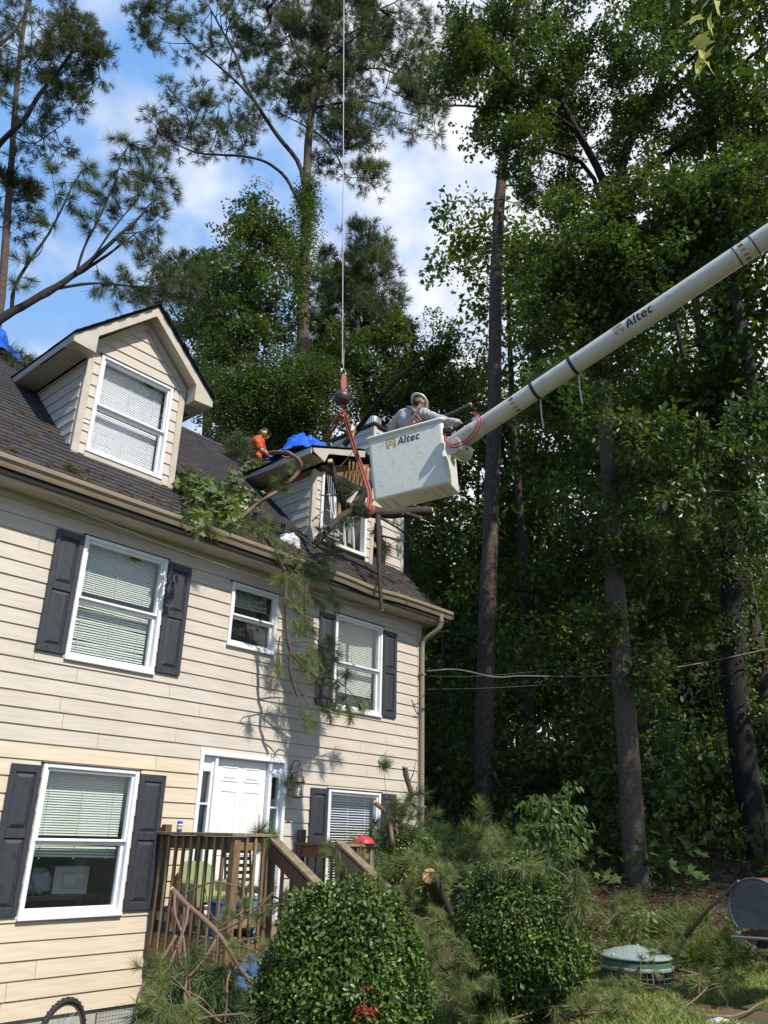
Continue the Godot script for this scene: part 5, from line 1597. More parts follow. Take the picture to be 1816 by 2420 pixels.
	# --- leafy trees and a dark pine behind the roof
	for q in [["sweetgum_tree", "leafy tree just right of the left dormer, small star-shaped leaves against the sky", [Vector3(11.84, 18.33, -16.77), Vector3(11.56, 16.74, -17.09), Vector3(12.28, 19.07, -16.28), Vector3(12.58, 16.95, -15.94), Vector3(12.12, 15.26, -16.47), Vector3(12.06, 20.37, -16.52)], [1.2, 1.5, 0.9, 1.4, 1.3, 0.6], pts([12.39, 12.77, -16.15, 12.27, 14.94, -16.29, 12.19, 16.94, -16.39, 12.11, 18.7, -16.47, 12.05, 20.76, -16.54]), "star", [30, 46, 26, 46, 40, 10]],
		["leafy_tree", "broad leafy tree behind the left dormer gable", [Vector3(13.24, 20.76, -21.22), Vector3(13.28, 18.71, -21.18), Vector3(14.02, 17.56, -20.34), Vector3(13.8, 16.03, -20.59)], [1.2, 1.4, 1.2, 1.1], pts([13.84, 14.94, -20.54, 13.69, 17.16, -20.72, 13.48, 19.52, -20.94, 13.29, 21.61, -21.16]), "star", [16, 34, 30, 30]],
		["pale_green_tree", "pale green small-leaved tree rising behind the ridge between the dormers", [Vector3(10.11, 11.35, -14.21), Vector3(10.61, 11.76, -13.64), Vector3(11.22, 11.78, -12.97), Vector3(11.58, 12.19, -12.56), Vector3(10.88, 12.43, -13.34), Vector3(11.25, 11.01, -12.93)], [0.9, 0.8, 0.9, 0.6, 0.6, 0.9], pts([11.33, 10.12, -13.59, 11.29, 11.01, -13.64, 11.27, 12.07, -13.65]), "oval", [50, 46, 60, 30, 24, 60]],
		["shaded_tree", "dark dense tree behind the worker in orange", [Vector3(11.61, 11.53, -14.78), Vector3(12.27, 11.15, -14.04), Vector3(11.13, 11.37, -15.31)], [1.0, 1.1, 0.9], pts([12.17, 10.16, -14.9, 12.11, 11.38, -14.97, 12.05, 12.22, -15.04]), "oval", [60, 60, 40]],
		["backing_tree", "leafy tree behind the crane ball and white helmet", [Vector3(14.95, 15.35, -14.79), Vector3(15.8, 15.55, -13.83), Vector3(16.57, 15.75, -12.97), Vector3(15.35, 14.05, -14.33), Vector3(16.28, 14.09, -13.29), Vector3(17.03, 14.44, -12.44)], [1.2, 1.2, 1.1, 1.3, 1.4, 1.3], pts([16.88, 12.39, -14.12, 16.92, 14.34, -14.08, 16.95, 16.05, -14.04, 16.98, 17.49, -14.01]), "star", [40, 40, 30, 56, 60, 50]]]:
		p = down(q[4])
		o = thing(q[0], q[1], "tree", p[0])
		trunk_part(o, p, 0.16, 0.05, M.bark_limb, 10)
		t = Growth.new()
		t.hubs.append_array(smooth_path(p.slice(1), 6))
		for k in q[2].size(): limb(t, [p[1], p[1].lerp(q[2][k], 0.5) + Vector3(0, -0.2, 0), q[2][k]], 0.05, 0.015, 5)
		var tone: Color = leaf_green
		for k in q[2].size(): fill(t, q[2][k], Vector3.ONE * q[3][k], q[6][k], 12, F[q[5]], tone, r, {"reach": 0.52, "scale": 0.82 if q[0] != "pale_green_tree" else 0.7})
		finish(t, o, M.bark_limb, M.leaf)
	for q in [["dark_pine", "dark bushy pine right of the crane cable against the clouds", pts([18.91, 16.2, -17.86, 18.85, 19.24, -17.93, 18.8, 22.54, -17.98, 18.85, 25.38, -17.92]), [[Vector3(18.87, 24.17, -17.9), 0.8, 16], [Vector3(19.21, 22.56, -17.52), 1.1, 30], [Vector3(18.41, 22.52, -18.42), 1.0, 26], [Vector3(18.94, 20.75, -17.83), 1.3, 34], [Vector3(18.22, 20.5, -18.63), 1.2, 30], [Vector3(19.32, 19.47, -17.4), 0.9, 18]], pine_green],
		["far_pine", "thin pine between the left dormer and the tall pine", pts([17.42, 17.14, -25.54, 17.15, 20.55, -25.84, 16.95, 22.98, -26.07, 16.69, 25.53, -26.37]), [[Vector3(16.2, 24.47, -26.91), 1.6, 30], [Vector3(16.83, 25.53, -26.21), 1.3, 26], [Vector3(15.29, 25.21, -27.93), 1.6, 30], [Vector3(17.29, 22.99, -25.69), 1.2, 20]], pine_green],
		["clearing_pine", "pine seen through the gap under the crane cable", pts([19.32, 17.27, -20.41, 19.17, 19.87, -20.57, 19.04, 22.87, -20.72, 18.99, 25.08, -20.77]), [[Vector3(19.03, 24.09, -20.73), 1.4, 36], [Vector3(19.38, 21.24, -20.34), 1.5, 40], [Vector3(19.04, 19.86, -20.72), 1.2, 30]], pine_green]]:
		p = down(q[2])
		o = thing(q[0], q[1], "pine tree", p[0])
		trunk_part(o, p, 0.2, 0.05, M.bark_limb, 9)
		t = Growth.new()
		t.hubs.append_array(smooth_path(p.slice(1), 6))
		for b in q[3]: limb(t, [p[2], p[2].lerp(b[0], 0.6), b[0]], 0.05, 0.012, 5)
		for b in q[3]: fill(t, b[0], Vector3.ONE * b[1], b[2], 10, F.far, q[4], r, {"pine": true, "reach": 0.6, "scale": 1.5})
		finish(t, o, M.bark_limb, M.needle, "branches", "needles")
	woods(r)


func woods(r: RandomNumberGenerator) -> void:
	# the deep wood right of the house: trunks one can tell apart, each with its own crown; the last, out of view, is added for shade
	var rows := [[1165, 24.0, 0.17, "thick dark trunk between the bare pine and the grey tree"], [1112, 27.0, 0.11, "slim dark trunk just right of the bare pine"], [985, 30.0, 0.14, "dark trunk seen past the house corner"], [1235, 30.0, 0.13, "slim trunk left of the grey-barked tree"], [1430, 22.0, 0.13, "dark trunk right of the grey-barked tree"], [1490, 28.0, 0.15, "trunk in shade above the blue shed"], [1630, 24.0, 0.17, "dark trunk at the right edge of the wood"], [1290, 34.0, 0.16, "far trunk behind the grey-barked tree"], [1075, 34.0, 0.14, "far trunk hidden behind the bare pine"], [1545, 33.0, 0.15, "far trunk behind the ivy-clad trunk"], [940, 38.0, 0.15, "far trunk at the house corner"], [1370, 38.0, 0.16, "farthest trunk in the middle of the wood"], [1720, 19.0, 0.2, "trunk just outside the right edge"], [1850, 15.0, 0.2, "tree outside the right edge that shades the wood"], [3350, 9.8, 0.2, "unseen tall tree added beyond the right edge to shade the wood"]]
	var fwd := Vector3(0.747, 0, -0.665)
	var right := Vector3(0.665, 0, 0.747)
	for q in rows:
		var side: float = (q[0] - 830.0) / 1719.0 * q[1] * 0.93
		var at: Vector3 = fwd * q[1] + right * side
		at.y = ground_y(at.x, at.z) - 0.1
		var high := 17.0 + r.randf_range(-2, 3)
		var p := [at, at + Vector3(r.randf_range(-0.2, 0.2), high * 0.35, r.randf_range(-0.2, 0.2)), at + Vector3(r.randf_range(-0.4, 0.4), high * 0.7, r.randf_range(-0.4, 0.4)), at + Vector3(r.randf_range(-0.6, 0.6), high, 0)]
		var o := thing("forest_tree", q[3], "tree", at, "trees of the deep wood")
		trunk_part(o, p, q[2], q[2] * 0.4, M.bark_limb, 9)
		var t := Growth.new()
		t.hubs.append_array(smooth_path(p.slice(1), 6))
		for k in 9:
			var h := lerpf(0.3 if q[0] < 1900 else 0.45, 1.0, k / 8.0) * high
			var a := r.randf() * TAU
			var l := r.randf_range(1.6, 3.2)
			limb(t, [at + Vector3(0, h - 1.0, 0), at + Vector3(cos(a) * l * 0.5, h - 0.5, sin(a) * l * 0.5), at + Vector3(cos(a) * l, h, sin(a) * l)], 0.05, 0.015, 5)
			fill(t, at + Vector3(cos(a) * l, h, sin(a) * l), Vector3(1.9, 1.3, 1.9), 16, 5, F.wood, Color(0.082, 0.138, 0.04), r, {"reach": 0.8, "scale": 1.15})
		finish(t, o, M.bark_dark, M.leaf_wood)
	# undergrowth: saplings and brush that read as one mass
	var t := Growth.new()
	for k in 46:
		var f := r.randf_range(17, 40)
		var side := r.randf_range(-0.02, 0.62) * f
		var at := fwd * f + right * side
		at.y = ground_y(at.x, at.z)
		var h := r.randf_range(2.0, 6.0) + (4.0 if f > 26 else 0.0)
		t.hubs = [at + Vector3(0, h * 0.4, 0), at + Vector3(0, h * 0.8, 0)]
		t.wood.tube([at, at + Vector3(0.1, h * 0.5, 0), at + Vector3(0, h, 0.1)], [0.05, 0.035, 0.02], 5, false)
		fill(t, at + Vector3(0, h * 0.65, 0), Vector3(1.8, h * 0.5, 1.8), 26, 5, F.wood, Color(0.082, 0.138, 0.04), r, {"reach": 0.8, "scale": 1.0})
	for k in 30:   # farther thickets that close the view
		var f := r.randf_range(40, 54)
		var at := fwd * f + right * (lerpf(-0.1, 0.6, (k + r.randf()) / 30.0) * f)
		at.y = ground_y(at.x, at.z)
		t.hubs = [at + Vector3(0, 3, 0), at + Vector3(0, 6, 0)]
		t.wood.tube([at, at + Vector3(0.1, 5, 0), at + Vector3(0, 10, 0.1)], [0.12, 0.08, 0.03], 5, false)
		fill(t, at + Vector3(0, 5.5, 0), Vector3(3.2, 5.5, 3.2), 40, 4, F.wood, Color(0.082, 0.138, 0.04), r, {"reach": 1.3, "scale": 2.0, "gap": -0.5})
	for k in 420:   # low brush along the edge of the wood
		var f := r.randf_range(14.5, 30)
		var side := r.randf_range(0.02, 0.6) * f
		var at := fwd * f + right * side
		t.add(F.wood[k % 2], Transform3D(Basis(Vector3.UP, r.randf() * TAU), at_ground(at.x, at.z, r.randf_range(0.1, 0.7))), green(r, Color(0.082, 0.138, 0.04)))
	var u := Node3D.new()
	u.name = "undergrowth"
	add_child(u)
	tag(u, "shaded brush and saplings filling the wood behind the trunks", "undergrowth", "", "stuff")
	finish(t, u, M.bark_dark, M.leaf_wood)


func land() -> void:
	var s := Shape.new()
	var f := FastNoiseLite.new()
	f.seed = 3
	f.frequency = 0.35
	var g := FastNoiseLite.new()
	g.seed = 5
	g.frequency = 1.6
	var spans := []   # finer near the camera
	for k in 121: spans.append(signf(k - 60.0) * pow(absf(k - 60.0) / 60.0, 2.2) * 400.0)
	for i in spans.size():
		for j in spans.size():
			var x: float = 8.0 + spans[j]; var z: float = -5.0 + spans[i]
			var fw := 0.747 * x - 0.665 * z
			var rt := 0.665 * x + 0.747 * z
			var wood := clampf((fw - 11.6) * 0.8 + f.get_noise_2d(x, z) * 0.8, 0, 1)   # leaf litter under the trees
			var clay := clampf(g.get_noise_2d(x * 0.6, z * 0.6) * 3.0 - 0.9 + (0.9 if Vector2(x - 8.6, z + 2.9).length() < 0.9 else 0.0), 0, 1)
			var col := Color(0.1, 0.115, 0.04).lerp(Color(0.075, 0.05, 0.032), wood).lerp(Color(0.36, 0.145, 0.07), clay * (1.0 - wood) * 0.8)
			s.tint = col
			s.put(Vector3(x, ground_y(x, z), z), Vector3.ZERO)
	var w := spans.size()
	for i in w - 1:
		for j in w - 1:
			var a := i * w + j
			for tr in [[a, a + 1, a + w + 1], [a, a + w + 1, a + w]]:
				var m := (s.v[tr[2]] - s.v[tr[0]]).cross(s.v[tr[1]] - s.v[tr[0]])
				if m.y < 0.0:
					tr = [tr[0], tr[2], tr[1]]; m = -m
				s.ix.append_array(tr)
				for e in tr: s.n[e] += m
	for k in s.n.size(): s.n[k] = s.n[k].normalized()
	var o := put_mesh(self, "ground", s.mesh(), M.ground)
	tag(o, "sloping yard of grass, clay and leaf litter", "", "", "structure")



func rounded_rect(w: float, d: float, r: float, per := 5) -> Array:
	var o := []
	for q in 4:
		var cx := (w / 2 - r) * (1 if q == 0 or q == 3 else -1)
		var cz := (d / 2 - r) * (1 if q < 2 else -1)
		for k in per:
			var a := PI / 2 * (q + float(k) / (per - 1))
			o.append(Vector2(cx + r * cos(a), cz + r * sin(a)))
	return o


func loft(s: Shape, levels: Array) -> void:   # levels: [width, depth, corner radius, height]
	var first := s.v.size()
	var n := 20
	for l in levels:
		for p: Vector2 in rounded_rect(l[0], l[1], l[2]): s.put(Vector3(p.x, l[3], p.y), Vector3.ZERO)
	for k in levels.size() - 1:
		for j in n:
			var a := first + k * n + j; var b := first + k * n + (j + 1) % n
			for t in [[a, b + n, b], [a, a + n, b + n]]:
				s.ix.append_array(t)
				var m := (s.v[t[2]] - s.v[t[0]]).cross(s.v[t[1]] - s.v[t[0]])
				for e in t: s.n[e] += m
	for k in range(first, s.v.size()): s.n[k] = s.n[k].normalized()
	for e in [first, first + (levels.size() - 1) * n]:
		var mid := Vector3.ZERO
		for j in n: mid += s.v[e + j] / n
		for j in n: s.tri_from(mid, s.v[e + j], s.v[e + (j + 1) % n], mid + Vector3(0, 1.0 if e == first else -1.0, 0))


func words(text: String, height: float, depth := 0.004, weight := 700, slant := 0.0) -> Array:   # [vertices, indices] of flat lettering, left end at x = 0
	var f := SystemFont.new()
	f.font_names = PackedStringArray(["Droid Sans"])
	f.font_weight = weight
	var t := TextMesh.new()
	t.text = text
	t.font = f
	t.font_size = 48
	t.pixel_size = height / 35.0
	t.depth = depth
	t.horizontal_alignment = HORIZONTAL_ALIGNMENT_LEFT
	t.vertical_alignment = VERTICAL_ALIGNMENT_BOTTOM
	var a := t.surface_get_arrays(0) if t.get_surface_count() else t.get_mesh_arrays()
	var v: PackedVector3Array = a[Mesh.ARRAY_VERTEX]
	var lo := v[0]
	for p in v: lo = Vector3(minf(lo.x, p.x), minf(lo.y, p.y), 0)
	for k in v.size(): v[k] = Vector3(v[k].x - lo.x + slant * (v[k].y - lo.y), v[k].y - lo.y, v[k].z)
	return [v, a[Mesh.ARRAY_INDEX]]


func flat_words(data: Array, bend: Callable) -> Shape:
	var s := Shape.new()
	var v: PackedVector3Array = data[0]
	var ix: PackedInt32Array = data[1] if data[1] != null else PackedInt32Array(range(v.size()))
	var todo := []
	for k in range(0, ix.size(), 3): todo.append([v[ix[k]], v[ix[k + 1]], v[ix[k + 2]]])
	while todo:   # cut into small pieces so that lettering can follow a curve
		var t: Array = todo.pop_back()
		var far := 0
		for k in 3:
			if t[k].distance_to(t[(k + 1) % 3]) > t[far].distance_to(t[(far + 1) % 3]): far = k
		if t[far].distance_to(t[(far + 1) % 3]) > 0.03:
			var m: Vector3 = (t[far] + t[(far + 1) % 3]) / 2.0
			todo.append([t[far], m, t[(far + 2) % 3]]); todo.append([m, t[(far + 1) % 3], t[(far + 2) % 3]])
		else: s.tri(bend.call(t[0]), bend.call(t[1]), bend.call(t[2]))
	return s


func logo(size: float) -> Shape:   # the squared emblem beside the lettering: a broken frame with a bar inside
	var s := Shape.new()
	var a := size
	var w := size * 0.16
	for b in [[0, a, a - w, a], [0, w, 0.25 * a, a - w], [a - w, a, 0.25 * a, a - w], [0.3 * a, 0.7 * a, 0.62 * a, 0.72 * a], [0.25 * a, 0.8 * a, 0.34 * a, 0.44 * a], [0, 0.3 * a, 0.14 * a, 0.25 * a], [0.72 * a, a, 0.14 * a, 0.25 * a], [0.1 * a, 0.26 * a, 0, 0.14 * a], [0.76 * a, 0.92 * a, 0, 0.14 * a]]:
		s.box(Vector3(b[0], b[2], 0), Vector3(b[1], b[3], 0.003))
	return s


const BOOM_A := Vector3(7.85, 6.71, -5.67)
const BOOM_B := Vector3(7.93, 7.91, -1.57)


func lift() -> void:
	var o := thing("aerial_lift", "white bucket lift with long tubular boom holding a worker above the roof", "aerial lift", Vector3(8.0, 6.165, -6.51))
	var bx := Basis(Vector3(0.2934, 0.093, 0.9515), Vector3(-0.0496, 0.9954, -0.082), Vector3(-0.9547, -0.0232, 0.2967)).orthonormalized()
	var b := Node3D.new()
	b.name = "bucket"
	b.basis = bx
	o.add_child(b)
	var s := Shape.new()
	loft(s, [[1.06, 0.4, 0.05, 0.0], [1.1, 0.45, 0.06, 0.004], [1.145, 0.49, 0.07, 0.03], [1.18, 0.52, 0.07, 0.9], [1.185, 0.525, 0.07, 0.945], [1.24, 0.575, 0.09, 0.955], [1.25, 0.585, 0.095, 0.975], [1.24, 0.58, 0.09, 0.992], [1.17, 0.51, 0.07, 0.995], [1.14, 0.48, 0.06, 0.98], [1.1, 0.44, 0.05, 0.08]])
	part(b, "tub", s, M.fibre)
	for x in [-0.4, 0.33]:
		var rib := Shape.new()
		rib.append(frame_ring(x - 0.07, x + 0.1, -0.17, 0.17, -0.006, 0.004, 0.016, 0.003), Transform3D(Basis(Vector3(1, 0, 0), PI / 2), Vector3(0, -0.001, 0)))
		rib.box(Vector3(x + 0.06, -0.006, -0.18), Vector3(x + 0.075, 0.004, 0.18))
		part(b, "bottom_rib", rib, M.fibre_low)
	part(b, "lettering", flat_words(words("Altec", 0.1, 0.004, 800, 0.18), func(p): return p + Vector3(-0.115, 0.765, 0.2592 + (p.y + 0.765 - 0.03) * 0.0008)), M.ink)
	var em := Shape.new()
	em.append(logo(0.15), Transform3D(Basis.IDENTITY, Vector3(-0.29, 0.74, 0.2588)))
	part(b, "emblem", em, M.yellow_faded)
	var rec := Shape.new()
	rec.box(Vector3(0.575, 0.42, -0.1), Vector3(0.592, 0.66, 0.11))
	part(b, "mount_plate", rec, M.fibre_low)
	var step := Shape.new()
	step.bev(Vector3(0.59, 0.46, -0.07), Vector3(0.70, 0.62, 0.1), 0.03)
	part(b, "mount_block", step, M.fibre_low)
	part(b, "placard", box_shape(Vector3(0.5885, 0.74, -0.02), Vector3(0.5925, 0.84, 0.06), 0.001), M.bark_limb)
	var scuff := Shape.new()
	for q in [[-0.46, 0.5], [0.1, 0.32], [-0.3, 0.2], [0.3, 0.6], [-0.1, 0.15]]: scuff.box(Vector3(q[0], q[1], 0.24), Vector3(q[0] + 0.02, q[1] + 0.006, 0.2455 + 0.0165 * q[1]))
	part(b, "scuff_mark", scuff, M.ink)
	# boom
	var d := (BOOM_B - BOOM_A).normalized()
	var u := Vector3.UP - d * d.y
	u = u.normalized()
	var w := d.cross(u)
	var at := BOOM_A - o.position
	var xf := Transform3D(Basis(u, d, u.cross(d)), at)   # local y runs up the boom
	var tube := Shape.new()
	tube.lathe([Vector2(0.0, 0.28), Vector2(0.118, 0.28), Vector2(0.12, 0.3), Vector2(0.121, 4.2), Vector2(0.124, 4.21), Vector2(0.124, 9.5)], 36, xf)
	part(o, "boom_tube", tube, M.boom)
	var knuckle := Shape.new()
	knuckle.lathe([Vector2(0.0, -0.12), Vector2(0.1, -0.12), Vector2(0.128, -0.1), Vector2(0.13, 0.3), Vector2(0.12, 0.34)], 30, xf)
	part(o, "boom_end", knuckle, M.boom_worn)
	var pivot := Shape.new()
	pivot.lathe([Vector2(0.0, -0.16), Vector2(0.12, -0.16), Vector2(0.125, -0.15), Vector2(0.125, 0.15), Vector2(0.12, 0.16), Vector2(0.0, 0.16)], 24, Transform3D(Basis(u, w, u.cross(w)), at - d * 0.02 - u * 0.12))
	part(o, "pivot_hub", pivot, M.boom_worn)
	part(o, "pivot_pin", box_shape(Vector3(-0.03, -0.2, -0.03), Vector3(0.03, 0.02, 0.03), 0.006), M.steel).transform = Transform3D(Basis(u, d, u.cross(d)), at - u * 0.16 + d * 0.1)
	for q in [[1.84, M.rubber], [1.27, M.rubber]]:
		var ring := Shape.new()
		ring.lathe([Vector2(0.121, q[0] - 0.02), Vector2(0.128, q[0] - 0.02), Vector2(0.128, q[0] + 0.02), Vector2(0.121, q[0] + 0.02)], 30, xf)
		part(o, "strap", ring, q[1])
		var tail := Shape.new()
		var foot: Vector3 = xf * Vector3(-0.12, q[0], 0.05)
		tail.tube([foot, foot + Vector3(0.0, -0.2, 0), foot + Vector3(0.015, -0.42, 0.01)], 0.011, 5)
		part(o, "strap_tail", tail, M.galv)
	for q in [[0.96, 0.03], [4.08, 0.025]]:
		for k in 12:
			var mark := Shape.new()
			var a := TAU * k / 12.0 + 0.1
			mark.box(Vector3(-0.002, -q[1], -0.012), Vector3(0.002, q[1], 0.014), xf * Transform3D(Basis(Vector3.UP, -a), Vector3(0.121 * cos(a), q[0], 0.121 * sin(a))))
			part(o, "worn_label", mark, M.orange_faded if k % 3 else M.ink)
	for q in [4.0, 4.2]:
		var ring := Shape.new()
		ring.lathe([Vector2(0.12, q - 0.006), Vector2(0.127, q - 0.006), Vector2(0.127, q + 0.006), Vector2(0.12, q + 0.006)], 30, xf)
		part(o, "joint_ring", ring, M.ink)
	var face := func(p):
		var a: float = -0.15 + (p.y - 0.05) / 0.1215
		var out := -w if (-w).dot(-(at + o.position)) > 0 else w
		return at + d * (2.62 + p.x) + (out * cos(a) + u * sin(a)) * (0.1245 + p.z * 0.2)
	part(o, "boom_lettering", flat_words(words("Altec", 0.105, 0.004, 800, 0.18), face), M.ink)
	var mark := Shape.new()
	var em2 := logo(0.12)
	for k in range(0, em2.ix.size(), 3): mark.tri(face.call(em2.v[em2.ix[k]] + Vector3(-0.15, 0, 0)), face.call(em2.v[em2.ix[k + 1]] + Vector3(-0.15, 0, 0)), face.call(em2.v[em2.ix[k + 2]] + Vector3(-0.15, 0, 0)))
	part(o, "boom_emblem", mark, M.orange_faded)
	var rest := Shape.new()
	rest.hexa([xf * Vector3(0.11, 1.28, -0.04), xf * Vector3(0.11, 1.28, 0.04), xf * Vector3(0.11, 1.75, 0.04), xf * Vector3(0.11, 1.75, -0.04), xf * Vector3(0.2, 1.22, -0.035), xf * Vector3(0.2, 1.22, 0.035), xf * Vector3(0.15, 1.7, 0.035), xf * Vector3(0.15, 1.7, -0.035)])
	part(o, "boom_rest", rest, M.rubber)
	# controls, bracket and the red hose loops beside the bucket
	var ctl := Shape.new()
	ctl.bev(Vector3(-0.07, 0.0, -0.06), Vector3(0.06, 0.1, 0.06), 0.02, Transform3D(Basis(Vector3(0, 1, 0), 0.6), at + u * 0.16 + Vector3(-0.02, 0, -0.12)))
	ctl.tube([at + u * 0.2 + Vector3(0, 0, -0.1), at + u * 0.2 + d * 0.15 + Vector3(0, 0.01, 0), at + u * 0.16 + d * 0.36], 0.022, 7)
	part(o, "control_head", ctl, M.bark_dark)
	var clampb := Shape.new()
	clampb.box(Vector3(0.11, 0.32, -0.05), Vector3(0.17, 0.42, 0.05), xf)
	clampb.box(Vector3(-0.05, 0.33, 0.118), Vector3(0.12, 0.38, 0.135), xf)
	part(o, "clamp", clampb, M.steel)
	for q in [[0.0, 1.0], [0.03, 0.9]]:
		var loop := []
		for k in 26:
			var a := lerpf(0.75, -PI * 1.15, k / 25.0)
			loop.append(at + d * (0.2 + 0.3 * cos(a) * q[1]) + u * (0.0 + 0.22 * sin(a) * q[1]) + (-w if (-w).dot(-(at + o.position)) > 0 else w) * (0.17 + q[0]))
		var h := Shape.new()
		h.tube(loop, 0.0095, 7)
		part(o, "hose_loop", h, M.hose)


func crane() -> void:
	var ball := Vector3(7.64, 8.07, -7.73)
	var top := Vector3(7.38, 17.2, -7.96)
	var up := (top - ball).normalized()
	var o := thing("crane_hook", "crane cable with red swivel hook and dark headache ball", "crane hook", ball)
	var c := Shape.new()
	c.tube([up * 0.62, up * 40.0], 0.0095, 6)
	part(o, "hoist_cable", c, M.cable)
	var dead := Shape.new()
	dead.tube([up * 0.52 + Vector3(0.02, 0, 0), up * 0.9 + Vector3(0.025, 0, 0.01)], 0.007, 5)
	part(o, "cable_end", dead, M.cable)
	var b := Shape.new()
	var prof := []
	for k in 15: prof.append(Vector2(0.132 * sin(PI * (k + 0.5) / 15), -0.132 * cos(PI * (k + 0.5) / 15)))
	prof.push_front(Vector2(0, -0.132)); prof.append(Vector2(0, 0.132))
	b.lathe(prof, 26)
	b.lathe([Vector2(0.134, -0.008), Vector2(0.136, 0.0), Vector2(0.134, 0.008)], 26)
	part(o, "ball", b, M.ball)
	var w := Shape.new()   # wedge socket
	w.slab([Vector2(-0.02, 0.15), Vector2(0.02, 0.15), Vector2(0.06, 0.22), Vector2(0.045, 0.4), Vector2(0.015, 0.44), Vector2(-0.02, 0.44), Vector2(-0.035, 0.3)], 0.05, Transform3D(Basis(Vector3.UP, -0.7), Vector3(0, 0, 0.0)))
	w.lathe([Vector2(0.03, 0.12), Vector2(0.03, 0.17)], 10)
	part(o, "wedge_socket", w, M.crane_red)
	var sh := Shape.new()
	var loop := []
	for k in 15:
		var a := lerpf(-0.4, PI + 0.4, k / 14.0)
		loop.append(Vector3(0.05 * cos(a), 0.47 + 0.055 * sin(a), 0.0))
	sh.tube(loop, 0.012, 7)
	part(o, "shackle", sh, M.steel)
	var hk := Shape.new()
	var curve := [Vector3(0, -0.12, 0), Vector3(0, -0.2, 0)]
	for k in 13:
		var a := lerpf(PI * 0.62, -PI * 0.85, k / 12.0)
		curve.append(Vector3(0.05 * cos(a), -0.27 + 0.05 * sin(a), 0.0))
	hk.tube(curve, 0.017, 8)
	hk.lathe([Vector2(0.03, -0.17), Vector2(0.03, -0.13)], 10)
	part(o, "hook", hk, M.crane_red)
	var s := thing("lifting_sling", "worn red web sling running from the hook down to the pine log", "sling", ball)
	for q in [[pts([7.74, 7.88, -7.79, 8.07, 7.45, -7.86, 8.28, 6.92, -7.78, 8.28, 6.58, -7.67, 8.22, 6.34, -7.65]), "sling_leg"], [pts([7.72, 7.88, -7.81, 7.72, 7.78, -7.89, 7.96, 7.85, -8.24, 8.19, 7.91, -8.6]), "sling_leg"]]:
		for e in [-0.022, 0.02]:
			var leg := Shape.new()
			var path: Array = smooth_path(q[0].map(func(p): return p - ball + Vector3(e, 0, e * 0.5)), 4)
			leg.tube(path, 0.021, 6, true, 0.12, 3)
			part(s, q[1], leg, M.sling)
	var wrap := Shape.new()
	var m: Vector3 = Vector3(9.28, 6.91, -8.62) - ball
	for e in [-0.03, 0.015]:
		var ring := []
		for k in 17:
			var a := TAU * k / 16.0
			ring.append(m + Vector3(e + 0.03 * sin(a), 0.118 * sin(a), 0.118 * cos(a)))
		wrap.tube(ring, 0.022, 6)
	part(s, "choker_wrap", wrap, M.sling)
	var lash := Shape.new()
	lash.tube([m + Vector3(-0.02, 0.13, 0.09), m + Vector3(0.06, 0.22, 0.05), m + Vector3(0.02, 0.28, 0.02)], 0.013, 6)
	part(s, "black_lashing", lash, M.black)


func cut_face(o: Node3D, at: Vector3, dir: Vector3, r: float, squash := 1.0) -> void:
	var s := Shape.new()
	var x := dir.cross(Vector3.UP).normalized()
	s.lathe([Vector2(r, -0.02), Vector2(r * 0.985, 0.004), Vector2(r * 0.6, 0.007), Vector2(0.0, 0.004)], 20, Transform3D(Basis(x * squash, dir, x.cross(dir)), at))
	part(o, "cut_end", s, M.cut_wood)


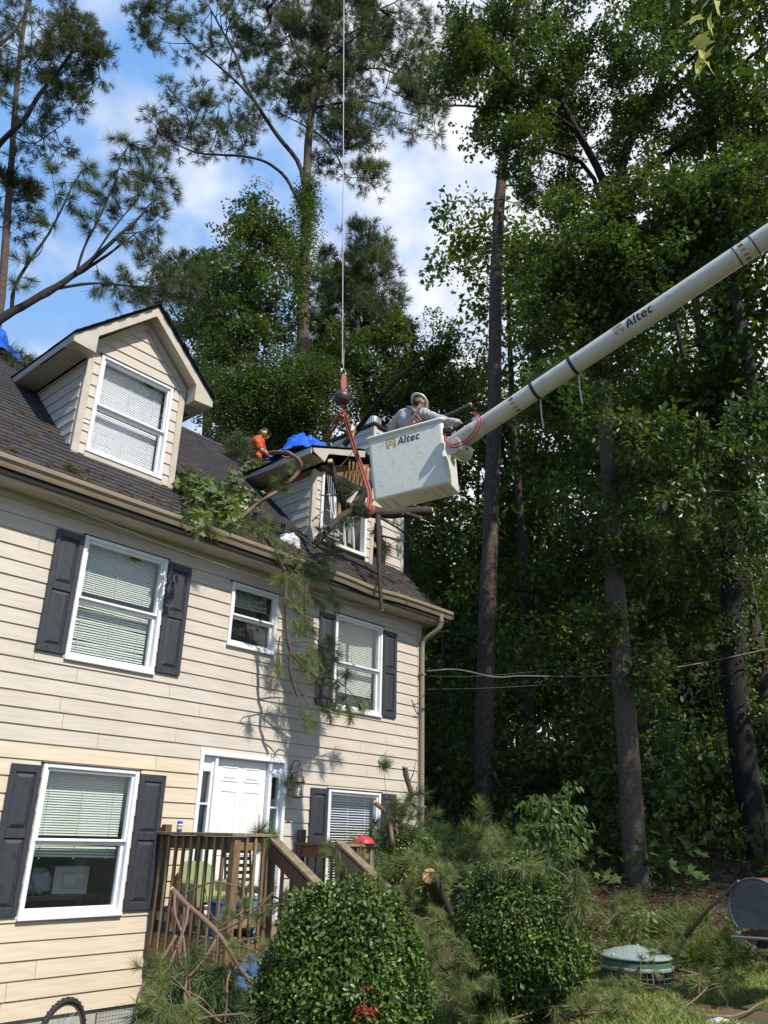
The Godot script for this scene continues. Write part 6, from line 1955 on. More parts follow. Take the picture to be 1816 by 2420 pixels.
func suspended_log() -> void:
	var r := RandomNumberGenerator.new()
	r.seed = 55
	var o := thing("suspended_log", "dark sawn pine log with forked limbs slung against the broken dormer", "log", Vector3(9.28, 6.94, -8.65))
	var a := o.position
	var t := Growth.new()
	var log_path := pts([8.79, 6.82, -8.7, 9.01, 6.86, -8.68, 9.21, 6.89, -8.62, 9.48, 6.93, -8.55, 9.8, 6.99, -8.4, 10.06, 7.06, -8.2, 10.31, 7.1, -8.05])
	var s := Shape.new()
	var q := smooth_path(log_path, 4).map(func(p): return p - a)
	s.tube(q, taper(q.size(), 0.115, 0.074), 14, true, 0.12, 4)
	part(o, "log", s, M.bark_limb)
	cut_face(o, q[-1], (q[-1] - q[-3]).normalized(), 0.075)
	var limbs := [[pts([8.81, 6.84, -8.7, 8.66, 7.04, -8.7, 8.56, 7.33, -8.75, 8.48, 7.5, -8.75, 8.38, 7.56, -8.7]), 0.062, 0.046, true], [pts([9.08, 6.99, -8.68, 9.15, 7.18, -8.6, 9.21, 7.36, -8.5, 9.29, 7.52, -8.4]), 0.06, 0.045, false],
		[pts([8.98, 6.87, -8.66, 8.69, 6.66, -8.6, 8.4, 6.37, -8.6, 8.2, 6.1, -8.62, 8.1, 5.94, -8.7]), 0.058, 0.05, true], [pts([9.39, 6.84, -8.5, 9.31, 6.42, -8.4, 9.28, 6, -8.35, 9.26, 5.58, -8.3, 9.27, 5.09, -8.25]), 0.05, 0.03, true],
		[pts([9.42, 6.82, -8.5, 9.52, 6.74, -8.4, 9.69, 6.65, -8.3, 9.99, 6.55, -8.25]), 0.022, 0.012, false], [pts([9.39, 6.46, -8.45, 9.53, 6.42, -8.3, 9.93, 6.45, -8.25]), 0.022, 0.01, false],
		[pts([9.67, 6.88, -8.15, 9.79, 6.84, -8.05, 9.89, 6.8, -7.95]), 0.05, 0.042, true], [pts([9.76, 6.93, -8.3, 9.97, 6.94, -8.3, 9.88, 6.83, -8.1]), 0.035, 0.03, true], [pts([8.61, 7.53, -8.7, 8.75, 7.7, -8.7, 8.83, 7.88, -8.6]), 0.012, 0.006, false],
		[pts([8.51, 6.96, -8.6, 8.33, 6.87, -8.6, 8.2, 6.83, -8.6, 8.08, 6.81, -8.6]), 0.012, 0.008, false], [pts([8.37, 6.33, -8.6, 8.11, 6.11, -8.6, 7.93, 5.91, -8.6, 7.84, 5.8, -8.6]), 0.014, 0.006, false], [pts([8.35, 6.34, -8.55, 8.4, 6.24, -8.55, 8.37, 6.1, -8.55]), 0.01, 0.006, false]]
	for l in limbs:
		var p: Array = smooth_path(l[0], 4)
		t.hubs.append_array(p)
		var k := Shape.new()
		var pp: Array = p.map(func(x): return x - a)
		k.tube(pp, taper(pp.size(), l[1], l[2]), 10, true, 0.15, int(l[1] * 900))
		part(o, "limb", k, M.bark_limb)
		if l[3]: cut_face(o, pp[-1], (pp[-1] - pp[-3]).normalized(), l[2])
	for p in pts([8.59, 7.12, -8.55, 8.48, 7.1, -8.55, 8.69, 7.11, -8.55, 8.98, 6.87, -8.55, 8.87, 6.82, -8.55, 9.09, 6.93, -8.55, 8.59, 6.51, -8.55, 8.68, 6.51, -8.55, 8.77, 6.59, -8.55, 9.66, 6.34, -8.55, 9.63, 6.27, -8.55, 9.74, 6.39, -8.55, 8.34, 6.06, -8.55, 8.41, 6.07, -8.55, 8.27, 6.06, -8.55, 9.6, 5.75, -8.55, 9.38, 6.59, -8.55, 8.11, 6.2, -8.55]):
		tuft_at(t, p, r, Color(0.06, 0.1, 0.038))
	finish(t, o, M.twig, M.needle, "twigs", "needles")
	# the long bare limb standing up behind the bucket
	var b := thing("broken_limb", "long bare broken limb slanting up from the dormer roof past the crane ball", "branch", Vector3(8.32, 7.71, -8.3))
	var bp := smooth_path(pts([8.31, 7.7, -8.32, 8.35, 7.86, -8.15, 8.27, 8, -7.81, 8.17, 8.16, -7.43, 8.04, 8.29, -6.94, 8.02, 8.45, -6.44]), 4).map(func(x): return x - b.position)
	var bs := Shape.new()
	bs.tube(bp, taper(bp.size(), 0.052, 0.03), 10, true, 0.05, 6)
	part(b, "limb", bs, M.bark_dark)
	cut_face(b, bp[-1], (bp[-1] - bp[-3]).normalized(), 0.03)
	var sp := Shape.new()
	var sa: Vector3 = Vector3(8.21, 7.74, -8.06) - b.position
	sp.hexa([sa, sa + Vector3(0.05, 0.0, 0.02), sa + Vector3(0.08, 0.02, -0.02), sa + Vector3(0.02, 0.02, -0.04), sa + Vector3(0.1, 0.25, 0.03), sa + Vector3(0.16, 0.24, 0.04), sa + Vector3(0.16, 0.26, 0.0), sa + Vector3(0.11, 0.27, 0.0)])
	part(b, "split_wood", sp, M.split_wood)
	var c := thing("sawn_limb", "short sawn limb end sticking up behind the bucket rim", "branch", Vector3(8.09, 7.36, -6.09))
	var cs := Shape.new()
	var cp := pts([8.07, 7.33, -6.15, 8.17, 7.41, -5.93, 8.26, 7.5, -5.72]).map(func(x): return x - c.position)
	cs.tube(cp, taper(3, 0.035, 0.032), 10, true)
	part(c, "limb", cs, M.bark_limb)
	cut_face(c, cp[2], (cp[2] - cp[1]).normalized(), 0.032)


func tuft_at(t: Growth, p: Vector3, r: RandomNumberGenerator, base: Color, droop := 0.5, size := 1.0, kind := "tuft") -> void:   # a needle tuft on a twig from the nearest hub
	var near: Vector3 = t.hubs[0]
	for h: Vector3 in t.hubs:
		if h.distance_squared_to(p) < near.distance_squared_to(p): near = h
	var d := p - near
	if d.length() > 0.03: t.wood.tube(smooth_path([near, near.lerp(p, 0.5) + Vector3(0, 0.06 * d.length(), 0) + some_dir(r) * 0.05 * d.length(), p], 3), taper(7, 0.008, 0.005), 4, false)
	var dir := ((d.normalized() if d.length() > 0.03 else some_dir(r)) + Vector3(0, -droop, 0) + some_dir(r) * 0.25).normalized()
	var tint := green(r, base, 0.25)
	for k in 2: t.add(F[kind][r.randi() % F[kind].size()], Transform3D(turned((dir + some_dir(r) * 0.25).normalized(), r, size * r.randf_range(0.85, 1.15)), p - dir * (0.03 + 0.05 * k)), tint)



# A body as one surface: tapered capsules joined with a smooth minimum, meshed as surface nets. bones: [a, b, radius a, radius b]
func flesh(bones: Array, cell: float, blend: float) -> Shape:
	var lo := Vector3.ONE * 1e6
	var hi := -lo
	for b in bones:
		for k in 2:
			lo = lo.min(b[k] - Vector3.ONE * (b[2 + k] + cell * 3)); hi = hi.max(b[k] + Vector3.ONE * (b[2 + k] + cell * 3))
	var n := Vector3i((hi - lo) / cell) + Vector3i(2, 2, 2)
	var f := PackedFloat32Array()
	f.resize(n.x * n.y * n.z)
	f.fill(1.0)
	for b in bones:
		var a: Vector3 = b[0]; var ab: Vector3 = b[1] - b[0]
		var l := maxf(ab.length_squared(), 1e-9)
		var m: float = maxf(b[2], b[3]) + maxf(cell * 2.5, blend * 1.5)
		var i0 := Vector3i((a.min(b[1]) - Vector3.ONE * m - lo) / cell).max(Vector3i.ZERO)
		var i1 := Vector3i((a.max(b[1]) + Vector3.ONE * m - lo) / cell + Vector3.ONE).min(n - Vector3i.ONE)
		for x in range(i0.x, i1.x + 1):
			for y in range(i0.y, i1.y + 1):
				for z in range(i0.z, i1.z + 1):
					var p := lo + Vector3(x, y, z) * cell
					var t := clampf((p - a).dot(ab) / l, 0, 1)
					var d := (p - a - ab * t).length() - lerpf(b[2], b[3], t)
					var at := (x * n.y + y) * n.z + z
					var e := f[at]
					var h := maxf(blend - absf(e - d), 0.0) / blend
					f[at] = minf(e, d) - h * h * blend * 0.25
	var s := Shape.new()
	var made := {}
	for x in n.x - 1:
		for y in n.y - 1:
			for z in n.z - 1:
				var sum := Vector3.ZERO
				var count := 0
				var base := (x * n.y + y) * n.z + z
				var f0 := f[base]
				if f0 > cell * 4: continue
				var v := [f0, f[base + 1], f[base + n.z], f[base + n.z + 1], f[base + n.y * n.z], f[base + n.y * n.z + 1], f[base + n.y * n.z + n.z], f[base + n.y * n.z + n.z + 1]]
				for e in [[0, 1], [2, 3], [4, 5], [6, 7], [0, 2], [1, 3], [4, 6], [5, 7], [0, 4], [1, 5], [2, 6], [3, 7]]:
					var p: float = v[e[0]]; var q: float = v[e[1]]
					if (p < 0) != (q < 0):
						var t := p / (p - q)
						sum += Vector3(e[0] >> 2, (e[0] >> 1) & 1, e[0] & 1).lerp(Vector3(e[1] >> 2, (e[1] >> 1) & 1, e[1] & 1), t)
						count += 1
				if count: made[Vector3i(x, y, z)] = s.put(lo + (Vector3(x, y, z) + sum / count) * cell, Vector3.ZERO)
	for c: Vector3i in made:
		var base := (c.x * n.y + c.y) * n.z + c.z
		for ax in 3:
			var step: int = [n.y * n.z, n.z, 1][ax]
			var p := f[base]; var q := f[base + step]
			if (p < 0) == (q < 0): continue
			var u := Vector3i.ZERO; var w := Vector3i.ZERO
			u[(ax + 1) % 3] = 1; w[(ax + 2) % 3] = 1
			if not (made.has(c - u) and made.has(c - w) and made.has(c - u - w)): continue
			var k := [made[c], made[c - u], made[c - u - w], made[c - w]]
			if p < 0: k.reverse()
			for t in [[k[0], k[1], k[2]], [k[0], k[2], k[3]]]:
				s.ix.append_array(t)
				var m := (s.v[t[2]] - s.v[t[0]]).cross(s.v[t[1]] - s.v[t[0]])
				for e in t: s.n[e] += m
	for k in s.n.size(): s.n[k] = s.n[k].normalized()
	return s


func creased(s: Shape, deep: float) -> Shape:   # folds of cloth, then new normals
	var f := FastNoiseLite.new()
	f.seed = 4; f.frequency = 7.0; f.fractal_octaves = 2; f.fractal_type = FastNoiseLite.FRACTAL_RIDGED
	for k in s.v.size(): s.v[k] += s.n[k] * deep * f.get_noise_3d(s.v[k].x * 1.3, s.v[k].y * 0.7, s.v[k].z * 1.3)
	for k in s.n.size(): s.n[k] = Vector3.ZERO
	for k in range(0, s.ix.size(), 3):
		var m := (s.v[s.ix[k + 2]] - s.v[s.ix[k]]).cross(s.v[s.ix[k + 1]] - s.v[s.ix[k]])
		for e in 3: s.n[s.ix[k + e]] += m
	for k in s.n.size(): s.n[k] = s.n[k].normalized()
	return s


func grown(bones: Array, by: float) -> Array:
	return bones.map(func(b): return [b[0], b[1], b[2] + by, b[3] + by])


func head_bones(at: Vector3, face: Vector3, up: Vector3) -> Array:   # centre of the skull, the way it looks, its up
	var x := face.cross(up).normalized()
	var o := [[at + up * 0.02 - face * 0.02, at + up * 0.02 + face * 0.02, 0.088, 0.084], [at - up * 0.04 + face * 0.03, at - up * 0.085 + face * 0.055, 0.062, 0.04], [at + face * 0.095 - up * 0.005, at + face * 0.113 - up * 0.035, 0.009, 0.015], [at + face * 0.09 + x * 0.03 + up * 0.022, at + face * 0.09 - x * 0.03 + up * 0.022, 0.014, 0.014], [at + face * 0.093 + x * 0.02 - up * 0.062, at + face * 0.093 - x * 0.02 - up * 0.062, 0.009, 0.009]]
	for s: float in [-1.0, 1.0]: o.append([at + x * s * 0.084 - up * 0.025, at + x * s * 0.09 + up * 0.012 - face * 0.008, 0.01, 0.014])
	return o


func hand_bones(wrist: Vector3, dir: Vector3, palm: Vector3, side: float, curl: float) -> Array:   # dir: wrist to knuckles; palm: the way the palm faces
	var x := dir.cross(palm).normalized() * side
	var o := [[wrist, wrist + dir * 0.05, 0.024, 0.027], [wrist + dir * 0.05 + x * 0.022, wrist + dir * 0.08 + x * 0.026, 0.016, 0.014], [wrist + dir * 0.05 - x * 0.02, wrist + dir * 0.078 - x * 0.024, 0.016, 0.013]]
	for k in 4:
		var l: float = [0.072, 0.08, 0.074, 0.058][k]
		var b := wrist + dir * 0.088 + x * (0.03 - 0.02 * k)
		var d := dir
		var at := b
		for j in 3:
			d = (d + palm * curl * 0.6).normalized()
			var e: Vector3 = at + d * l * [0.45, 0.32, 0.23][j]
			o.append([at, e, 0.0092 - 0.001 * j, 0.0085 - 0.001 * j])
			at = e
	var tb := wrist + dir * 0.03 + x * 0.028
	var td := (dir * 0.6 + x * 0.8 + palm * 0.3).normalized()
	o.append([tb, tb + td * 0.04, 0.014, 0.011])
	o.append([tb + td * 0.04, tb + td * 0.04 + (td + palm * curl + dir * 0.4).normalized() * 0.035, 0.0105, 0.009])
	return o


func hard_hat(o: Node3D, at: Vector3, face: Vector3, up: Vector3, mat: Material, brim := 0.035) -> void:
	var s := Shape.new()
	var x := face.cross(up).normalized()
	var xf := Transform3D(Basis(x * 0.93, up, -face * 1.12), at + up * 0.035)
	var prof := [Vector2(0.104 + brim, -0.008), Vector2(0.106 + brim, 0.0), Vector2(0.112, 0.016)]
	for k in 9: prof.append(Vector2(0.11 * cos(k * PI / 16), 0.02 + 0.105 * sin(k * PI / 16)))
	s.lathe(prof, 26, xf)
	s.lathe([Vector2(0.104 + brim, -0.009), Vector2(0.1, 0.0)], 26, xf)
	part(o, "hard_hat", s, mat)
	var ridge := Shape.new()
	var arc := []
	for k in 11: arc.append(xf * Vector3(0, 0.022 + 0.108 * sin(lerpf(0.25, PI - 0.25, k / 10.0)), 0.11 * cos(lerpf(0.25, PI - 0.25, k / 10.0))))
	ridge.tube(arc, 0.009, 6)
	part(o, "hat_ridge", ridge, mat)


func figure(o: Node3D, body: Array, head: Array, hands: Array) -> void:
	var s := flesh(body, 0.017, 0.05)
	s.append(flesh(head, 0.0055, 0.02))
	for h in hands: s.append(flesh(h, 0.004, 0.008))
	part(o, "body", s, M.skin)


func eyes(o: Node3D, at: Vector3, face: Vector3, up: Vector3) -> void:
	var x := face.cross(up).normalized()
	for s: float in [-1.0, 1.0]:
		var e := Shape.new()
		e.lathe([Vector2(0, -0.009), Vector2(0.009, 0), Vector2(0, 0.009)], 8, Transform3D(Basis.IDENTITY, at + face * 0.094 + x * s * 0.03 + up * 0.002))
		part(o, "eye", e, M.hair)


func people() -> void:
	# the worker in the bucket, seen from behind, leaning to the controls
	var foot := Vector3(8.02, 6.26, -6.5)
	var o := thing("person", "person in white shirt and white hard hat with harness, leaning over in the lift bucket", "person", foot)
	var f := Vector3(0.80, 0, -0.60).normalized()   # the way the body faces: away from the yard
	var x := f.cross(Vector3.UP).normalized()        # to the person's right
	var up := Vector3.UP
	var hip := up * 0.80
	var waist := hip + up * 0.12 + f * 0.01
	var chest := Vector3(8.01, 7.42, -6.6) - foot
	var neck := Vector3(7.97, 7.57, -6.52) - foot
	var head := Vector3(7.96, 7.65, -6.45) - foot
	var sl := Vector3(7.97, 7.57, -6.78) - foot
	var sr := Vector3(8, 7.43, -6.33) - foot
	var el := Vector3(8.01, 7.48, -6.99) - foot
	var er := Vector3(7.99, 7.23, -6.05) - foot
	var hl := Vector3(8.07, 7.19, -6.98) - foot
	var hr := Vector3(7.96, 7.09, -5.76) - foot
	var torso := [[hip - x * 0.08, hip + x * 0.08, 0.12, 0.12], [waist - x * 0.06, waist + x * 0.06, 0.115, 0.115], [waist, chest, 0.13, 0.14], [chest - x * 0.075, chest + x * 0.075, 0.125, 0.125], [sl.lerp(sr, 0.15), sl.lerp(sr, 0.85), 0.085, 0.085], [sl.lerp(sr, 0.5) - f * 0.02, neck, 0.085, 0.06]]
	var arms := [[sl, el, 0.062, 0.05], [sr, er, 0.062, 0.05], [el, hl, 0.048, 0.034], [er, hr, 0.048, 0.034]]
	var legs := [[hip - x * 0.09, up * 0.44 - x * 0.09 + f * 0.03, 0.085, 0.06], [hip + x * 0.09, up * 0.44 + x * 0.09 + f * 0.03, 0.085, 0.06], [up * 0.44 - x * 0.09 + f * 0.03, up * 0.06 - x * 0.09, 0.056, 0.042], [up * 0.44 + x * 0.09 + f * 0.03, up * 0.06 + x * 0.09, 0.056, 0.042], [up * 0.04 - x * 0.09, up * 0.035 - x * 0.09 + f * 0.13, 0.04, 0.035], [up * 0.04 + x * 0.09, up * 0.035 + x * 0.09 + f * 0.13, 0.04, 0.035]]
	var look := (f * 0.75 + x * 0.45 - up * 0.55).normalized()
	var crown := (up * 0.9 + look * 0.45).normalized()
	crown = (crown - look * crown.dot(look)).normalized()
	figure(o, torso + arms + legs + [[neck, head - crown * 0.05, 0.058, 0.055]], head_bones(head, look, crown), [hand_bones(hr, (hr - er).normalized(), -up, 1.0, 0.9), hand_bones(hl, (hl - el).normalized(), f, -1.0, 0.5)])
	eyes(o, head, look, crown)
	part(o, "shirt", creased(flesh(grown(torso, 0.016) + grown(arms, 0.016), 0.014, 0.05), 0.011), M.shirt_white)
	part(o, "trousers", flesh(grown(legs.slice(0, 4), 0.016) + grown(torso.slice(0, 1), 0.02), 0.02, 0.05), M.jeans)
	for k in 2: part(o, "boot", flesh(grown([legs[4 + k]], 0.014), 0.014, 0.02), M.bark_dark)
	part(o, "hair", flesh([[head - look * 0.035, head - look * 0.05 - crown * 0.05, 0.082, 0.058]], 0.012, 0.02), M.hair)
	hard_hat(o, head + crown * 0.01, look, crown, M.hat)
	for q in [[sl.lerp(sr, 0.22), sl.lerp(sr, 0.52) * 0.35 + waist * 0.65 + x * 0.06], [sl.lerp(sr, 0.78), sl.lerp(sr, 0.48) * 0.35 + waist * 0.65 - x * 0.06]]:
		var s := Shape.new()
		var a: Vector3 = q[0] - f * 0.09 + up * 0.1; var b: Vector3 = q[1] - f * 0.2
		s.tube([a, a.lerp(b, 0.4) - f * 0.1, b], 0.019, 5)
		part(o, "harness_strap", s, M.strap)
	var belt := Shape.new()
	belt.tube([waist + x * 0.19, waist + x * 0.13 - f * 0.15 + up * 0.06, waist - f * 0.19 + up * 0.09, waist - x * 0.13 - f * 0.15 + up * 0.05, waist - x * 0.19], 0.028, 6)
	part(o, "harness_belt", belt, M.strap_red)
	var ring := Shape.new()
	ring.tube([sl.lerp(sr, 0.5) - f * 0.17 + up * 0.03, chest - f * 0.2, waist - f * 0.2 + up * 0.1], 0.02, 6)
	part(o, "harness_strap", ring, M.strap)
	# the worker on the roof in orange
	var g := Vector3(9.62, 8.55, -12.55)
	var p := thing("person", "person in orange shirt and lime ear-muff helmet bending down on the roof ridge", "person", g)
	f = Vector3(0.78, 0, 0.2).normalized()
	x = f.cross(up).normalized()
	hip = Vector3(9.75, 9.24, -12.5) - g
	chest = Vector3(9.73, 9.59, -12.45) - g
	neck = Vector3(9.77, 9.76, -12.4) - g
	head = Vector3(9.82, 9.87, -12.35) - g
	sl = Vector3(9.96, 9.8, -12.6) - g
	sr = Vector3(9.54, 9.55, -12.2) - g
	el = Vector3(10.08, 9.63, -12.6) - g
	er = Vector3(9.63, 9.31, -12.1) - g
	hl = Vector3(10.16, 9.5, -12.4) - g
	hr = Vector3(9.83, 9.27, -12.1) - g
	torso = [[hip - x * 0.08, hip + x * 0.08, 0.12, 0.12], [hip, chest, 0.12, 0.14], [chest - x * 0.07, chest + x * 0.07, 0.13, 0.13], [sl.lerp(sr, 0.1), sl.lerp(sr, 0.9), 0.085, 0.085], [sl.lerp(sr, 0.5), neck, 0.085, 0.06]]
	var upper := [[sl, el, 0.06, 0.05], [sr, er, 0.06, 0.05]]
	var fore := [[el, hl, 0.046, 0.032], [er, hr, 0.046, 0.032]]
	var kl := hip - up * 0.36 + x * -0.1 + f * 0.12; var kr := hip - up * 0.36 + x * 0.1 + f * 0.12
	var al := hip - up * 0.74 - x * 0.1; var ar := hip - up * 0.74 + x * 0.1
	legs = [[hip - x * 0.09, kl, 0.085, 0.06], [hip + x * 0.09, kr, 0.085, 0.06], [kl, al, 0.056, 0.042], [kr, ar, 0.056, 0.042]]
	look = (f * 0.6 + Vector3(0.25, -0.75, 0.25)).normalized()
	crown = (up + f * 0.7).normalized()
	crown = (crown - look * crown.dot(look)).normalized()
	figure(p, torso + upper + fore + legs + [[neck, head - crown * 0.05, 0.056, 0.055]], head_bones(head, look, crown), [hand_bones(hr, (hr - er).normalized(), -up, 1.0, 0.8), hand_bones(hl, (hl - el).normalized(), -up, -1.0, 0.8)])
	eyes(p, head, look, crown)
	part(p, "shirt", creased(flesh(grown(torso, 0.018) + [[sl, sl.lerp(el, 0.7), 0.075, 0.072], [sr, sr.lerp(er, 0.7), 0.075, 0.072]], 0.014, 0.05), 0.012), M.shirt_orange)
	part(p, "trousers", flesh(grown(legs, 0.018) + grown(torso.slice(0, 1), 0.02), 0.02, 0.05), M.jeans)
	part(p, "hair", flesh([[head - look * 0.03, head - look * 0.05 - crown * 0.05, 0.084, 0.06]], 0.012, 0.02), M.hair)
	hard_hat(p, head + crown * 0.01, look, crown, M.black_gloss, 0.012)
	var visor := Shape.new()
	visor.append(flesh([[head + crown * 0.075 + look * 0.02, head + crown * 0.03 + look * 0.1, 0.075, 0.045]], 0.012, 0.02))
	part(p, "helmet_front", visor, M.lime)
	for s: float in [-1.0, 1.0]:
		var m := Shape.new()
		m.append(flesh([[head + x * s * 0.085 - crown * 0.015, head + x * s * 0.115 - crown * 0.015, 0.044, 0.038]], 0.009, 0.02))
		part(p, "ear_muff", m, M.lime)
	var bt := Shape.new()
	bt.tube([hip - x * 0.15 + up * 0.1, hip - f * 0.15 + up * 0.1, hip + x * 0.15 + up * 0.1, hip + f * 0.15 + up * 0.08, hip - x * 0.15 + up * 0.1], 0.026, 6)
	part(p, "tool_belt", bt, M.strap_red)
	var pouch := Shape.new()
	pouch.bev(Vector3(-0.05, -0.18, -0.03), Vector3(0.05, 0.04, 0.03), 0.015, Transform3D(Basis(up, 0.4), hip + x * 0.17 - f * 0.02))
	part(p, "pouch", pouch, M.yellow)



func shrub(called: String, label: String, at: Vector3, size: Vector3, count: int, base: Color, top: Color, seed_at: int, group := "clipped round shrubs") -> Node3D:
	var r := RandomNumberGenerator.new()
	r.seed = seed_at
	var o := thing(called, label, "shrub", at, group)
	var t := Growth.new()
	var f := FastNoiseLite.new()
	f.seed = seed_at
	f.frequency = 1.0
	f.fractal_octaves = 2
	for k in 60:
		var d := some_dir(r)
		d.y = absf(d.y) * 0.9
		var end := at + Vector3(d.x * size.x, size.y * (0.15 + 0.8 * d.y), d.z * size.z) * 0.92
		t.wood.tube([at + Vector3(r.randf_range(-0.1, 0.1), 0, r.randf_range(-0.1, 0.1)), at.lerp(end, 0.5) + Vector3(0, 0.05, 0), end], [0.016, 0.009, 0.004], 4, false)
	for k in count:
		var d := some_dir(r)
		if d.y < -0.72: continue
		var rough := 1.0 + 0.2 * f.get_noise_3d(d.x * 2, d.y * 2, d.z * 2)
		var deep := 1.0 - 0.32 * pow(r.randf(), 2.2)
		var q := Vector3(d.x * size.x, (d.y * 0.5 + 0.5) * size.y, d.z * size.z)
		q.x *= rough * deep; q.z *= rough * deep; q.y = size.y * 0.5 + (q.y - size.y * 0.5) * rough * deep
		var tint := green(r, base.lerp(top, 1.0 if r.randf() < 0.3 else 0.0), 0.3)
		t.add(F.small[r.randi() % 2], Transform3D(turned((d + some_dir(r) * 0.45).normalized(), r, r.randf_range(0.8, 1.25)), at + q), tint)
	finish(t, o, M.twig, M.leaf_gloss, "stems", "leaves")
	return o


func bough(called: String, label: String, category: String, group: String, stems: Array, tufts: Array, base: Color, seed_at: int, bark := "bark_red", droop := 0.5, size := 1.0, extra := 0.0) -> Node3D:
	var r := RandomNumberGenerator.new()
	r.seed = seed_at
	var at: Vector3 = stems[0][0][0]
	var o := thing(called, label, category, at, group)
	var t := Growth.new()
	for l in stems:
		var p: Array = smooth_path(l[0], 4)
		t.hubs.append_array(p)
		var k := Shape.new()
		var pp: Array = p.map(func(x): return x - at)
		var rad := taper(pp.size(), l[1], l[2])
		for j in range(3, rad.size(), 7): rad[j] *= 1.18   # knots
		k.tube(pp, rad, 8 if l[1] > 0.012 else 5, true, 0.08, int(l[1] * 900))
		part(o, "stem" if l[1] > 0.014 else "twig", k, M[bark])
		if l.size() > 3: cut_face(o, pp[0], (pp[0] - pp[2]).normalized(), l[1])
	for p in tufts:
		tuft_at(t, p, r, base, droop, size)
		for e in int(extra + r.randf()): tuft_at(t, p + some_dir(r) * (0.12 + 0.08 * e), r, base, droop, size)
	finish(t, o, M[bark], M.needle, "side_twigs", "needles")
	return o


func lying_bough(seed_at: int) -> Node3D:   # a fallen pine bough about 1.3 m long, stem along +x
	var r := RandomNumberGenerator.new()
	r.seed = seed_at
	var main := [Vector3(0, 0.04, 0), Vector3(0.35, 0.1, r.randf_range(-0.05, 0.05)), Vector3(0.75, 0.13, r.randf_range(-0.12, 0.12)), Vector3(1.15, 0.1, r.randf_range(-0.2, 0.2))]
	var stems := [[main, 0.014, 0.006]]
	var tufts := [main[3] + Vector3(0.06, 0.01, 0)]
	for k in 5:
		var a: Vector3 = smooth_path(main, 4)[4 + k]
		var b := a + Vector3(r.randf_range(0.12, 0.35), r.randf_range(0.0, 0.2), (1 if k % 2 else -1) * r.randf_range(0.12, 0.38))
		stems.append([[a, a.lerp(b, 0.5) + Vector3(0, 0.03, 0), b], 0.008, 0.004])
		tufts.append(b)
		tufts.append(a.lerp(b, r.randf_range(0.35, 0.9)) + some_dir(r) * 0.09)
	return bough("pine_bough", "green pine bough lying in the storm debris across the yard", "pine bough", "fallen pine boughs in the yard", stems, tufts, Color(0.165, 0.215, 0.07), seed_at, "twig", 0.1, 0.78, 0.1)


func yard() -> void:
	shrub("round_shrub", "largest round clipped shrub in front of the porch steps", Vector3(4.52, ground_y(4.52, -4.27) - 0.02, -4.27), Vector3(0.53, 1.36, 0.53), 5200, Color(0.058, 0.105, 0.024), Color(0.13, 0.19, 0.035), 71)
	shrub("round_shrub", "round clipped shrub draped with fallen boughs, left of the green tank lid", Vector3(6.95, ground_y(6.95, -4.4) - 0.02, -4.4), Vector3(0.56, 1.3, 0.56), 4800, Color(0.058, 0.105, 0.024), Color(0.13, 0.19, 0.035), 72)
	shrub("round_shrub", "half-buried shrub beside the right porch post under the debris", Vector3(9.0, 0.05, -7.35), Vector3(0.45, 1.72, 0.45), 1300, Color(0.06, 0.12, 0.022), Color(0.11, 0.18, 0.03), 73)
	shrub("low_shrub", "ragged leafy shrub under the lower right window, partly bare", Vector3(9.5, 0.1, -8.3), Vector3(0.6, 1.65, 0.45), 900, Color(0.07, 0.13, 0.025), Color(0.11, 0.17, 0.03), 74, "")
	# grass
	var r := RandomNumberGenerator.new()
	r.seed = 15
	var t := Growth.new()
	var g := FastNoiseLite.new()
	g.seed = 5; g.frequency = 1.6
	while t.places.get(F.grass[0], []).size() < 11500:
		var f := r.randf_range(5.0, 13.2); var side := r.randf_range(-0.5, 6.0)
		var x := 0.747 * f + 0.665 * side; var z := -0.665 * f + 0.747 * side
		if f > 11.4 + g.get_noise_2d(x, z) * 1.2: continue
		if Vector2(x - 8.6, z + 2.9).length() < 0.75 * (1.0 + 0.5 * g.get_noise_2d(x * 2, z * 2)) or g.get_noise_2d(x * 0.6, z * 0.6) > 0.42: continue
		var tint := green(r, Color(0.19, 0.265, 0.055) if r.randf() < 0.8 else Color(0.3, 0.27, 0.12), 0.25)
		for m in F.grass: t.add(m, Transform3D(Basis(Vector3.UP, r.randf() * TAU).scaled(Vector3(1, r.randf_range(0.6, 1.15), 1)), at_ground(x + r.randf_range(-0.05, 0.05), z + r.randf_range(-0.05, 0.05), -0.004)), tint)
	var o := Node3D.new()
	o.name = "grass"
	add_child(o)
	tag(o, "short sunlit lawn grass at the lower right", "grass", "", "stuff")
	finish(t, o, M.twig, M.grass, "thatch", "grass_blades")
	# litter under the wood
	var lt := Growth.new()
	for k in 3600:
		var f := r.randf_range(10.5, 20.0); var side := r.randf_range(1.2, 0.55 * f)
		var x := 0.747 * f + 0.665 * side; var z := -0.665 * f + 0.747 * side
		var brown := Color(0.16, 0.085, 0.045) if k % 5 < 3 else Color(0.045, 0.09, 0.028)
		lt.add(F.ivy[0], Transform3D(Basis(Vector3.UP, r.randf() * TAU).scaled(Vector3(0.8, 0.28, 0.8) if k % 5 < 3 else Vector3(0.7, 0.6, 0.7)), at_ground(x, z, 0.03)), green(r, brown, 0.4))
	var l := Node3D.new()
	l.name = "leaf_litter"
	add_child(l)
	tag(l, "brown leaf litter and ivy on the shaded bank", "leaf litter", "", "stuff")
	finish(lt, l, M.twig, M.leaf, "twigs", "litter")
	tank_lid()
	grill()
	wheel()


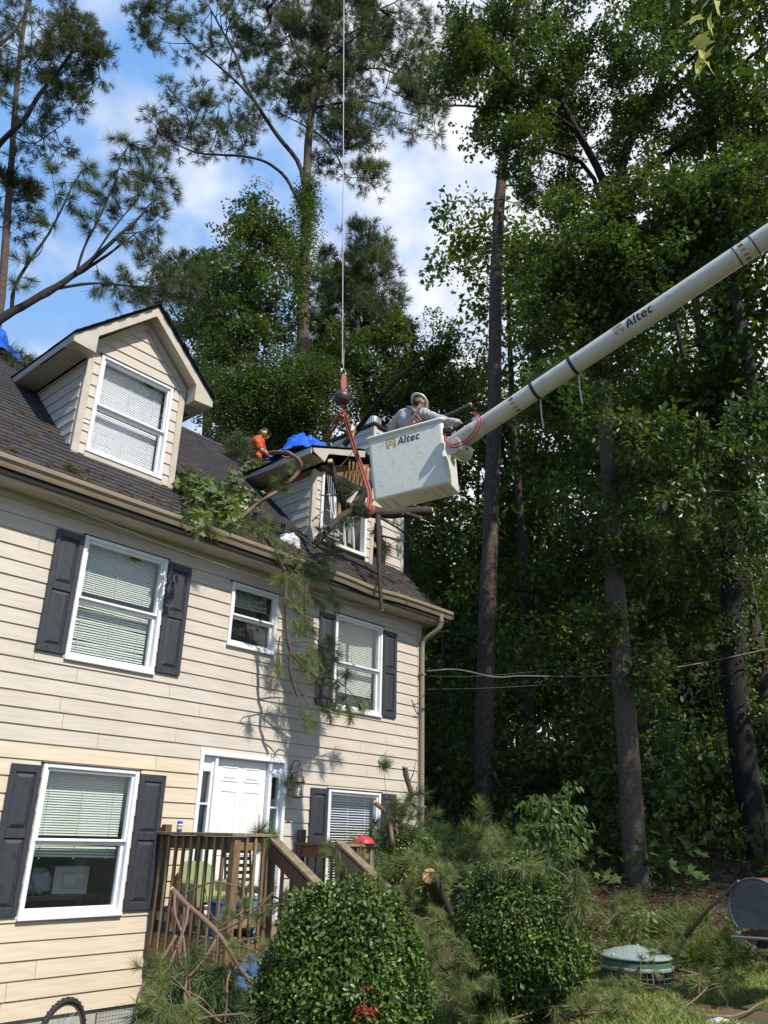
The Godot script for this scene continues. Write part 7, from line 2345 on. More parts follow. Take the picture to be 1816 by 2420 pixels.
func tank_lid() -> void:
	var at := Vector3(9.38, 0.25, -4.47)
	var o := thing("tank_riser", "round tank riser with pale domed lid and green grid sides", "tank lid", at)
	var lid := Shape.new()
	lid.lathe([Vector2(0, 0.42), Vector2(0.05, 0.418), Vector2(0.24, 0.385), Vector2(0.37, 0.335), Vector2(0.385, 0.32), Vector2(0.385, 0.3), Vector2(0.36, 0.3)], 40)
	part(o, "lid", lid, M.lid)
	for k in 6:
		var b := Shape.new()
		var a := TAU * k / 6 + 0.3
		b.lathe([Vector2(0.013, 0), Vector2(0.013, 0.012), Vector2(0, 0.015)], 8, Transform3D(Basis.IDENTITY, Vector3(0.35 * cos(a), 0.342, 0.35 * sin(a))))
		part(o, "bolt", b, M.steel)
	var ring := Shape.new()
	ring.lathe([Vector2(0.36, 0.29), Vector2(0.372, 0.29), Vector2(0.372, 0.215), Vector2(0.36, 0.215)], 40)
	part(o, "collar", ring, M.green_plastic)
	var band := Shape.new()
	band.lathe([Vector2(0.375, 0.235), Vector2(0.39, 0.235), Vector2(0.39, 0.2), Vector2(0.375, 0.2)], 40)
	part(o, "pale_band", band, M.lid)
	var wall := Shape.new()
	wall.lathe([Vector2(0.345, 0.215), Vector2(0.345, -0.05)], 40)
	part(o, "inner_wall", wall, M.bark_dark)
	for k in 36:
		var a := TAU * k / 36
		part(o, "upright", box_shape(Vector3(-0.005, -0.05, -0.006), Vector3(0.005, 0.2, 0.012), 0.002), M.green_plastic).transform = Transform3D(Basis(Vector3.UP, PI / 2 - a), Vector3(0.37 * cos(a), 0, 0.37 * sin(a)))
	for y in [0.0, 0.045, 0.09, 0.135]:
		var h := Shape.new()
		h.lathe([Vector2(0.366, y), Vector2(0.38, y), Vector2(0.38, y + 0.009), Vector2(0.366, y + 0.009)], 40)
		part(o, "hoop", h, M.green_plastic)


func grill() -> void:
	var at := Vector3(Vector3(8.82, 1.15, -2.91).x, 0.33, Vector3(8.82, 1.15, -2.91).z)
	var o := thing("barrel_grill", "rusty barrel smoker grill on thin legs at the right edge", "grill", at)
	var ax := Vector3(1.0, 0.0, 0.06).normalized()   # axis of the drum, away from its near end
	var x := ax.cross(Vector3.UP).normalized()
	var c := Vector3(0, 0.82, 0)
	var rad := 0.275
	var lid := Shape.new()
	var arc := []
	for k in 19:
		var a := lerpf(-0.66, PI + 0.66, k / 18.0)
		arc.append(c + x * rad * cos(a) + Vector3(0, rad * sin(a), 0))
	for k in 18: lid.quad_from(arc[k], arc[k + 1], arc[k + 1] + ax * 1.1, arc[k] + ax * 1.1, c + ax * 0.5)
	part(o, "drum_lid", lid, M.rust)
	var cap := Shape.new()
	for k in 18: cap.tri_from(c - ax * 0.004, arc[k] - ax * 0.004, arc[k + 1] - ax * 0.004, c + ax)
	cap.tri_from(c - ax * 0.004, arc[0] - ax * 0.004, arc[18] - ax * 0.004, c + ax)
	cap.tube(arc.map(func(p): return p - ax * 0.004), 0.009, 6)
	part(o, "lid_end", cap, M.drum_end)
	var bowl := Shape.new()
	var low := []
	for k in 15:
		var a := lerpf(PI + 0.7, TAU - 0.7, k / 14.0)
		low.append(c + x * rad * 0.97 * cos(a) + Vector3(0, rad * 1.2 * sin(a), 0))
	for k in 14: bowl.quad_from(low[k], low[k + 1], low[k + 1] + ax * 1.1, low[k] + ax * 1.1, c + ax * 0.5)
	for k in 14:
		if k < 5 or k > 9: bowl.tri_from(c + Vector3(0, -0.235, 0), low[k], low[k + 1], c + ax)
	part(o, "drum_bowl", bowl, M.rust)
	var hole_shade := Shape.new()
	hole_shade.slab([Vector2(-0.1, -0.26), Vector2(-0.02, -0.24), Vector2(0.06, -0.26), Vector2(0.05, -0.33), Vector2(-0.06, -0.34), Vector2(-0.08, -0.3)], 0.01, Transform3D(Basis(x, Vector3.UP, -ax), c + ax * 0.02))
	part(o, "painted_rust_hole", hole_shade, M.black)  # black slab paints the darkness inside a rusted-through opening
	var bar := Shape.new()
	bar.tube([c - ax * 0.07 - x * 0.26 + Vector3(0, -0.25, 0), c - ax * 0.1 + Vector3(0, -0.24, 0), c - ax * 0.07 + x * 0.32 + Vector3(0, -0.23, 0)], 0.013, 8)
	part(o, "end_handle", bar, M.steel)
	part(o, "side_shelf", box_shape(Vector3(-0.02, -0.01, -0.03), Vector3(0.13, 0.008, 0.5), 0.003), M.galv).transform = Transform3D(Basis(-x, Vector3.UP, (-x).cross(Vector3.UP)), c - x * 0.33 + ax * 0.5)
	for e in [0.08, 1.0]:
		for s: float in [-1.0, 1.0]:
			var leg := Shape.new()
			var top: Vector3 = c + ax * e + x * s * 0.2 + Vector3(0, -0.2, 0)
			var foot: Vector3 = c + ax * e + x * s * 0.1 + Vector3(0, -0.86, 0)
			if s < 0: foot = c + ax * (e - 0.04) + x * -0.34 + Vector3(0, -0.5, 0)
			leg.tube([top, top.lerp(foot, 0.5), foot], 0.016 if s > 0 else 0.009, 5)
			part(o, "leg", leg, M.bark_dark if s > 0 else M.galv)
	part(o, "cross_brace", box_shape(Vector3(-0.09, 0.3, 0.05), Vector3(0.1, 0.44, 0.065), 0.003), M.bark_dark)


func wheel() -> void:
	var o := thing("bicycle_wheel", "upright bicycle wheel with black knobbly tyre by the house foundation", "bicycle wheel", Vector3(4.78, -0.15, -8.28))
	o.basis = Basis(Vector3.UP, 0.36)
	var tyre := Shape.new()
	var ring := []
	for k in 49: ring.append(Vector3(0.315 * cos(TAU * k / 48), 0.315 * sin(TAU * k / 48), 0))
	tyre.tube(ring, 0.026, 10, false)
	part(o, "tyre", tyre, M.rubber)
	for k in 60:
		var a := TAU * k / 60
		part(o, "tread_knob", box_shape(Vector3(-0.006, 0.336, -0.018 if k % 2 else -0.008), Vector3(0.007, 0.348, 0.008 if k % 2 else 0.018), 0.002), M.rubber).basis = Basis(Vector3(0, 0, 1), a)
	var rim := Shape.new()
	rim.tube(ring.map(func(p): return p * 0.9), 0.011, 8, false)
	part(o, "rim", rim, M.steel)
	for k in 28:
		var s := Shape.new()
		var a := TAU * k / 28
		s.tube([Vector3(0.02 * cos(a + 0.9), 0.02 * sin(a + 0.9), 0.03 if k % 2 else -0.03), Vector3(0.28 * cos(a), 0.28 * sin(a), 0)], 0.0016, 4)
		part(o, "spoke", s, M.steel)
	var hub := Shape.new()
	hub.lathe([Vector2(0, -0.05), Vector2(0.022, -0.04), Vector2(0.015, 0), Vector2(0.022, 0.04), Vector2(0, 0.05)], 12, Transform3D(Basis(Vector3(1, 0, 0), PI / 2), Vector3.ZERO))
	part(o, "hub", hub, M.steel)


func crumple(size: Vector2, rise: float, seed_at: int, fine := 5.0) -> Shape:   # a creased sheet lying in x, z
	var f := FastNoiseLite.new()
	f.seed = seed_at; f.frequency = fine * 0.35; f.noise_type = FastNoiseLite.TYPE_CELLULAR; f.cellular_return_type = FastNoiseLite.RETURN_DISTANCE
	var g := FastNoiseLite.new()
	g.seed = seed_at + 1; g.frequency = 1.4
	var s := Shape.new()
	s.grid(40, 40, func(u, w):
		var x: float = (w - 0.5) * size.x * (1.0 + 0.25 * g.get_noise_1d(u * 2.0)); var z: float = (u - 0.5) * size.y * (1.0 + 0.25 * g.get_noise_1d(w * 2.0 + 9.0))
		var edge: float = sin(PI * clampf(u, 0.02, 0.98)) * sin(PI * clampf(w, 0.02, 0.98))
		return Vector3(x, rise * (0.25 + edge) * (0.5 + 0.5 * g.get_noise_2d(x * 1.1, z * 1.1)) + 0.13 * f.get_noise_2d(x * 2.0, z * 2.0) * minf(1.0, rise * 6.0) + rise * 0.3 * edge, z))
	return s


func roof_debris() -> void:
	var r := RandomNumberGenerator.new()
	r.seed = 401
	var green_needle := Color(0.165, 0.215, 0.075)
	# tarpaulins
	var slope := Basis(Vector3(1, 0, 0), 0.77)
	var t1 := single("blue_tarp", crumple(Vector2(1.25, 0.9), 0.6, 3, 14.0), M.tarp, "crumpled blue tarp heaped on the crushed dormer roof", "tarp")
	t1.transform = Transform3D(Basis(Vector3(0, 0, 1), 0.12), Vector3(9.0, 8.2, -10.0))
	var t2 := single("blue_tarp", crumple(Vector2(1.5, 1.3), 0.35, 8, 12.0), M.tarp, "blue tarp folded over the ridge at the left edge of the roof", "tarp")
	t2.transform = Transform3D(Basis(Vector3(1, 0, 0), 0.5) * Basis(Vector3(0, 0, 1), -0.25), Vector3(3.75, 9.1, -12.15))
	var bag := single("plastic_bag", crumple(Vector2(0.42, 0.3), 0.2, 12, 9.0), M.plastic_bag, "pale plastic bag on the shingles left of the crushed dormer", "plastic bag")
	bag.transform = Transform3D(slope, Vector3(7.95, 6.08, -9.05))
	# fallen limb on the ridge at the left
	bough("fallen_limb", "forked dark pine limb with long needles rising over the left end of the roof", "branch", "", [
		[pts([3.69, 8.99, -12.3, 4.01, 9.62, -12.3, 4.39, 10.17, -12.3, 4.93, 10.97, -12.3, 5.35, 11.74, -12.3, 5.71, 12.48, -12.1, 6.01, 13.09, -12.1, 6.2, 13.59, -12.1]), 0.085, 0.012],
		[pts([4.93, 10.97, -12.3, 5.37, 11.64, -12.4, 5.72, 12.2, -12.4, 5.92, 12.56, -12.4, 6.21, 13.05, -12.4]), 0.04, 0.01],
		[pts([4.17, 9.85, -12.3, 4.12, 10.26, -12.3, 4.24, 10.92, -12.3, 4.47, 11.75, -12.3, 4.55, 12.39, -12.1, 4.63, 12.95, -12.1, 4.78, 13.47, -12.1]), 0.035, 0.008], [pts([4.46, 11.74, -12.2, 4.51, 12.2, -12.2, 4.39, 12.56, -12.2, 4.24, 12.99, -12.2]), 0.012, 0.005], [pts([5.06, 11.18, -12.2, 5.1, 11.74, -12.2, 5.3, 12.77, -12.2, 5.33, 13.36, -12, 5.43, 14.28, -12, 5.49, 14.58, -12]), 0.025, 0.007],
		[pts([4.64, 10.59, -12.3, 5.48, 11.31, -12.4, 6.36, 11.83, -12.5, 7.18, 12.38, -12.7, 7.93, 13.05, -12.7]), 0.03, 0.008], [pts([5.3, 11.66, -12.2, 5.46, 12.31, -12, 5.81, 13.25, -12, 6.11, 14.08, -12]), 0.02, 0.007], [pts([5.76, 12.57, -12.2, 6.2, 12.94, -12.2, 6.55, 13.54, -12.2]), 0.014, 0.006], [pts([4.2, 10.85, -12.2, 4.38, 11.26, -12.2, 4.36, 11.57, -12.2]), 0.012, 0.005], [pts([6.11, 12.87, -12.2, 6.43, 12.86, -12.2, 6.56, 13.12, -12.2]), 0.012, 0.005]],
		pts([4.81, 13.62, -12.2, 4.97, 13.51, -12.2, 4.67, 13.05, -12.2, 4.23, 13.01, -12.2, 4.47, 12.62, -12.2, 4.35, 11.87, -12.2, 4.2, 10.85, -12.2, 4.06, 10.36, -12.2, 5.58, 14.79, -12.2, 5.4, 14.71, -12.2, 5.54, 14.38, -12.2, 5.38, 13.77, -12.2, 5.85, 14.5, -12.2, 6.14, 14.42, -12.2, 6.26, 14.32, -12.2, 6.51, 14.58, -12.2, 6.82, 14.49, -12.2, 6.45, 14.21, -12.2, 6.28, 13.84, -12.2, 6.12, 13.47, -12.2, 6.43, 13.58, -12.2, 6.6, 13.58, -12.2, 5.97, 13.73, -12.2, 5.8, 13.48, -12.2, 5.93, 14, -12.2, 6.3, 13, -12.2, 6.56, 13.12, -12.2, 6.45, 12.75, -12.2, 6.16, 12.55, -12.2, 5.98, 13.02, -12.2, 5.81, 12.44, -12.2, 5.5, 12.79, -12.2, 5.31, 13.01, -12.2, 5.14, 13.11, -12.2, 5.35, 12.47, -12.2, 5.48, 13.49, -12.2, 5.16, 12.22, -12.2, 4.97, 12.42, -12.2, 4.67, 12.54, -12.2, 6.43, 15.1, -12.2, 6.21, 15.05, -12.2, 6.03, 14.77, -12.2, 5.7, 14.62, -12, 6.16, 14.42, -11.9, 5.85, 13.94, -11.9, 5.65, 13.84, -11.9, 5.56, 13.47, -11.9, 5.44, 12.92, -11.9]) + pts([7.81, 12.87, -12.5, 7.57, 12.79, -12.5, 7.38, 12.48, -12.5, 7.07, 12.21, -12.5, 6.83, 12.33, -12.5, 6.66, 11.99, -12.5, 6.47, 11.82, -12.5, 6.25, 11.86, -12.5, 5.98, 11.63, -12.5, 7.12, 12.63, -12.5, 7.43, 12.94, -12.5, 7.72, 12.57, -12.5, 6.94, 11.93, -12.5, 6.49, 11.66, -12.5, 6.11, 11.44, -12.5, 5.78, 11.62, -12.5, 5.63, 11.31, -12.5]),
		Color(0.085, 0.115, 0.055), 402, "bark_dark", 0.05, 1.1, 2.2)
	# needles and boughs on the left of the roof by the tarp
	bough("roof_bough", "pine bough under the blue tarp at the left edge of the roof", "pine bough", "", [[pts([4.07, 8.96, -11.96, 4.29, 8.92, -11.92, 4.45, 8.68, -11.67]), 0.014, 0.006]], pts([4.13, 8.91, -11.89, 4.22, 8.84, -11.82, 4.31, 8.77, -11.75, 4.46, 8.98, -11.96, 4.52, 8.8, -11.77, 4.08, 8.49, -11.46, 4.27, 8.51, -11.48, 4.36, 9.05, -12.03, 4.49, 8.88, -11.86, 4.09, 8.65, -11.62, 4.02, 8.66, -11.63, 4.31, 8.47, -11.44]), Color(0.075, 0.1, 0.045), 403, "twig", 0.3, 1.0)
	# bough on the ridge between the dormers
	bough("ridge_bough", "pine bough lying over the ridge left of the worker in orange", "pine bough", "", [[pts([8.92, 8.59, -11.56, 8.99, 9.09, -12.08, 8.86, 9.34, -12.33]), 0.02, 0.008], [pts([8.87, 8.47, -11.41, 9.5, 8.9, -11.85, 10.46, 9.6, -12.57]), 0.02, 0.008]], pts([8.75, 9.3, -12.19, 8.77, 9.15, -12.03, 8.88, 9.13, -12.02, 9.2, 9.41, -12.3, 9, 9.05, -11.93, 8.69, 8.79, -11.66, 8.8, 8.7, -11.57, 8.48, 8.74, -11.61, 8.71, 8.5, -11.37, 8.82, 8.49, -11.35, 8.73, 8.29, -11.15, 9.13, 8.66, -11.53, 9.35, 8.7, -11.58, 9.32, 9.4, -12.29, 9.8, 9.03, -11.91, 10.29, 9.47, -12.36, 9.46, 8.69, -11.56, 8.45, 8.01, -10.85, 8.74, 8.16, -11.01, 9.33, 9.24, -12.13, 9.3, 9.73, -12.63, 9.42, 9.72, -12.62]), Color(0.07, 0.105, 0.045), 404, "twig", 0.3, 1.1, 0.6)
	# curved limb over the edge of the crushed dormer
	bough("curved_limb", "long curved reddish limb looping over the eave of the crushed dormer", "branch", "", [
		[pts([6.77, 6.01, -9.05, 6.85, 6.11, -8.95, 7.07, 6.37, -8.92, 7.17, 6.5, -8.77, 7.39, 6.7, -8.76, 7.47, 6.84, -8.61, 7.57, 7.02, -8.56, 7.56, 7.11, -8.5, 7.49, 7.19, -8.51, 7.41, 7.24, -8.55, 7.54, 7.44, -8.9, 7.79, 7.7, -9.39, 8.11, 7.99, -9.96]), 0.027, 0.036], [pts([7.5, 6.86, -8.63, 7.38, 6.92, -8.7, 7.38, 7.01, -8.65, 7.4, 7.07, -8.59]), 0.012, 0.006], [pts([7.44, 6.77, -8.68, 7.35, 6.81, -8.73, 7.31, 6.82, -8.75]), 0.01, 0.005], [pts([7.42, 7.21, -8.56, 7.35, 7.2, -8.63, 7.3, 7.22, -8.66]), 0.02, 0.012]],
		pts([7.37, 7.05, -8.56, 7.39, 7.02, -8.56, 7.44, 6.75, -8.68, 7.45, 6.7, -8.7, 7.31, 6.82, -8.75, 7.36, 6.81, -8.72, 7.34, 6.78, -8.75]), green_needle, 405, "bark_red", 0.6, 0.8)
	# wilted leafy branch on the shingles between the dormers
	var o := thing("wilted_branch", "wilted maple branch with drooping pale leaves on the roof between the dormers", "branch", Vector3(6.49, 5.97, -8.93))
	var t := Growth.new()
	for l in [pts([5.7, 5.89, -8.77, 6.33, 6.33, -9.23, 7, 6.53, -9.44, 7.24, 6.48, -9.38]), pts([5.82, 5.56, -8.41, 6.63, 6.3, -9.17, 7.74, 7.38, -10.23, 8.88, 8.31, -11.19]), pts([5.6, 5.4, -8.3, 6.39, 6.01, -8.92, 6.91, 6.13, -9.05]), pts([6.09, 6.47, -9.38, 6.3, 6.69, -9.6, 6.23, 6.44, -9.34]), pts([6.71, 6.36, -9.28, 7.33, 6.98, -9.92, 7.63, 7.43, -10.23])]:
		t.wood.tube(smooth_path(l, 4), taper(smooth_path(l, 4).size(), 0.012, 0.004), 5)
		t.hubs.append_array(smooth_path(l, 4))
	for k in 150:
		var u := r.randf(); var w := r.randf()
		var q := Vector3(5.71, 5.93, -8.8).lerp(Vector3(7.34, 6.57, -9.46), u).lerp(Vector3(6.38, 6.55, -9.44).lerp(Vector3(6.07, 5.58, -8.44), u), w)
		if r.randf() < 0.18: q = t.hubs[r.randi() % t.hubs.size()]
		t.add(F.wilt[k % 2], Transform3D(Basis(Vector3.UP, r.randf() * TAU), q + some_dir(r) * 0.12 + Vector3(0, 0.08, 0.06)), green(r, Color(0.13, 0.19, 0.065) if k % 5 else Color(0.2, 0.23, 0.1), 0.3))
	for q in pts([5.97, 6.44, -9.26, 6.03, 6.41, -9.23, 8.57, 8.22, -11.1, 8.96, 8.58, -11.46, 8.88, 8.31, -11.19, 8.7, 8, -10.87, 8.31, 7.94, -10.8, 7.64, 6.91, -9.75, 7.58, 6.77, -9.6, 7.94, 7.18, -10.02, 6.99, 6.24, -9.05]): t.add(F.wilt[0], Transform3D(Basis(Vector3.UP, r.randf() * TAU), q), green(r, Color(0.14, 0.2, 0.07)))
	for q in pts([5.83, 5.77, -8.67, 5.82, 5.62, -8.52, 5.84, 5.55, -8.44, 5.91, 5.53, -8.42, 5.86, 5.87, -8.78, 6.04, 5.49, -8.39, 6.42, 5.69, -8.59, 6.7, 5.85, -8.76, 7.01, 6.02, -8.94, 7.1, 5.92, -8.82, 7.67, 6.46, -9.38, 7.64, 6.23, -9.15]): tuft_at(t, q, r, green_needle, 0.1, 0.9)
	finish(t, o, M.twig, M.leaf, "branches", "leaves")
	# bough hanging over the gutter in front of the wall
	bough("hanging_bough", "broken pine bough hanging over the gutter beside the upper right window", "pine bough", "", [
		[pts([6.97, 5.81, -8.6, 7.12, 5.62, -8.5, 7.27, 5.3, -8.4, 7.26, 4.86, -8.3, 7.31, 4.5, -8.3, 7.35, 4.21, -8.28, 7.41, 4.08, -8.28, 7.41, 3.88, -8.28, 7.49, 3.68, -8.28, 7.59, 3.51, -8.28]), 0.03, 0.022],
		[pts([7.66, 5.15, -8.3, 7.64, 4.76, -8.3, 7.67, 4.54, -8.3, 7.69, 4.35, -8.3]), 0.016, 0.008], [pts([7.37, 4.22, -8.28, 7.61, 4.28, -8.28, 7.84, 4.3, -8.28, 7.94, 4.27, -8.28]), 0.012, 0.005], [pts([7.38, 4.07, -8.25, 7.22, 4.02, -8.25, 7.1, 3.98, -8.25, 7.03, 3.88, -8.25]), 0.009, 0.005], [pts([7.52, 3.65, -8.28, 7.65, 3.58, -8.28, 7.73, 3.51, -8.28, 7.83, 3.38, -8.28]), 0.012, 0.005], [pts([7.67, 3.5, -8.28, 7.64, 3.39, -8.28, 7.66, 3.27, -8.28]), 0.008, 0.004], [pts([7.41, 4.06, -8.25, 7.67, 3.9, -8.25, 7.87, 3.83, -8.25, 8.16, 3.73, -8.25]), 0.016, 0.007], [pts([7.82, 3.8, -8.2, 8.13, 3.83, -8.2, 8.45, 3.75, -8.2, 8.63, 3.65, -8.2]), 0.011, 0.005], [pts([8.13, 3.77, -8.22, 7.93, 3.62, -8.22, 7.89, 3.52, -8.22, 7.97, 3.45, -8.22]), 0.011, 0.005], [pts([7.67, 3.49, -8.22, 7.78, 3.65, -8.22, 7.99, 3.59, -8.22, 8.09, 3.55, -8.22]), 0.011, 0.005], [pts([8.47, 3.73, -8.22, 8.51, 3.59, -8.22, 8.51, 3.52, -8.22]), 0.008, 0.004], [pts([7.24, 5.36, -8.36, 7.58, 5.54, -8.36, 7.85, 5.49, -8.36]), 0.014, 0.006], [pts([7.33, 5.21, -8.36, 7.2, 5.33, -8.36, 7.39, 5.46, -8.36, 7.49, 5.43, -8.36]), 0.014, 0.01]],
		pts([7.1, 5.08, -8.28, 7.19, 5.14, -8.28, 7.15, 5.03, -8.28, 7.47, 5.12, -8.28, 7.41, 5.16, -8.28, 7.52, 5.07, -8.28, 8, 5.35, -8.28, 8.1, 5.45, -8.28, 7.89, 5.36, -8.28, 7.79, 5.25, -8.28, 7.87, 4.92, -8.28, 7.79, 4.96, -8.28, 7.98, 4.89, -8.28, 7.52, 4.8, -8.28, 7.45, 4.71, -8.28, 7.6, 4.76, -8.28, 7.66, 4.89, -8.28, 8.13, 5.02, -8.28, 8.18, 5.15, -8.28, 8.24, 4.97, -8.28, 7.57, 4.51, -8.28, 7.47, 4.53, -8.28, 7.65, 4.47, -8.28, 7.53, 4.41, -8.28, 7.71, 4.58, -8.28, 7.83, 4.47, -8.28, 8.17, 4.37, -8.28, 8.14, 4.44, -8.28, 7.93, 4.17, -8.28, 8.02, 4.25, -8.28, 7.84, 4.23, -8.28, 8.32, 4.13, -8.28, 8.34, 4.25, -8.28, 8.24, 4.15, -8.28, 8.58, 4, -8.28, 8.55, 3.94, -8.28, 8.2, 3.96, -8.28, 8.12, 4.02, -8.28, 7.75, 4.12, -8.28, 7.63, 4.03, -8.28, 7.44, 4, -8.28, 7.53, 4.06, -8.28, 7.22, 3.86, -8.28, 7.2, 3.81, -8.28, 7.82, 3.82, -8.28, 7.74, 3.88, -8.28, 7.96, 4.01, -8.28, 8.06, 4.1, -8.28, 8.32, 3.79, -8.28, 8.38, 3.73, -8.28, 8.16, 3.39, -8.28, 8.08, 3.43, -8.28, 8.34, 3.46, -8.28, 8.42, 3.42, -8.28, 8.28, 3.53, -8.28, 8.64, 3.43, -8.28, 8.58, 3.49, -8.28, 8.67, 3.34, -8.28, 8.91, 3.59, -8.28, 8.85, 3.53, -8.28, 8.99, 3.53, -8.28, 7.85, 3.21, -8.28, 7.74, 3.3, -8.28, 7.93, 3.17, -8.28, 7.81, 3.13, -8.28, 8.25, 3.29, -8.28, 8.49, 3.59, -8.28, 8, 3.85, -8.28, 7.91, 3.73, -8.28, 7.69, 3.98, -8.28, 7.83, 4.04, -8.28, 7.25, 4.78, -8.28, 7.36, 4.92, -8.28]) + pts([6.93, 5.83, -8.45, 6.85, 5.74, -8.45, 7.02, 5.75, -8.45, 7.14, 5.69, -8.45, 7.25, 5.66, -8.45, 7.35, 5.61, -8.45, 7.11, 5.58, -8.45, 7.46, 5.56, -8.45, 7.58, 5.65, -8.45, 7.72, 5.61, -8.45, 7.85, 5.55, -8.45, 7.34, 5.45, -8.45, 7.21, 5.51, -8.45, 7.55, 5.46, -8.45, 7.42, 5.71, -8.45, 7.68, 5.46, -8.45, 7.79, 5.41, -8.45, 8.04, 5.6, -8.45, 8.14, 5.71, -8.45, 7.51, 5.29, -8.45, 6.66, 5.74, -8.45, 6.74, 5.81, -8.45, 6.55, 5.83, -8.45]),
		green_needle, 406, "bark_grey", 1.1, 0.85, 0.0)
	# litter: needles and leaves along the gutter and over the shingles
	var lt := Growth.new()
	for k in 340:
		var x := r.randf_range(2.4, 11.2)
		var lift := pow(r.randf(), 2.5) * 2.6
		if x > 4.2 and x < 5.95 and lift > 0.7: continue
		var z := -8.5 - lift * 0.72
		var p := Vector3(x, roof_y(z) + 0.02, z)
		var b := Basis(Vector3(1, 0, 0), -0.77 + PI / 2) * Basis(Vector3.UP, r.randf() * TAU)
		lt.add(F.far[k % 2], Transform3D((b * Basis(Vector3(1, 0, 0), 1.35)).scaled(Vector3(0.6, 0.28, 0.6) * r.randf_range(0.35, 0.9)), p), green(r, [Color(0.26, 0.15, 0.075), Color(0.3, 0.19, 0.1), Color(0.19, 0.1, 0.055)][k % 3], 0.3))
	for k in 90:
		var x := r.randf_range(2.4, 11.2); var z := -8.5 - pow(r.randf(), 1.5) * 2.4
		if x > 4.2 and x < 5.95 and z < -9: continue
		if x > 8.5 and x < 10.3 and z < -9: continue
		lt.add(F.wilt[k % 2], Transform3D(Basis(Vector3(1, 0, 0), 0.77).scaled(Vector3(0.5, 0.2, 0.5)), Vector3(x, roof_y(z) + 0.01, z)), green(r, Color(0.42, 0.28, 0.16) if k % 3 else Color(0.3, 0.12, 0.07), 0.3))
	var l := Node3D.new()
	l.name = "roof_litter"
	add_child(l)
	tag(l, "brown pine needles and dead leaves scattered over shingles and gutter", "litter", "", "stuff")
	finish(lt, l, M.twig, M.leaf, "twigs", "litter")
	bough("gutter_tuft", "small green and brown needle clump on the gutter below the left dormer", "pine bough", "", [[pts([4.1, 5.97, -8.94, 4.17, 5.91, -8.88, 4.18, 5.69, -8.65, 4.21, 5.62, -8.58]), 0.006, 0.004]], pts([4.08, 5.84, -8.8, 4.13, 5.81, -8.77, 4.04, 5.85, -8.81, 4.21, 5.64, -8.59]), Color(0.1, 0.12, 0.05), 407, "twig", 0.2, 0.6)


func beside(p: Vector3) -> String:   # where a loose piece lies, told by what stands nearest to it
	var marks := {"the porch steps": Vector3(7.2, 0, -7.0), "the porch corner post": Vector3(6.0, 0, -7.2), "the largest round shrub": Vector3(4.45, 0, -4.35), "the shrub draped with boughs": Vector3(6.95, 0, -4.4), "the green tank riser": Vector3(9.38, 0, -4.47), "the barrel grill": Vector3(8.98, 0, -2.62), "the house corner": Vector3(10.9, 0, -8.6), "the lower right window": Vector3(9.4, 0, -8.3), "the sawn log end": Vector3(7.9, 0, -6.0), "the grey-barked tree": Vector3(14.3, 0, -6.5), "the bare pine": Vector3(15.0, 0, -10.3)}
	var best := ""
	for m in marks:
		if best == "" or Vector2(p.x, p.z).distance_to(Vector2(marks[m].x, marks[m].z)) < Vector2(p.x, p.z).distance_to(Vector2(marks[best].x, marks[best].z)): best = m
	var d: Vector3 = p - marks[best]
	var deep := 0.747 * d.x - 0.665 * d.z; var side := 0.665 * d.x + 0.747 * d.z
	var high := " on the heap" if p.y > ground_y(p.x, p.z) + 0.35 else ""
	return high + ((" behind " if deep > 0 else " in front of ") if absf(deep) > absf(side) else (" right of " if side > 0 else " left of ")) + best


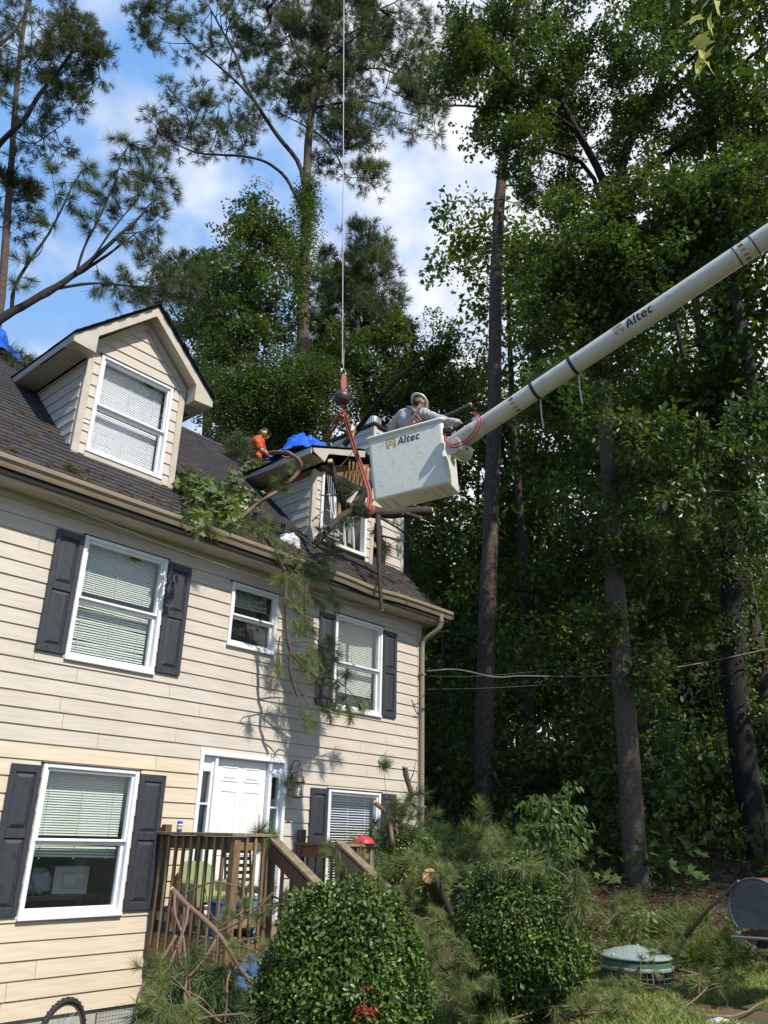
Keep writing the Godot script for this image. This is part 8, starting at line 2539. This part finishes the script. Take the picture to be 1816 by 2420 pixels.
func debris() -> void:
	var r := RandomNumberGenerator.new()
	r.seed = 61
	# the reddish limb leaning against the porch
	bough("leaning_limb", "bare reddish pine limb with many forks leaning on the porch corner", "branch", "", [
		[pts([5.14, 1.2, -7.25, 5.16, 1.09, -7.04, 5.21, 0.97, -6.8, 5.26, 0.86, -6.63, 5.23, 0.72, -6.37, 5.19, 0.59, -6.12, 5.24, 0.52, -6.06]), 0.028, 0.017, true],
		[pts([5.08, 1.17, -7.11, 5, 1.01, -6.96, 5.01, 0.84, -6.82, 4.97, 0.67, -6.69, 4.93, 0.54, -6.58]), 0.014, 0.011], [pts([4.93, 0.54, -6.58, 4.85, 0.42, -6.48, 4.81, 0.34, -6.37, 4.87, 0.22, -6.3]), 0.014, 0.01], [pts([5.13, 1.08, -6.94, 5.02, 0.92, -6.81, 4.92, 0.78, -6.75, 4.78, 0.58, -6.69, 4.65, 0.44, -6.64, 4.64, 0.32, -6.62]), 0.013, 0.008], [pts([4.96, 0.84, -6.85, 4.81, 0.67, -6.81, 4.66, 0.55, -6.77, 4.54, 0.43, -6.71, 4.52, 0.29, -6.7]), 0.014, 0.009],
		[pts([5.26, 0.84, -6.62, 5.15, 0.74, -6.57, 5.01, 0.63, -6.53, 4.91, 0.55, -6.53]), 0.014, 0.011], [pts([5.16, 1.17, -7.05, 5.2, 1.26, -6.83, 5.24, 1.29, -6.68, 5.38, 1.26, -6.57]), 0.009, 0.006], [pts([5.26, 0.87, -6.62, 5.36, 0.97, -6.43, 5.42, 1.09, -6.26, 5.54, 1.26, -6.16]), 0.011, 0.006], [pts([5.28, 0.78, -6.47, 5.39, 0.82, -6.38, 5.49, 0.84, -6.3]), 0.01, 0.006], [pts([5.21, 0.68, -6.25, 5.29, 0.67, -6.18, 5.35, 0.68, -6.13]), 0.011, 0.008], [pts([5.26, 0.65, -6.33, 5.14, 0.54, -6.28, 5.07, 0.4, -6.18, 5.05, 0.24, -6.16]), 0.011, 0.008], [pts([5.23, 0.85, -6.59, 5.22, 0.66, -6.56, 5.19, 0.48, -6.56, 5.18, 0.34, -6.54]), 0.009, 0.005], [pts([5.21, 0.55, -6.1, 5.22, 0.43, -6.06, 5.26, 0.3, -6]), 0.01, 0.007], [pts([4.89, 0.79, -6.71, 4.92, 0.61, -6.65, 5.04, 0.53, -6.56, 5.13, 0.45, -6.47]), 0.008, 0.005], [pts([4.87, 0.45, -6.48, 4.98, 0.38, -6.38, 5.07, 0.25, -6.28]), 0.008, 0.005], [pts([4.66, 0.49, -6.63, 4.76, 0.39, -6.55, 4.74, 0.26, -6.53]), 0.007, 0.005], [pts([5.21, 1.26, -6.83, 5.24, 1.11, -6.8, 5.28, 0.99, -6.75, 5.35, 0.93, -6.69]), 0.005, 0.003]],
		pts([5.04, 0.64, -6.58, 5.1, 0.57, -6.51, 5.07, 0.5, -6.53, 4.78, 0.54, -6.75, 4.81, 0.54, -6.72, 4.86, 0.5, -6.68, 4.94, 0.47, -6.62, 5.01, 0.43, -6.56, 5.07, 0.5, -6.53, 5.13, 0.57, -6.49, 5.2, 0.57, -6.44, 5.16, 0.43, -6.44, 5.26, 0.46, -6.37, 5.32, 0.39, -6.3, 4.88, 0.4, -6.65, 4.78, 0.4, -6.72, 4.72, 0.33, -6.75, 4.66, 0.3, -6.79, 4.82, 0.26, -6.67, 4.94, 0.26, -6.58, 5.04, 0.29, -6.51, 5.13, 0.29, -6.44, 5.25, 0.29, -6.34, 5.31, 0.24, -6.27, 4.75, 0.23, -6.71, 4.63, 0.22, -6.79, 5, 0.71, -6.61, 4.97, 0.59, -6.61, 5.19, 0.36, -6.4, 5.1, 0.22, -6.45, 4.91, 0.21, -6.59]), Color(0.1, 0.165, 0.055), 501, "bark_red", 0.9, 0.95, 0.4)
	# the cut trunk end and other traced limbs in the pile
	var c := thing("cut_log", "sawn pine log with fresh yellow cut end in the debris pile", "log", Vector3(7.44, 1.25, -5.73))
	var cs := Shape.new()
	var cp := pts([7.27, 1.35, -5.71, 7.49, 1.24, -5.82, 7.85, 1.08, -6.01, 8.2, 0.92, -6.19]).map(func(x): return x - c.position)
	cs.tube(smooth_path(cp, 3), taper(10, 0.082, 0.085), 14, true, 0.05)
	part(c, "log", cs, M.bark_limb)
	cut_face(c, cp[0], (Vector3(-0.75, 0.35, 0.55)).normalized(), 0.08)
	bough("upright_limb", "broken limb standing upright against the house corner above the debris", "branch", "", [[pts([9.41, 2.7, -7.85, 9.44, 2.54, -7.84, 9.49, 2.35, -7.8, 9.39, 2.19, -7.78, 9.33, 1.97, -7.86, 9.2, 1.72, -7.7, 9.24, 1.49, -7.65, 8.95, 1.33, -7.21, 8.68, 1.14, -6.73]), 0.04, 0.03, true], [pts([9.47, 2.48, -7.81, 9.5, 2.61, -7.76, 9.51, 2.77, -7.73]), 0.009, 0.004], [pts([9.34, 1.91, -7.84, 9.44, 1.88, -7.73, 9.38, 1.79, -7.48, 9.31, 1.7, -7.25, 9.4, 1.56, -7.13]), 0.01, 0.005], [pts([9.22, 1.66, -7.68, 9.34, 1.61, -7.53, 9.41, 1.73, -7.45]), 0.01, 0.005]],
		pts([9.37, 2.15, -7.64, 9.42, 2.03, -7.59, 9.31, 2.21, -7.71, 9.46, 1.91, -7.54, 9.5, 1.79, -7.49, 9.4, 1.79, -7.62, 9.23, 2.09, -7.82, 9.34, 1.97, -7.69, 9.41, 2.31, -7.58, 9.35, 2.28, -7.66, 9.54, 2.04, -7.43, 9.56, 1.85, -7.41, 9.46, 1.7, -7.54, 9.52, 1.61, -7.46]), Color(0.11, 0.17, 0.06), 502, "bark_grey", 0.3, 0.95)
	bough("window_limb", "sawn limb poking up in front of the lower right window", "branch", "", [[pts([8.63, 2.17, -7.74, 8.68, 2.11, -7.68, 8.75, 2.01, -7.61, 8.64, 1.83, -7.44, 8.51, 1.61, -7.28]), 0.03, 0.026, true], [pts([8.75, 2.01, -7.61, 8.67, 1.92, -7.71, 8.56, 1.77, -7.82, 8.44, 1.48, -7.95, 8.36, 1.31, -8.03]), 0.008, 0.004], [pts([8.68, 1.6, -7.54, 8.68, 2.06, -7.53, 8.64, 2.42, -7.56, 8.61, 2.66, -7.57]), 0.005, 0.003]],
		pts([8.6, 2.67, -7.57, 8.62, 2.63, -7.55, 8.73, 2.15, -7.48, 8.71, 2.1, -7.5, 8.45, 1.6, -7.8, 8.41, 1.54, -7.84, 8.53, 1.65, -7.71, 8.62, 1.77, -7.62, 8.68, 1.83, -7.55, 8.74, 1.78, -7.48, 8.82, 1.84, -7.38, 8.86, 1.78, -7.33, 8.57, 1.89, -7.66, 8.77, 1.92, -7.43, 8.5, 1.48, -7.75, 8.37, 1.59, -7.89, 8.31, 1.45, -7.95, 8.24, 1.36, -8.01, 8.22, 1.48, -8.04, 8.66, 1.69, -7.57, 8.81, 2.01, -7.38, 8.93, 1.84, -7.24]), Color(0.1, 0.16, 0.055), 503, "bark_red", -0.2, 0.95, 0.4)
	bough("upright_bough", "pine bough with upright bright needle brushes against the dark wood, right of the house corner", "pine bough", "", [[pts([8.57, 1.27, -6.22, 8.61, 1.48, -6.18, 8.68, 1.74, -6.08, 8.73, 1.98, -6.01]), 0.014, 0.006], [pts([8.59, 1.37, -6.2, 8.51, 1.52, -6.31, 8.4, 1.73, -6.47]), 0.01, 0.005], [pts([8.61, 1.43, -6.18, 8.74, 1.59, -5.99, 8.85, 1.8, -5.83]), 0.01, 0.005]], pts([8.73, 2.02, -6.01, 8.68, 1.79, -6.08, 8.62, 1.84, -6.16, 8.65, 1.66, -6.13, 8.55, 1.72, -6.27, 8.48, 1.78, -6.36, 8.4, 1.81, -6.47, 8.45, 1.63, -6.4, 8.81, 1.82, -5.9, 8.86, 1.8, -5.81, 8.77, 1.64, -5.95, 8.88, 1.63, -5.78, 8.71, 1.56, -6.04, 8.58, 1.53, -6.22]), Color(0.165, 0.235, 0.06), 508, "twig", -0.9, 0.85, 0.3)
	bough("draped_bough", "pine bough draped down the right side of the second shrub", "pine bough", "", [[pts([6.69, 1.46, -4.39, 6.82, 1.51, -4.18, 6.94, 1.46, -3.97, 7, 1.33, -3.85]), 0.012, 0.006]], pts([6.54, 1.51, -4.34, 6.65, 1.49, -4.17, 6.76, 1.53, -3.99, 6.86, 1.32, -3.79, 6.88, 1.21, -3.75, 6.91, 1.37, -3.72, 6.83, 1.14, -3.83, 6.78, 1.1, -3.92, 6.81, 1.03, -3.85, 6.89, 1.45, -3.75, 6.69, 1.47, -4.1]), Color(0.165, 0.22, 0.072), 509, "twig", 1.0, 0.75, 0.3)
	bough("lawn_bough", "spread pine bough with bright upright needle brushes behind the tank riser", "pine bough", "", [[pts([12.88, 0.45, -6.21, 12.61, 0.45, -5.65, 12.66, 0.45, -5.25, 12.41, 0.45, -4.76]), 0.016, 0.008], [pts([10.84, 0.4, -4.53, 10.82, 0.4, -4.29, 10.54, 0.4, -3.82]), 0.012, 0.006]], pts([10.07, 0.93, -4.1, 10.03, 0.86, -4.17, 10.1, 0.9, -4.02, 10, 0.8, -4.25, 9.94, 0.78, -4.62, 9.91, 0.82, -4.69, 10.01, 0.77, -4.48, 9.86, 0.75, -4.3, 9.21, 0.66, -3.76, 9.23, 0.63, -3.7, 9.17, 0.61, -3.83, 8.87, 0.66, -3.23, 8.85, 0.62, -3.29, 8.9, 0.68, -3.16, 9.59, 0.74, -3.63, 9.81, 0.83, -4.9, 8.99, 0.61, -3.48]), Color(0.16, 0.23, 0.06), 510, "twig", -0.6, 1.05, 1.0)
	bough("dead_stem", "bare pale stem arching over the debris beside the house corner", "branch", "", [[pts([7.66, 0.61, -7.1, 7.6, 0.82, -6.9, 7.52, 1.04, -6.56, 7.68, 0.93, -6.35, 7.44, 0.89, -6.02, 7.53, 0.92, -5.9, 7.55, 0.88, -5.87]), 0.016, 0.013], [pts([8.44, 1.27, -6.4, 8.58, 1.42, -6.22, 8.77, 1.61, -5.95, 8.9, 1.74, -5.76, 9.02, 1.73, -5.57]), 0.012, 0.006], [pts([7.67, 1.12, -6.69, 7.49, 0.87, -6.26, 7.23, 0.82, -5.94, 7.21, 0.7, -5.95]), 0.012, 0.007]], pts([8.73, 1.72, -5.46, 8.65, 1.75, -5.59]), Color(0.08, 0.12, 0.04), 504, "bark_red", 0.2, 0.8)
	bough("red_stick", "long reddish stick leaning from the lawn onto the grill", "branch", "", [[pts([9.11, 0.84, -3.77, 8.97, 0.95, -3.61, 8.85, 1.12, -3.4, 8.82, 1.25, -3.23, 8.69, 1.4, -3.01]), 0.024, 0.012]], pts([9.04, 0.87, -3.7]), Color(0.08, 0.14, 0.04), 505, "bark_red", -0.4, 0.8)
	# vine-like leafy shoots over the second shrub
	var o := thing("leafy_shoots", "drooping bright leafy shoots over the shrub left of the tank lid", "branch", Vector3(7.28, 1.7, -4.39))
	var t := Growth.new()
	for l in [pts([7.34, 1.66, -4.48, 7.44, 1.96, -4.31, 7.49, 2.2, -4.2, 7.51, 2.26, -4.15]), pts([7.28, 1.79, -4.39, 7.37, 2.04, -4.22, 7.46, 2.02, -4.07, 7.5, 1.84, -4]), pts([7.34, 1.74, -4.48, 7.41, 2.09, -4.34, 7.37, 2.13, -4.42, 7.31, 2, -4.52]), pts([7.24, 1.83, -4.26, 7.32, 1.91, -4.12, 7.35, 1.75, -4.07, 7.35, 1.59, -4.06]), pts([7.2, 1.57, -4.51, 7.34, 1.58, -4.28, 7.42, 1.46, -4.14]), pts([7.35, 1.91, -4.27, 7.36, 1.79, -4.25, 7.36, 1.58, -4.25]), pts([7.21, 1.87, -4.4, 7.19, 1.78, -4.44, 7.16, 1.66, -4.48])]:
		var p := smooth_path(l, 6)
		t.wood.tube(p, taper(p.size(), 0.008, 0.003), 5)
		for q in p:
			for k in 1: t.add(F.vine[0], Transform3D(Basis(Vector3.UP, r.randf() * TAU).scaled(Vector3.ONE * r.randf_range(0.8, 1.2)), q + some_dir(r) * 0.07 + Vector3(0, -0.05, 0)), green(r, Color(0.1, 0.17, 0.04), 0.3))
	finish(t, o, M.twig, M.leaf, "shoots", "leaves")
	var w := thing("wilted_shoots", "pale wilted leafy shoot among needles behind the tank lid", "branch", Vector3(9.79, 0.74, -3.96))
	var wt := Growth.new()
	for q in pts([9.53, 0.92, -4.57, 9.55, 0.85, -4.53, 9.57, 0.81, -4.47, 9.55, 0.73, -4.51, 9.61, 0.97, -4.42, 9.61, 0.9, -4.4, 9.75, 0.8, -4.06, 9.75, 0.74, -4.04, 9.74, 0.67, -4.06, 9.79, 0.8, -3.95, 9.95, 0.81, -3.55, 9.96, 0.75, -3.51, 9.94, 0.68, -3.54, 9.97, 0.73, -3.47]): wt.add(F.vine[0], Transform3D(Basis(Vector3.UP, r.randf() * TAU), q), green(r, Color(0.2, 0.27, 0.11), 0.2))
	wt.wood.tube(pts([9.52, 0.89, -4.58, 9.6, 0.97, -4.44, 9.66, 1.05, -4.32]), 0.005, 5)
	wt.wood.tube(pts([9.7, 0.94, -4.21, 9.75, 0.83, -4.06, 9.8, 0.79, -3.93]), 0.005, 5)
	finish(wt, w, M.twig, M.leaf, "shoots", "leaves")
	# small boughs by the lamp and on the rail
	bough("lamp_bough", "sprig of pine needles caught beside the wall lantern", "pine bough", "", [[pts([8.08, 2.51, -8.72, 7.98, 2.41, -8.72, 7.92, 2.34, -8.72]), 0.004, 0.003]], pts([7.98, 2.41, -8.72, 7.93, 2.34, -8.72, 7.89, 2.4, -8.72]), Color(0.06, 0.1, 0.035), 506, "twig", 1.0, 0.75)
	bough("rail_bough", "bright pine sprig resting on the porch corner post", "pine bough", "", [[pts([6.42, 1.93, -7.53, 6.44, 1.78, -7.52, 6.5, 1.68, -7.47]), 0.006, 0.005]], pts([6.45, 1.76, -7.51, 6.49, 1.73, -7.47, 6.44, 1.68, -7.52, 6.48, 1.64, -7.48, 6.54, 1.71, -7.44, 6.42, 1.73, -7.54, 6.51, 1.66, -7.46]), Color(0.085, 0.15, 0.04), 507, "twig", 0.0, 0.8)
	# many loose boughs: three kinds, copied over the yard
	var kinds := [lying_bough(601), lying_bough(602), lying_bough(603), lying_bough(604)]
	var spots := pts([8.62, 1.78, -6.68, 8.77, 1.84, -6.47, 8.96, 1.85, -6.21, 8.7, 1.62, -6.56, 8.82, 1.58, -6.4, 8.55, 1.64, -5.93, 8.25, 1.6, -5.47, 7.79, 1.53, -6.11, 8.09, 1.27, -6.52, 7.96, 1.29, -6.04, 8.28, 1.45, -6.93, 7.94, 1.35, -7.01, 8.36, 1.61, -7.15, 7.79, 1.4, -7.18, 7.7, 1.44, -7.57, 7.57, 1.06, -6.19, 7.44, 1.05, -5.71, 7.11, 0.9, -5.63, 6.97, 0.81, -5.29, 6.65, 0.72, -5.21, 6.58, 0.64, -4.95, 6.34, 0.56, -4.92, 6.37, 0.51, -4.69, 5.96, 0.45, -4.72, 6.59, 0.59, -4.75, 6.51, 0.52, -4.5, 6.61, 0.49, -4.33, 6.03, 0.41, -4.44, 6.88, 0.44, -4.27, 7.33, 0.42, -4.31, 7.77, 0.56, -4.4, 7.49, 1.44, -4.8, 7.57, 1.41, -4.48, 7.87, 1.24, -4.35, 8.07, 1.02, -4.37, 7.83, 0.87, -4.36, 9.59, 0.89, -4.9, 10.2, 0.86, -4.55, 10.33, 0.9, -4.26, 10.03, 0.78, -3.89, 9.53, 0.67, -3.48, 9.91, 0.67, -4.17, 7.6, 0.33, -4.23, 8.36, 0.4, -3.62, 7.65, 0.26, -3.89, 6.84, 0.34, -4.12, 8.19, 0.32, -3.47, 6.39, 0.39, -4.28, 9.55, 1.01, -4.99, 6.37, 1.27, -7.17, 6.55, 1.36, -7.15, 5.57, 0.76, -6.49, 4.91, 0.25, -6.4, 5.03, 0.3, -6.19, 4.6, 0.26, -6.63, 4.99, 0.41, -5.85, 6.36, 1.15, -6.77, 7.31, 0.93, -6.17, 6.66, 0.69, -5.5, 8.2, 1.36, -6.71])
	for k in spots.size():
		var q: Vector3 = spots[k]
		var o2: Node3D = kinds[k % 4] if k < 4 else again(kinds[k % 4])
		o2.position = Vector3(q.x, clampf(q.y - 0.06, ground_y(q.x, q.z) + 0.02, ground_y(q.x, q.z) + 1.15), q.z)
		var tip := r.randf_range(-0.45, 0.5) if q.y > ground_y(q.x, q.z) + 0.25 else r.randf_range(-0.05, 0.3)
		o2.basis = Basis(Vector3.UP, r.randf() * TAU) * Basis(Vector3(0, 0, 1), tip) * Basis(Vector3(1, 0, 0), r.randf_range(-0.6, 0.6))
		o2.scale = Vector3.ONE * r.randf_range(0.5, 0.78)
		o2.set_meta("label", ["short", "long"][int(o2.scale.x > 0.64)] + " green pine bough" + beside(o2.position) + [", spread flat", ", tips raised"][int(tip > 0.15)])
	# fallen bare branches on the lawn
	var lines := [[pts([9.54, 0.36, -5.04, 9.26, 0.36, -4.62, 8.15, 0.36, -3.8, 7.64, 0.36, -3.41]), 0.012], [pts([6.79, 0.36, -4.85, 7.42, 0.36, -4.76, 7.02, 0.36, -4.22, 6.71, 0.36, -3.74]), 0.014], [pts([9.96, 0.38, -5.2, 9.63, 0.38, -5.57, 9.19, 0.38, -5.35]), 0.03], [pts([11.7, 0.42, -6.33, 11.23, 0.42, -5.7, 11.04, 0.42, -4.97, 11.11, 0.42, -4.63]), 0.032], [pts([12.91, 0.4, -4.96, 14.86, 0.4, -5.38, 13.88, 0.4, -4.56]), 0.014], [pts([10.22, 0.38, -4.5, 10.08, 0.38, -4.17, 11.96, 0.38, -4.67, 11.94, 0.5, -4.55]), 0.02], [pts([7.88, 0.36, -3.6, 7.84, 0.36, -3.36, 7.82, 0.36, -3.12, 9.06, 0.36, -3.01]), 0.018], [pts([9.66, 0.38, -4.1, 10.3, 0.38, -3.99, 11.2, 0.38, -3.94]), 0.012], [pts([8.35, 0.36, -4.63, 8.14, 0.36, -4.12, 7.33, 0.36, -3.43]), 0.01], [pts([6.57, 0.2, -5.31, 6.84, 0.2, -5.2, 7.09, 0.2, -5.12, 6.99, 0.2, -4.79]), 0.012], [pts([6.65, 0.24, -4.56, 6.99, 0.24, -4.64, 7.23, 0.24, -4.69]), 0.03], [pts([13.32, 0.38, -6.35, 10.93, 0.38, -4.92, 9.95, 0.38, -4.28, 8.37, 0.38, -3.45]), 0.008], [pts([11.77, 0.4, -5.83, 10.27, 0.4, -4.75, 9.08, 0.4, -4.01]), 0.009], [pts([10.06, 0.3, -7.64, 12.95, 0.3, -9.42, 16.73, 0.3, -11.76]), 0.012], [pts([9.18, 0.3, -5.68, 9.61, 0.3, -5.32, 9.51, 0.3, -4.97]), 0.025]]
	for l in lines:
		var p: Array = smooth_path(l[0], 4)
		var b := thing("fallen_branch", ["thin", "stout"][int(l[1] > 0.013)] + " bare branch lying" + beside(p[p.size() / 2]), "branch", p[0], "bare branches on the lawn")
		var s := Shape.new()
		s.tube(p.map(func(x): return x - b.position), taper(p.size(), l[1], l[1] * 0.55), 7, true, 0.1, p.size())
		for k in 3:
			var a: Vector3 = p[(k + 1) * p.size() / 4] - b.position
			s.tube([a, a + some_dir(r) * Vector3(0.12, 0.06, 0.12) + Vector3(0, 0.05, 0)], [l[1] * 0.4, l[1] * 0.2], 5)
		part(b, "stem", s, M.bark_red if l[1] > 0.011 else M.twig)
	# red leaves at the foot of the big shrub
	var red := thing("red_leaves", "cluster of bright red leaves at the foot of the largest shrub", "plant", Vector3(3.95, 0.84, -3.58))
	var rt := Growth.new()
	for q in pts([3.97, 0.89, -3.6, 3.95, 0.8, -3.6, 3.97, 0.79, -3.57, 4, 0.79, -3.55, 3.93, 0.78, -3.62, 3.95, 0.77, -3.59, 3.98, 0.76, -3.56, 4, 0.78, -3.54, 3.93, 0.75, -3.61]): rt.add(F.vine[0], Transform3D(Basis(Vector3.UP, r.randf() * TAU).scaled(Vector3.ONE * 0.28), q), Color(0.5, 0.03, 0.03))
	rt.wood.tube(pts([3.99, 0.71, -3.58, 3.98, 0.78, -3.61, 3.99, 0.88, -3.62]), 0.003, 5)
	finish(rt, red, M.twig, M.leaf, "stems", "leaves")


func small_things() -> void:
	var r := RandomNumberGenerator.new()
	r.seed = 88
	# things seen through the lower left window
	var box := thing("appliance_box", "white box with a printed appliance standing inside the lower left window", "box", Vector3(5.42, 1.02, -9.75))
	box.basis = Basis(Vector3.UP, -0.25)
	part(box, "carton", box_shape(Vector3(-0.2, 0, -0.12), Vector3(0.2, 0.3, 0.12), 0.006), M.paper)
	part(box, "printed_body", box_shape(Vector3(-0.1, 0.06, 0.121), Vector3(0.14, 0.24, 0.135), 0.004), M.fibre)
	part(box, "printed_screen", box_shape(Vector3(-0.08, 0.1, 0.1355), Vector3(0.04, 0.21, 0.138), 0.002), M.steel)
	var bag := thing("clear_bag", "clear grey plastic bag on the sill inside the lower left window", "plastic bag", Vector3(5.0, 1.02, -9.7))
	part(bag, "bag_film", lump(Vector3(0.15, 0.28, 0.12), 0.4, 21), M.plastic_bag)
	var desk := thing("window_desk", "dark desk just inside the lower left window", "desk", Vector3(5.1, 0.655, -9.75))
	part(desk, "top", box_shape(Vector3(-0.7, 0.32, -0.3), Vector3(0.7, 0.36, 0.3), 0.005), M.deck_red)
	for x in [-0.66, 0.66]:
		for z in [-0.26, 0.26]: part(desk, "leg", box_shape(Vector3(x - 0.025, -0.03, z - 0.025), Vector3(x + 0.025, 0.32, z + 0.025), 0.003), M.deck_red)
	# cables from the house to the right
	for q in [[pts([10.78, 4.39, -8.52, 10.96, 4.42, -8.28, 11.59, 4.49, -8.25, 11.84, 4.4, -7.93, 12.52, 4.5, -7.78, 13.92, 4.66, -7.31, 15.19, 4.87, -6.95, 16.59, 5.19, -6.05, 17.97, 5.64, -4.76]), 0.016, M.wire, "thick pale service cable sagging from the house corner across the wood"], [pts([10.8, 4.31, -8.51, 11.96, 4.49, -8.61, 13.48, 4.76, -8.06, 14.96, 5.12, -7.32, 16.38, 5.49, -6.42, 17.91, 5.99, -4.69]), 0.008, M.wire_dark, "thin upper cable crossing behind the pale service cable"], [pts([10.83, 4.09, -8.54, 12.23, 4.29, -8.29, 13.94, 4.54, -7.33, 15.55, 4.76, -6.16, 17.1, 4.92, -4.61]), 0.007, M.wire_dark, "thin lower cable under the pale service cable"], [pts([13.79, 1.94, -8.11, 14.19, 2.39, -7.35, 14.44, 2.76, -6.8, 15.67, 3.33, -6.38, 15.89, 3.66, -5.71]), 0.008, M.wire_dark, "slanting cable low in the shaded wood"]]:
		var s := Shape.new()
		s.tube(smooth_path(q[0], 5), q[1], 6)
		single("cable", s, q[2], q[3], "cable")
	# yellowing twig hanging near the lens
	var tw := thing("yellowing_twig", "hanging twig with yellow-green leaves at the top right", "twig", Vector3(2.47, 5.05, -0.52))
	var t := Growth.new()
	var stem := pts([2.47, 5.05, -0.52, 2.55, 4.99, -0.55, 2.62, 4.93, -0.58, 2.68, 4.88, -0.62, 2.73, 4.82, -0.66])
	t.wood.tube(smooth_path(stem, 4), 0.0022, 5)
	var sh := Shape.new()
	var lf := Growth.new()
	var one := Shape.new()
	leaf_star(one, Vector3.ZERO, Vector3(0, -1, 0), Vector3(0, 0, 1), 0.085)
	var om := one.mesh()
	var tints := [Color(0.36, 0.37, 0.02), Color(0.28, 0.34, 0.02), Color(0.42, 0.33, 0.015), Color(0.15, 0.26, 0.04)]
	var at := pts([2.57, 4.95, -0.57, 2.6, 4.93, -0.55, 2.62, 4.9, -0.61, 2.64, 4.88, -0.58, 2.66, 4.86, -0.62, 2.68, 4.85, -0.61, 2.69, 4.83, -0.65, 2.71, 4.82, -0.64, 2.7, 4.83, -0.61, 2.49, 5, -0.59, 2.56, 4.97, -0.5, 2.55, 4.97, -0.53])
	for k in at.size():
		var b := Basis(Vector3.UP, 0.8 + r.randf_range(-0.9, 0.9)) * Basis(Vector3(0, 0, 1), r.randf_range(-0.7, 0.7)) * Basis(Vector3(1, 0, 0), r.randf_range(-0.3, 0.5))
		put_mesh(tw, "leaf", om, tinted_leaf(tints[k % 4] if k < 9 else tints[3])).transform = Transform3D(b, at[k] - tw.position)
	finish(t, tw, M.twig, M.leaf, "stem", "leaf")
	# blue paper scrap on the lawn
	var scrap := single("paper_scrap", crumple(Vector2(0.3, 0.22), 0.05, 30, 8.0), M.plastic_bag, "pale crumpled scrap on the grass at the bottom edge", "litter")
	scrap.position = Vector3(7.87, 0.33, -3.02)
	neighbour()


func tinted_leaf(c: Color) -> StandardMaterial3D:
	var m := surface(c.linear_to_srgb(), 0.5)
	m.backlight_enabled = true
	m.backlight = lin(0.6, 0.6, 0.2)
	return m


func neighbour() -> void:
	var fwd := Vector3(0.747, 0, -0.665); var right := Vector3(0.665, 0, 0.747)
	var at := fwd * 25.5 + right * 11.0
	at.y = 2.9
	var o := thing("shed_house", "blue-grey lap-sided building half hidden in the shaded wood", "building", at)
	o.basis = Basis(right, Vector3.UP, right.cross(Vector3.UP))
	for k in 20:
		part(o, "plank", lap(-2.6, 2.8, k * 0.17 - 0.4, k * 0.17 - 0.23, 0.0), M.blue_siding)
	part(o, "wall", box_shape(Vector3(-2.6, -0.5, -4.0), Vector3(2.8, 3.0, -0.03)), M.blue_siding)
	part(o, "corner_board", box_shape(Vector3(-2.66, -0.5, -0.1), Vector3(-2.54, 3.0, 0.03), 0.004), M.siding_grey)
	var roof := Shape.new()
	roof.slab([Vector2(-3.0, 2.9), Vector2(3.2, 2.9), Vector2(3.2, 3.0), Vector2(0.1, 4.6), Vector2(-3.0, 3.0)], 4.6, Transform3D(Basis.IDENTITY, Vector3(0, 0, 0.3)))
	part(o, "roof", roof, M.shingle0)
	var w := Node3D.new()
	w.name = "window"
	o.add_child(w)
	part(w, "frame", frame_ring(-1.2, -0.4, 1.0, 2.1, -0.02, 0.05, 0.06), M.siding_grey)
	part(w, "pane", box_shape(Vector3(-1.15, 1.05, 0.02), Vector3(-0.45, 2.05, 0.028)), M.black_gloss)
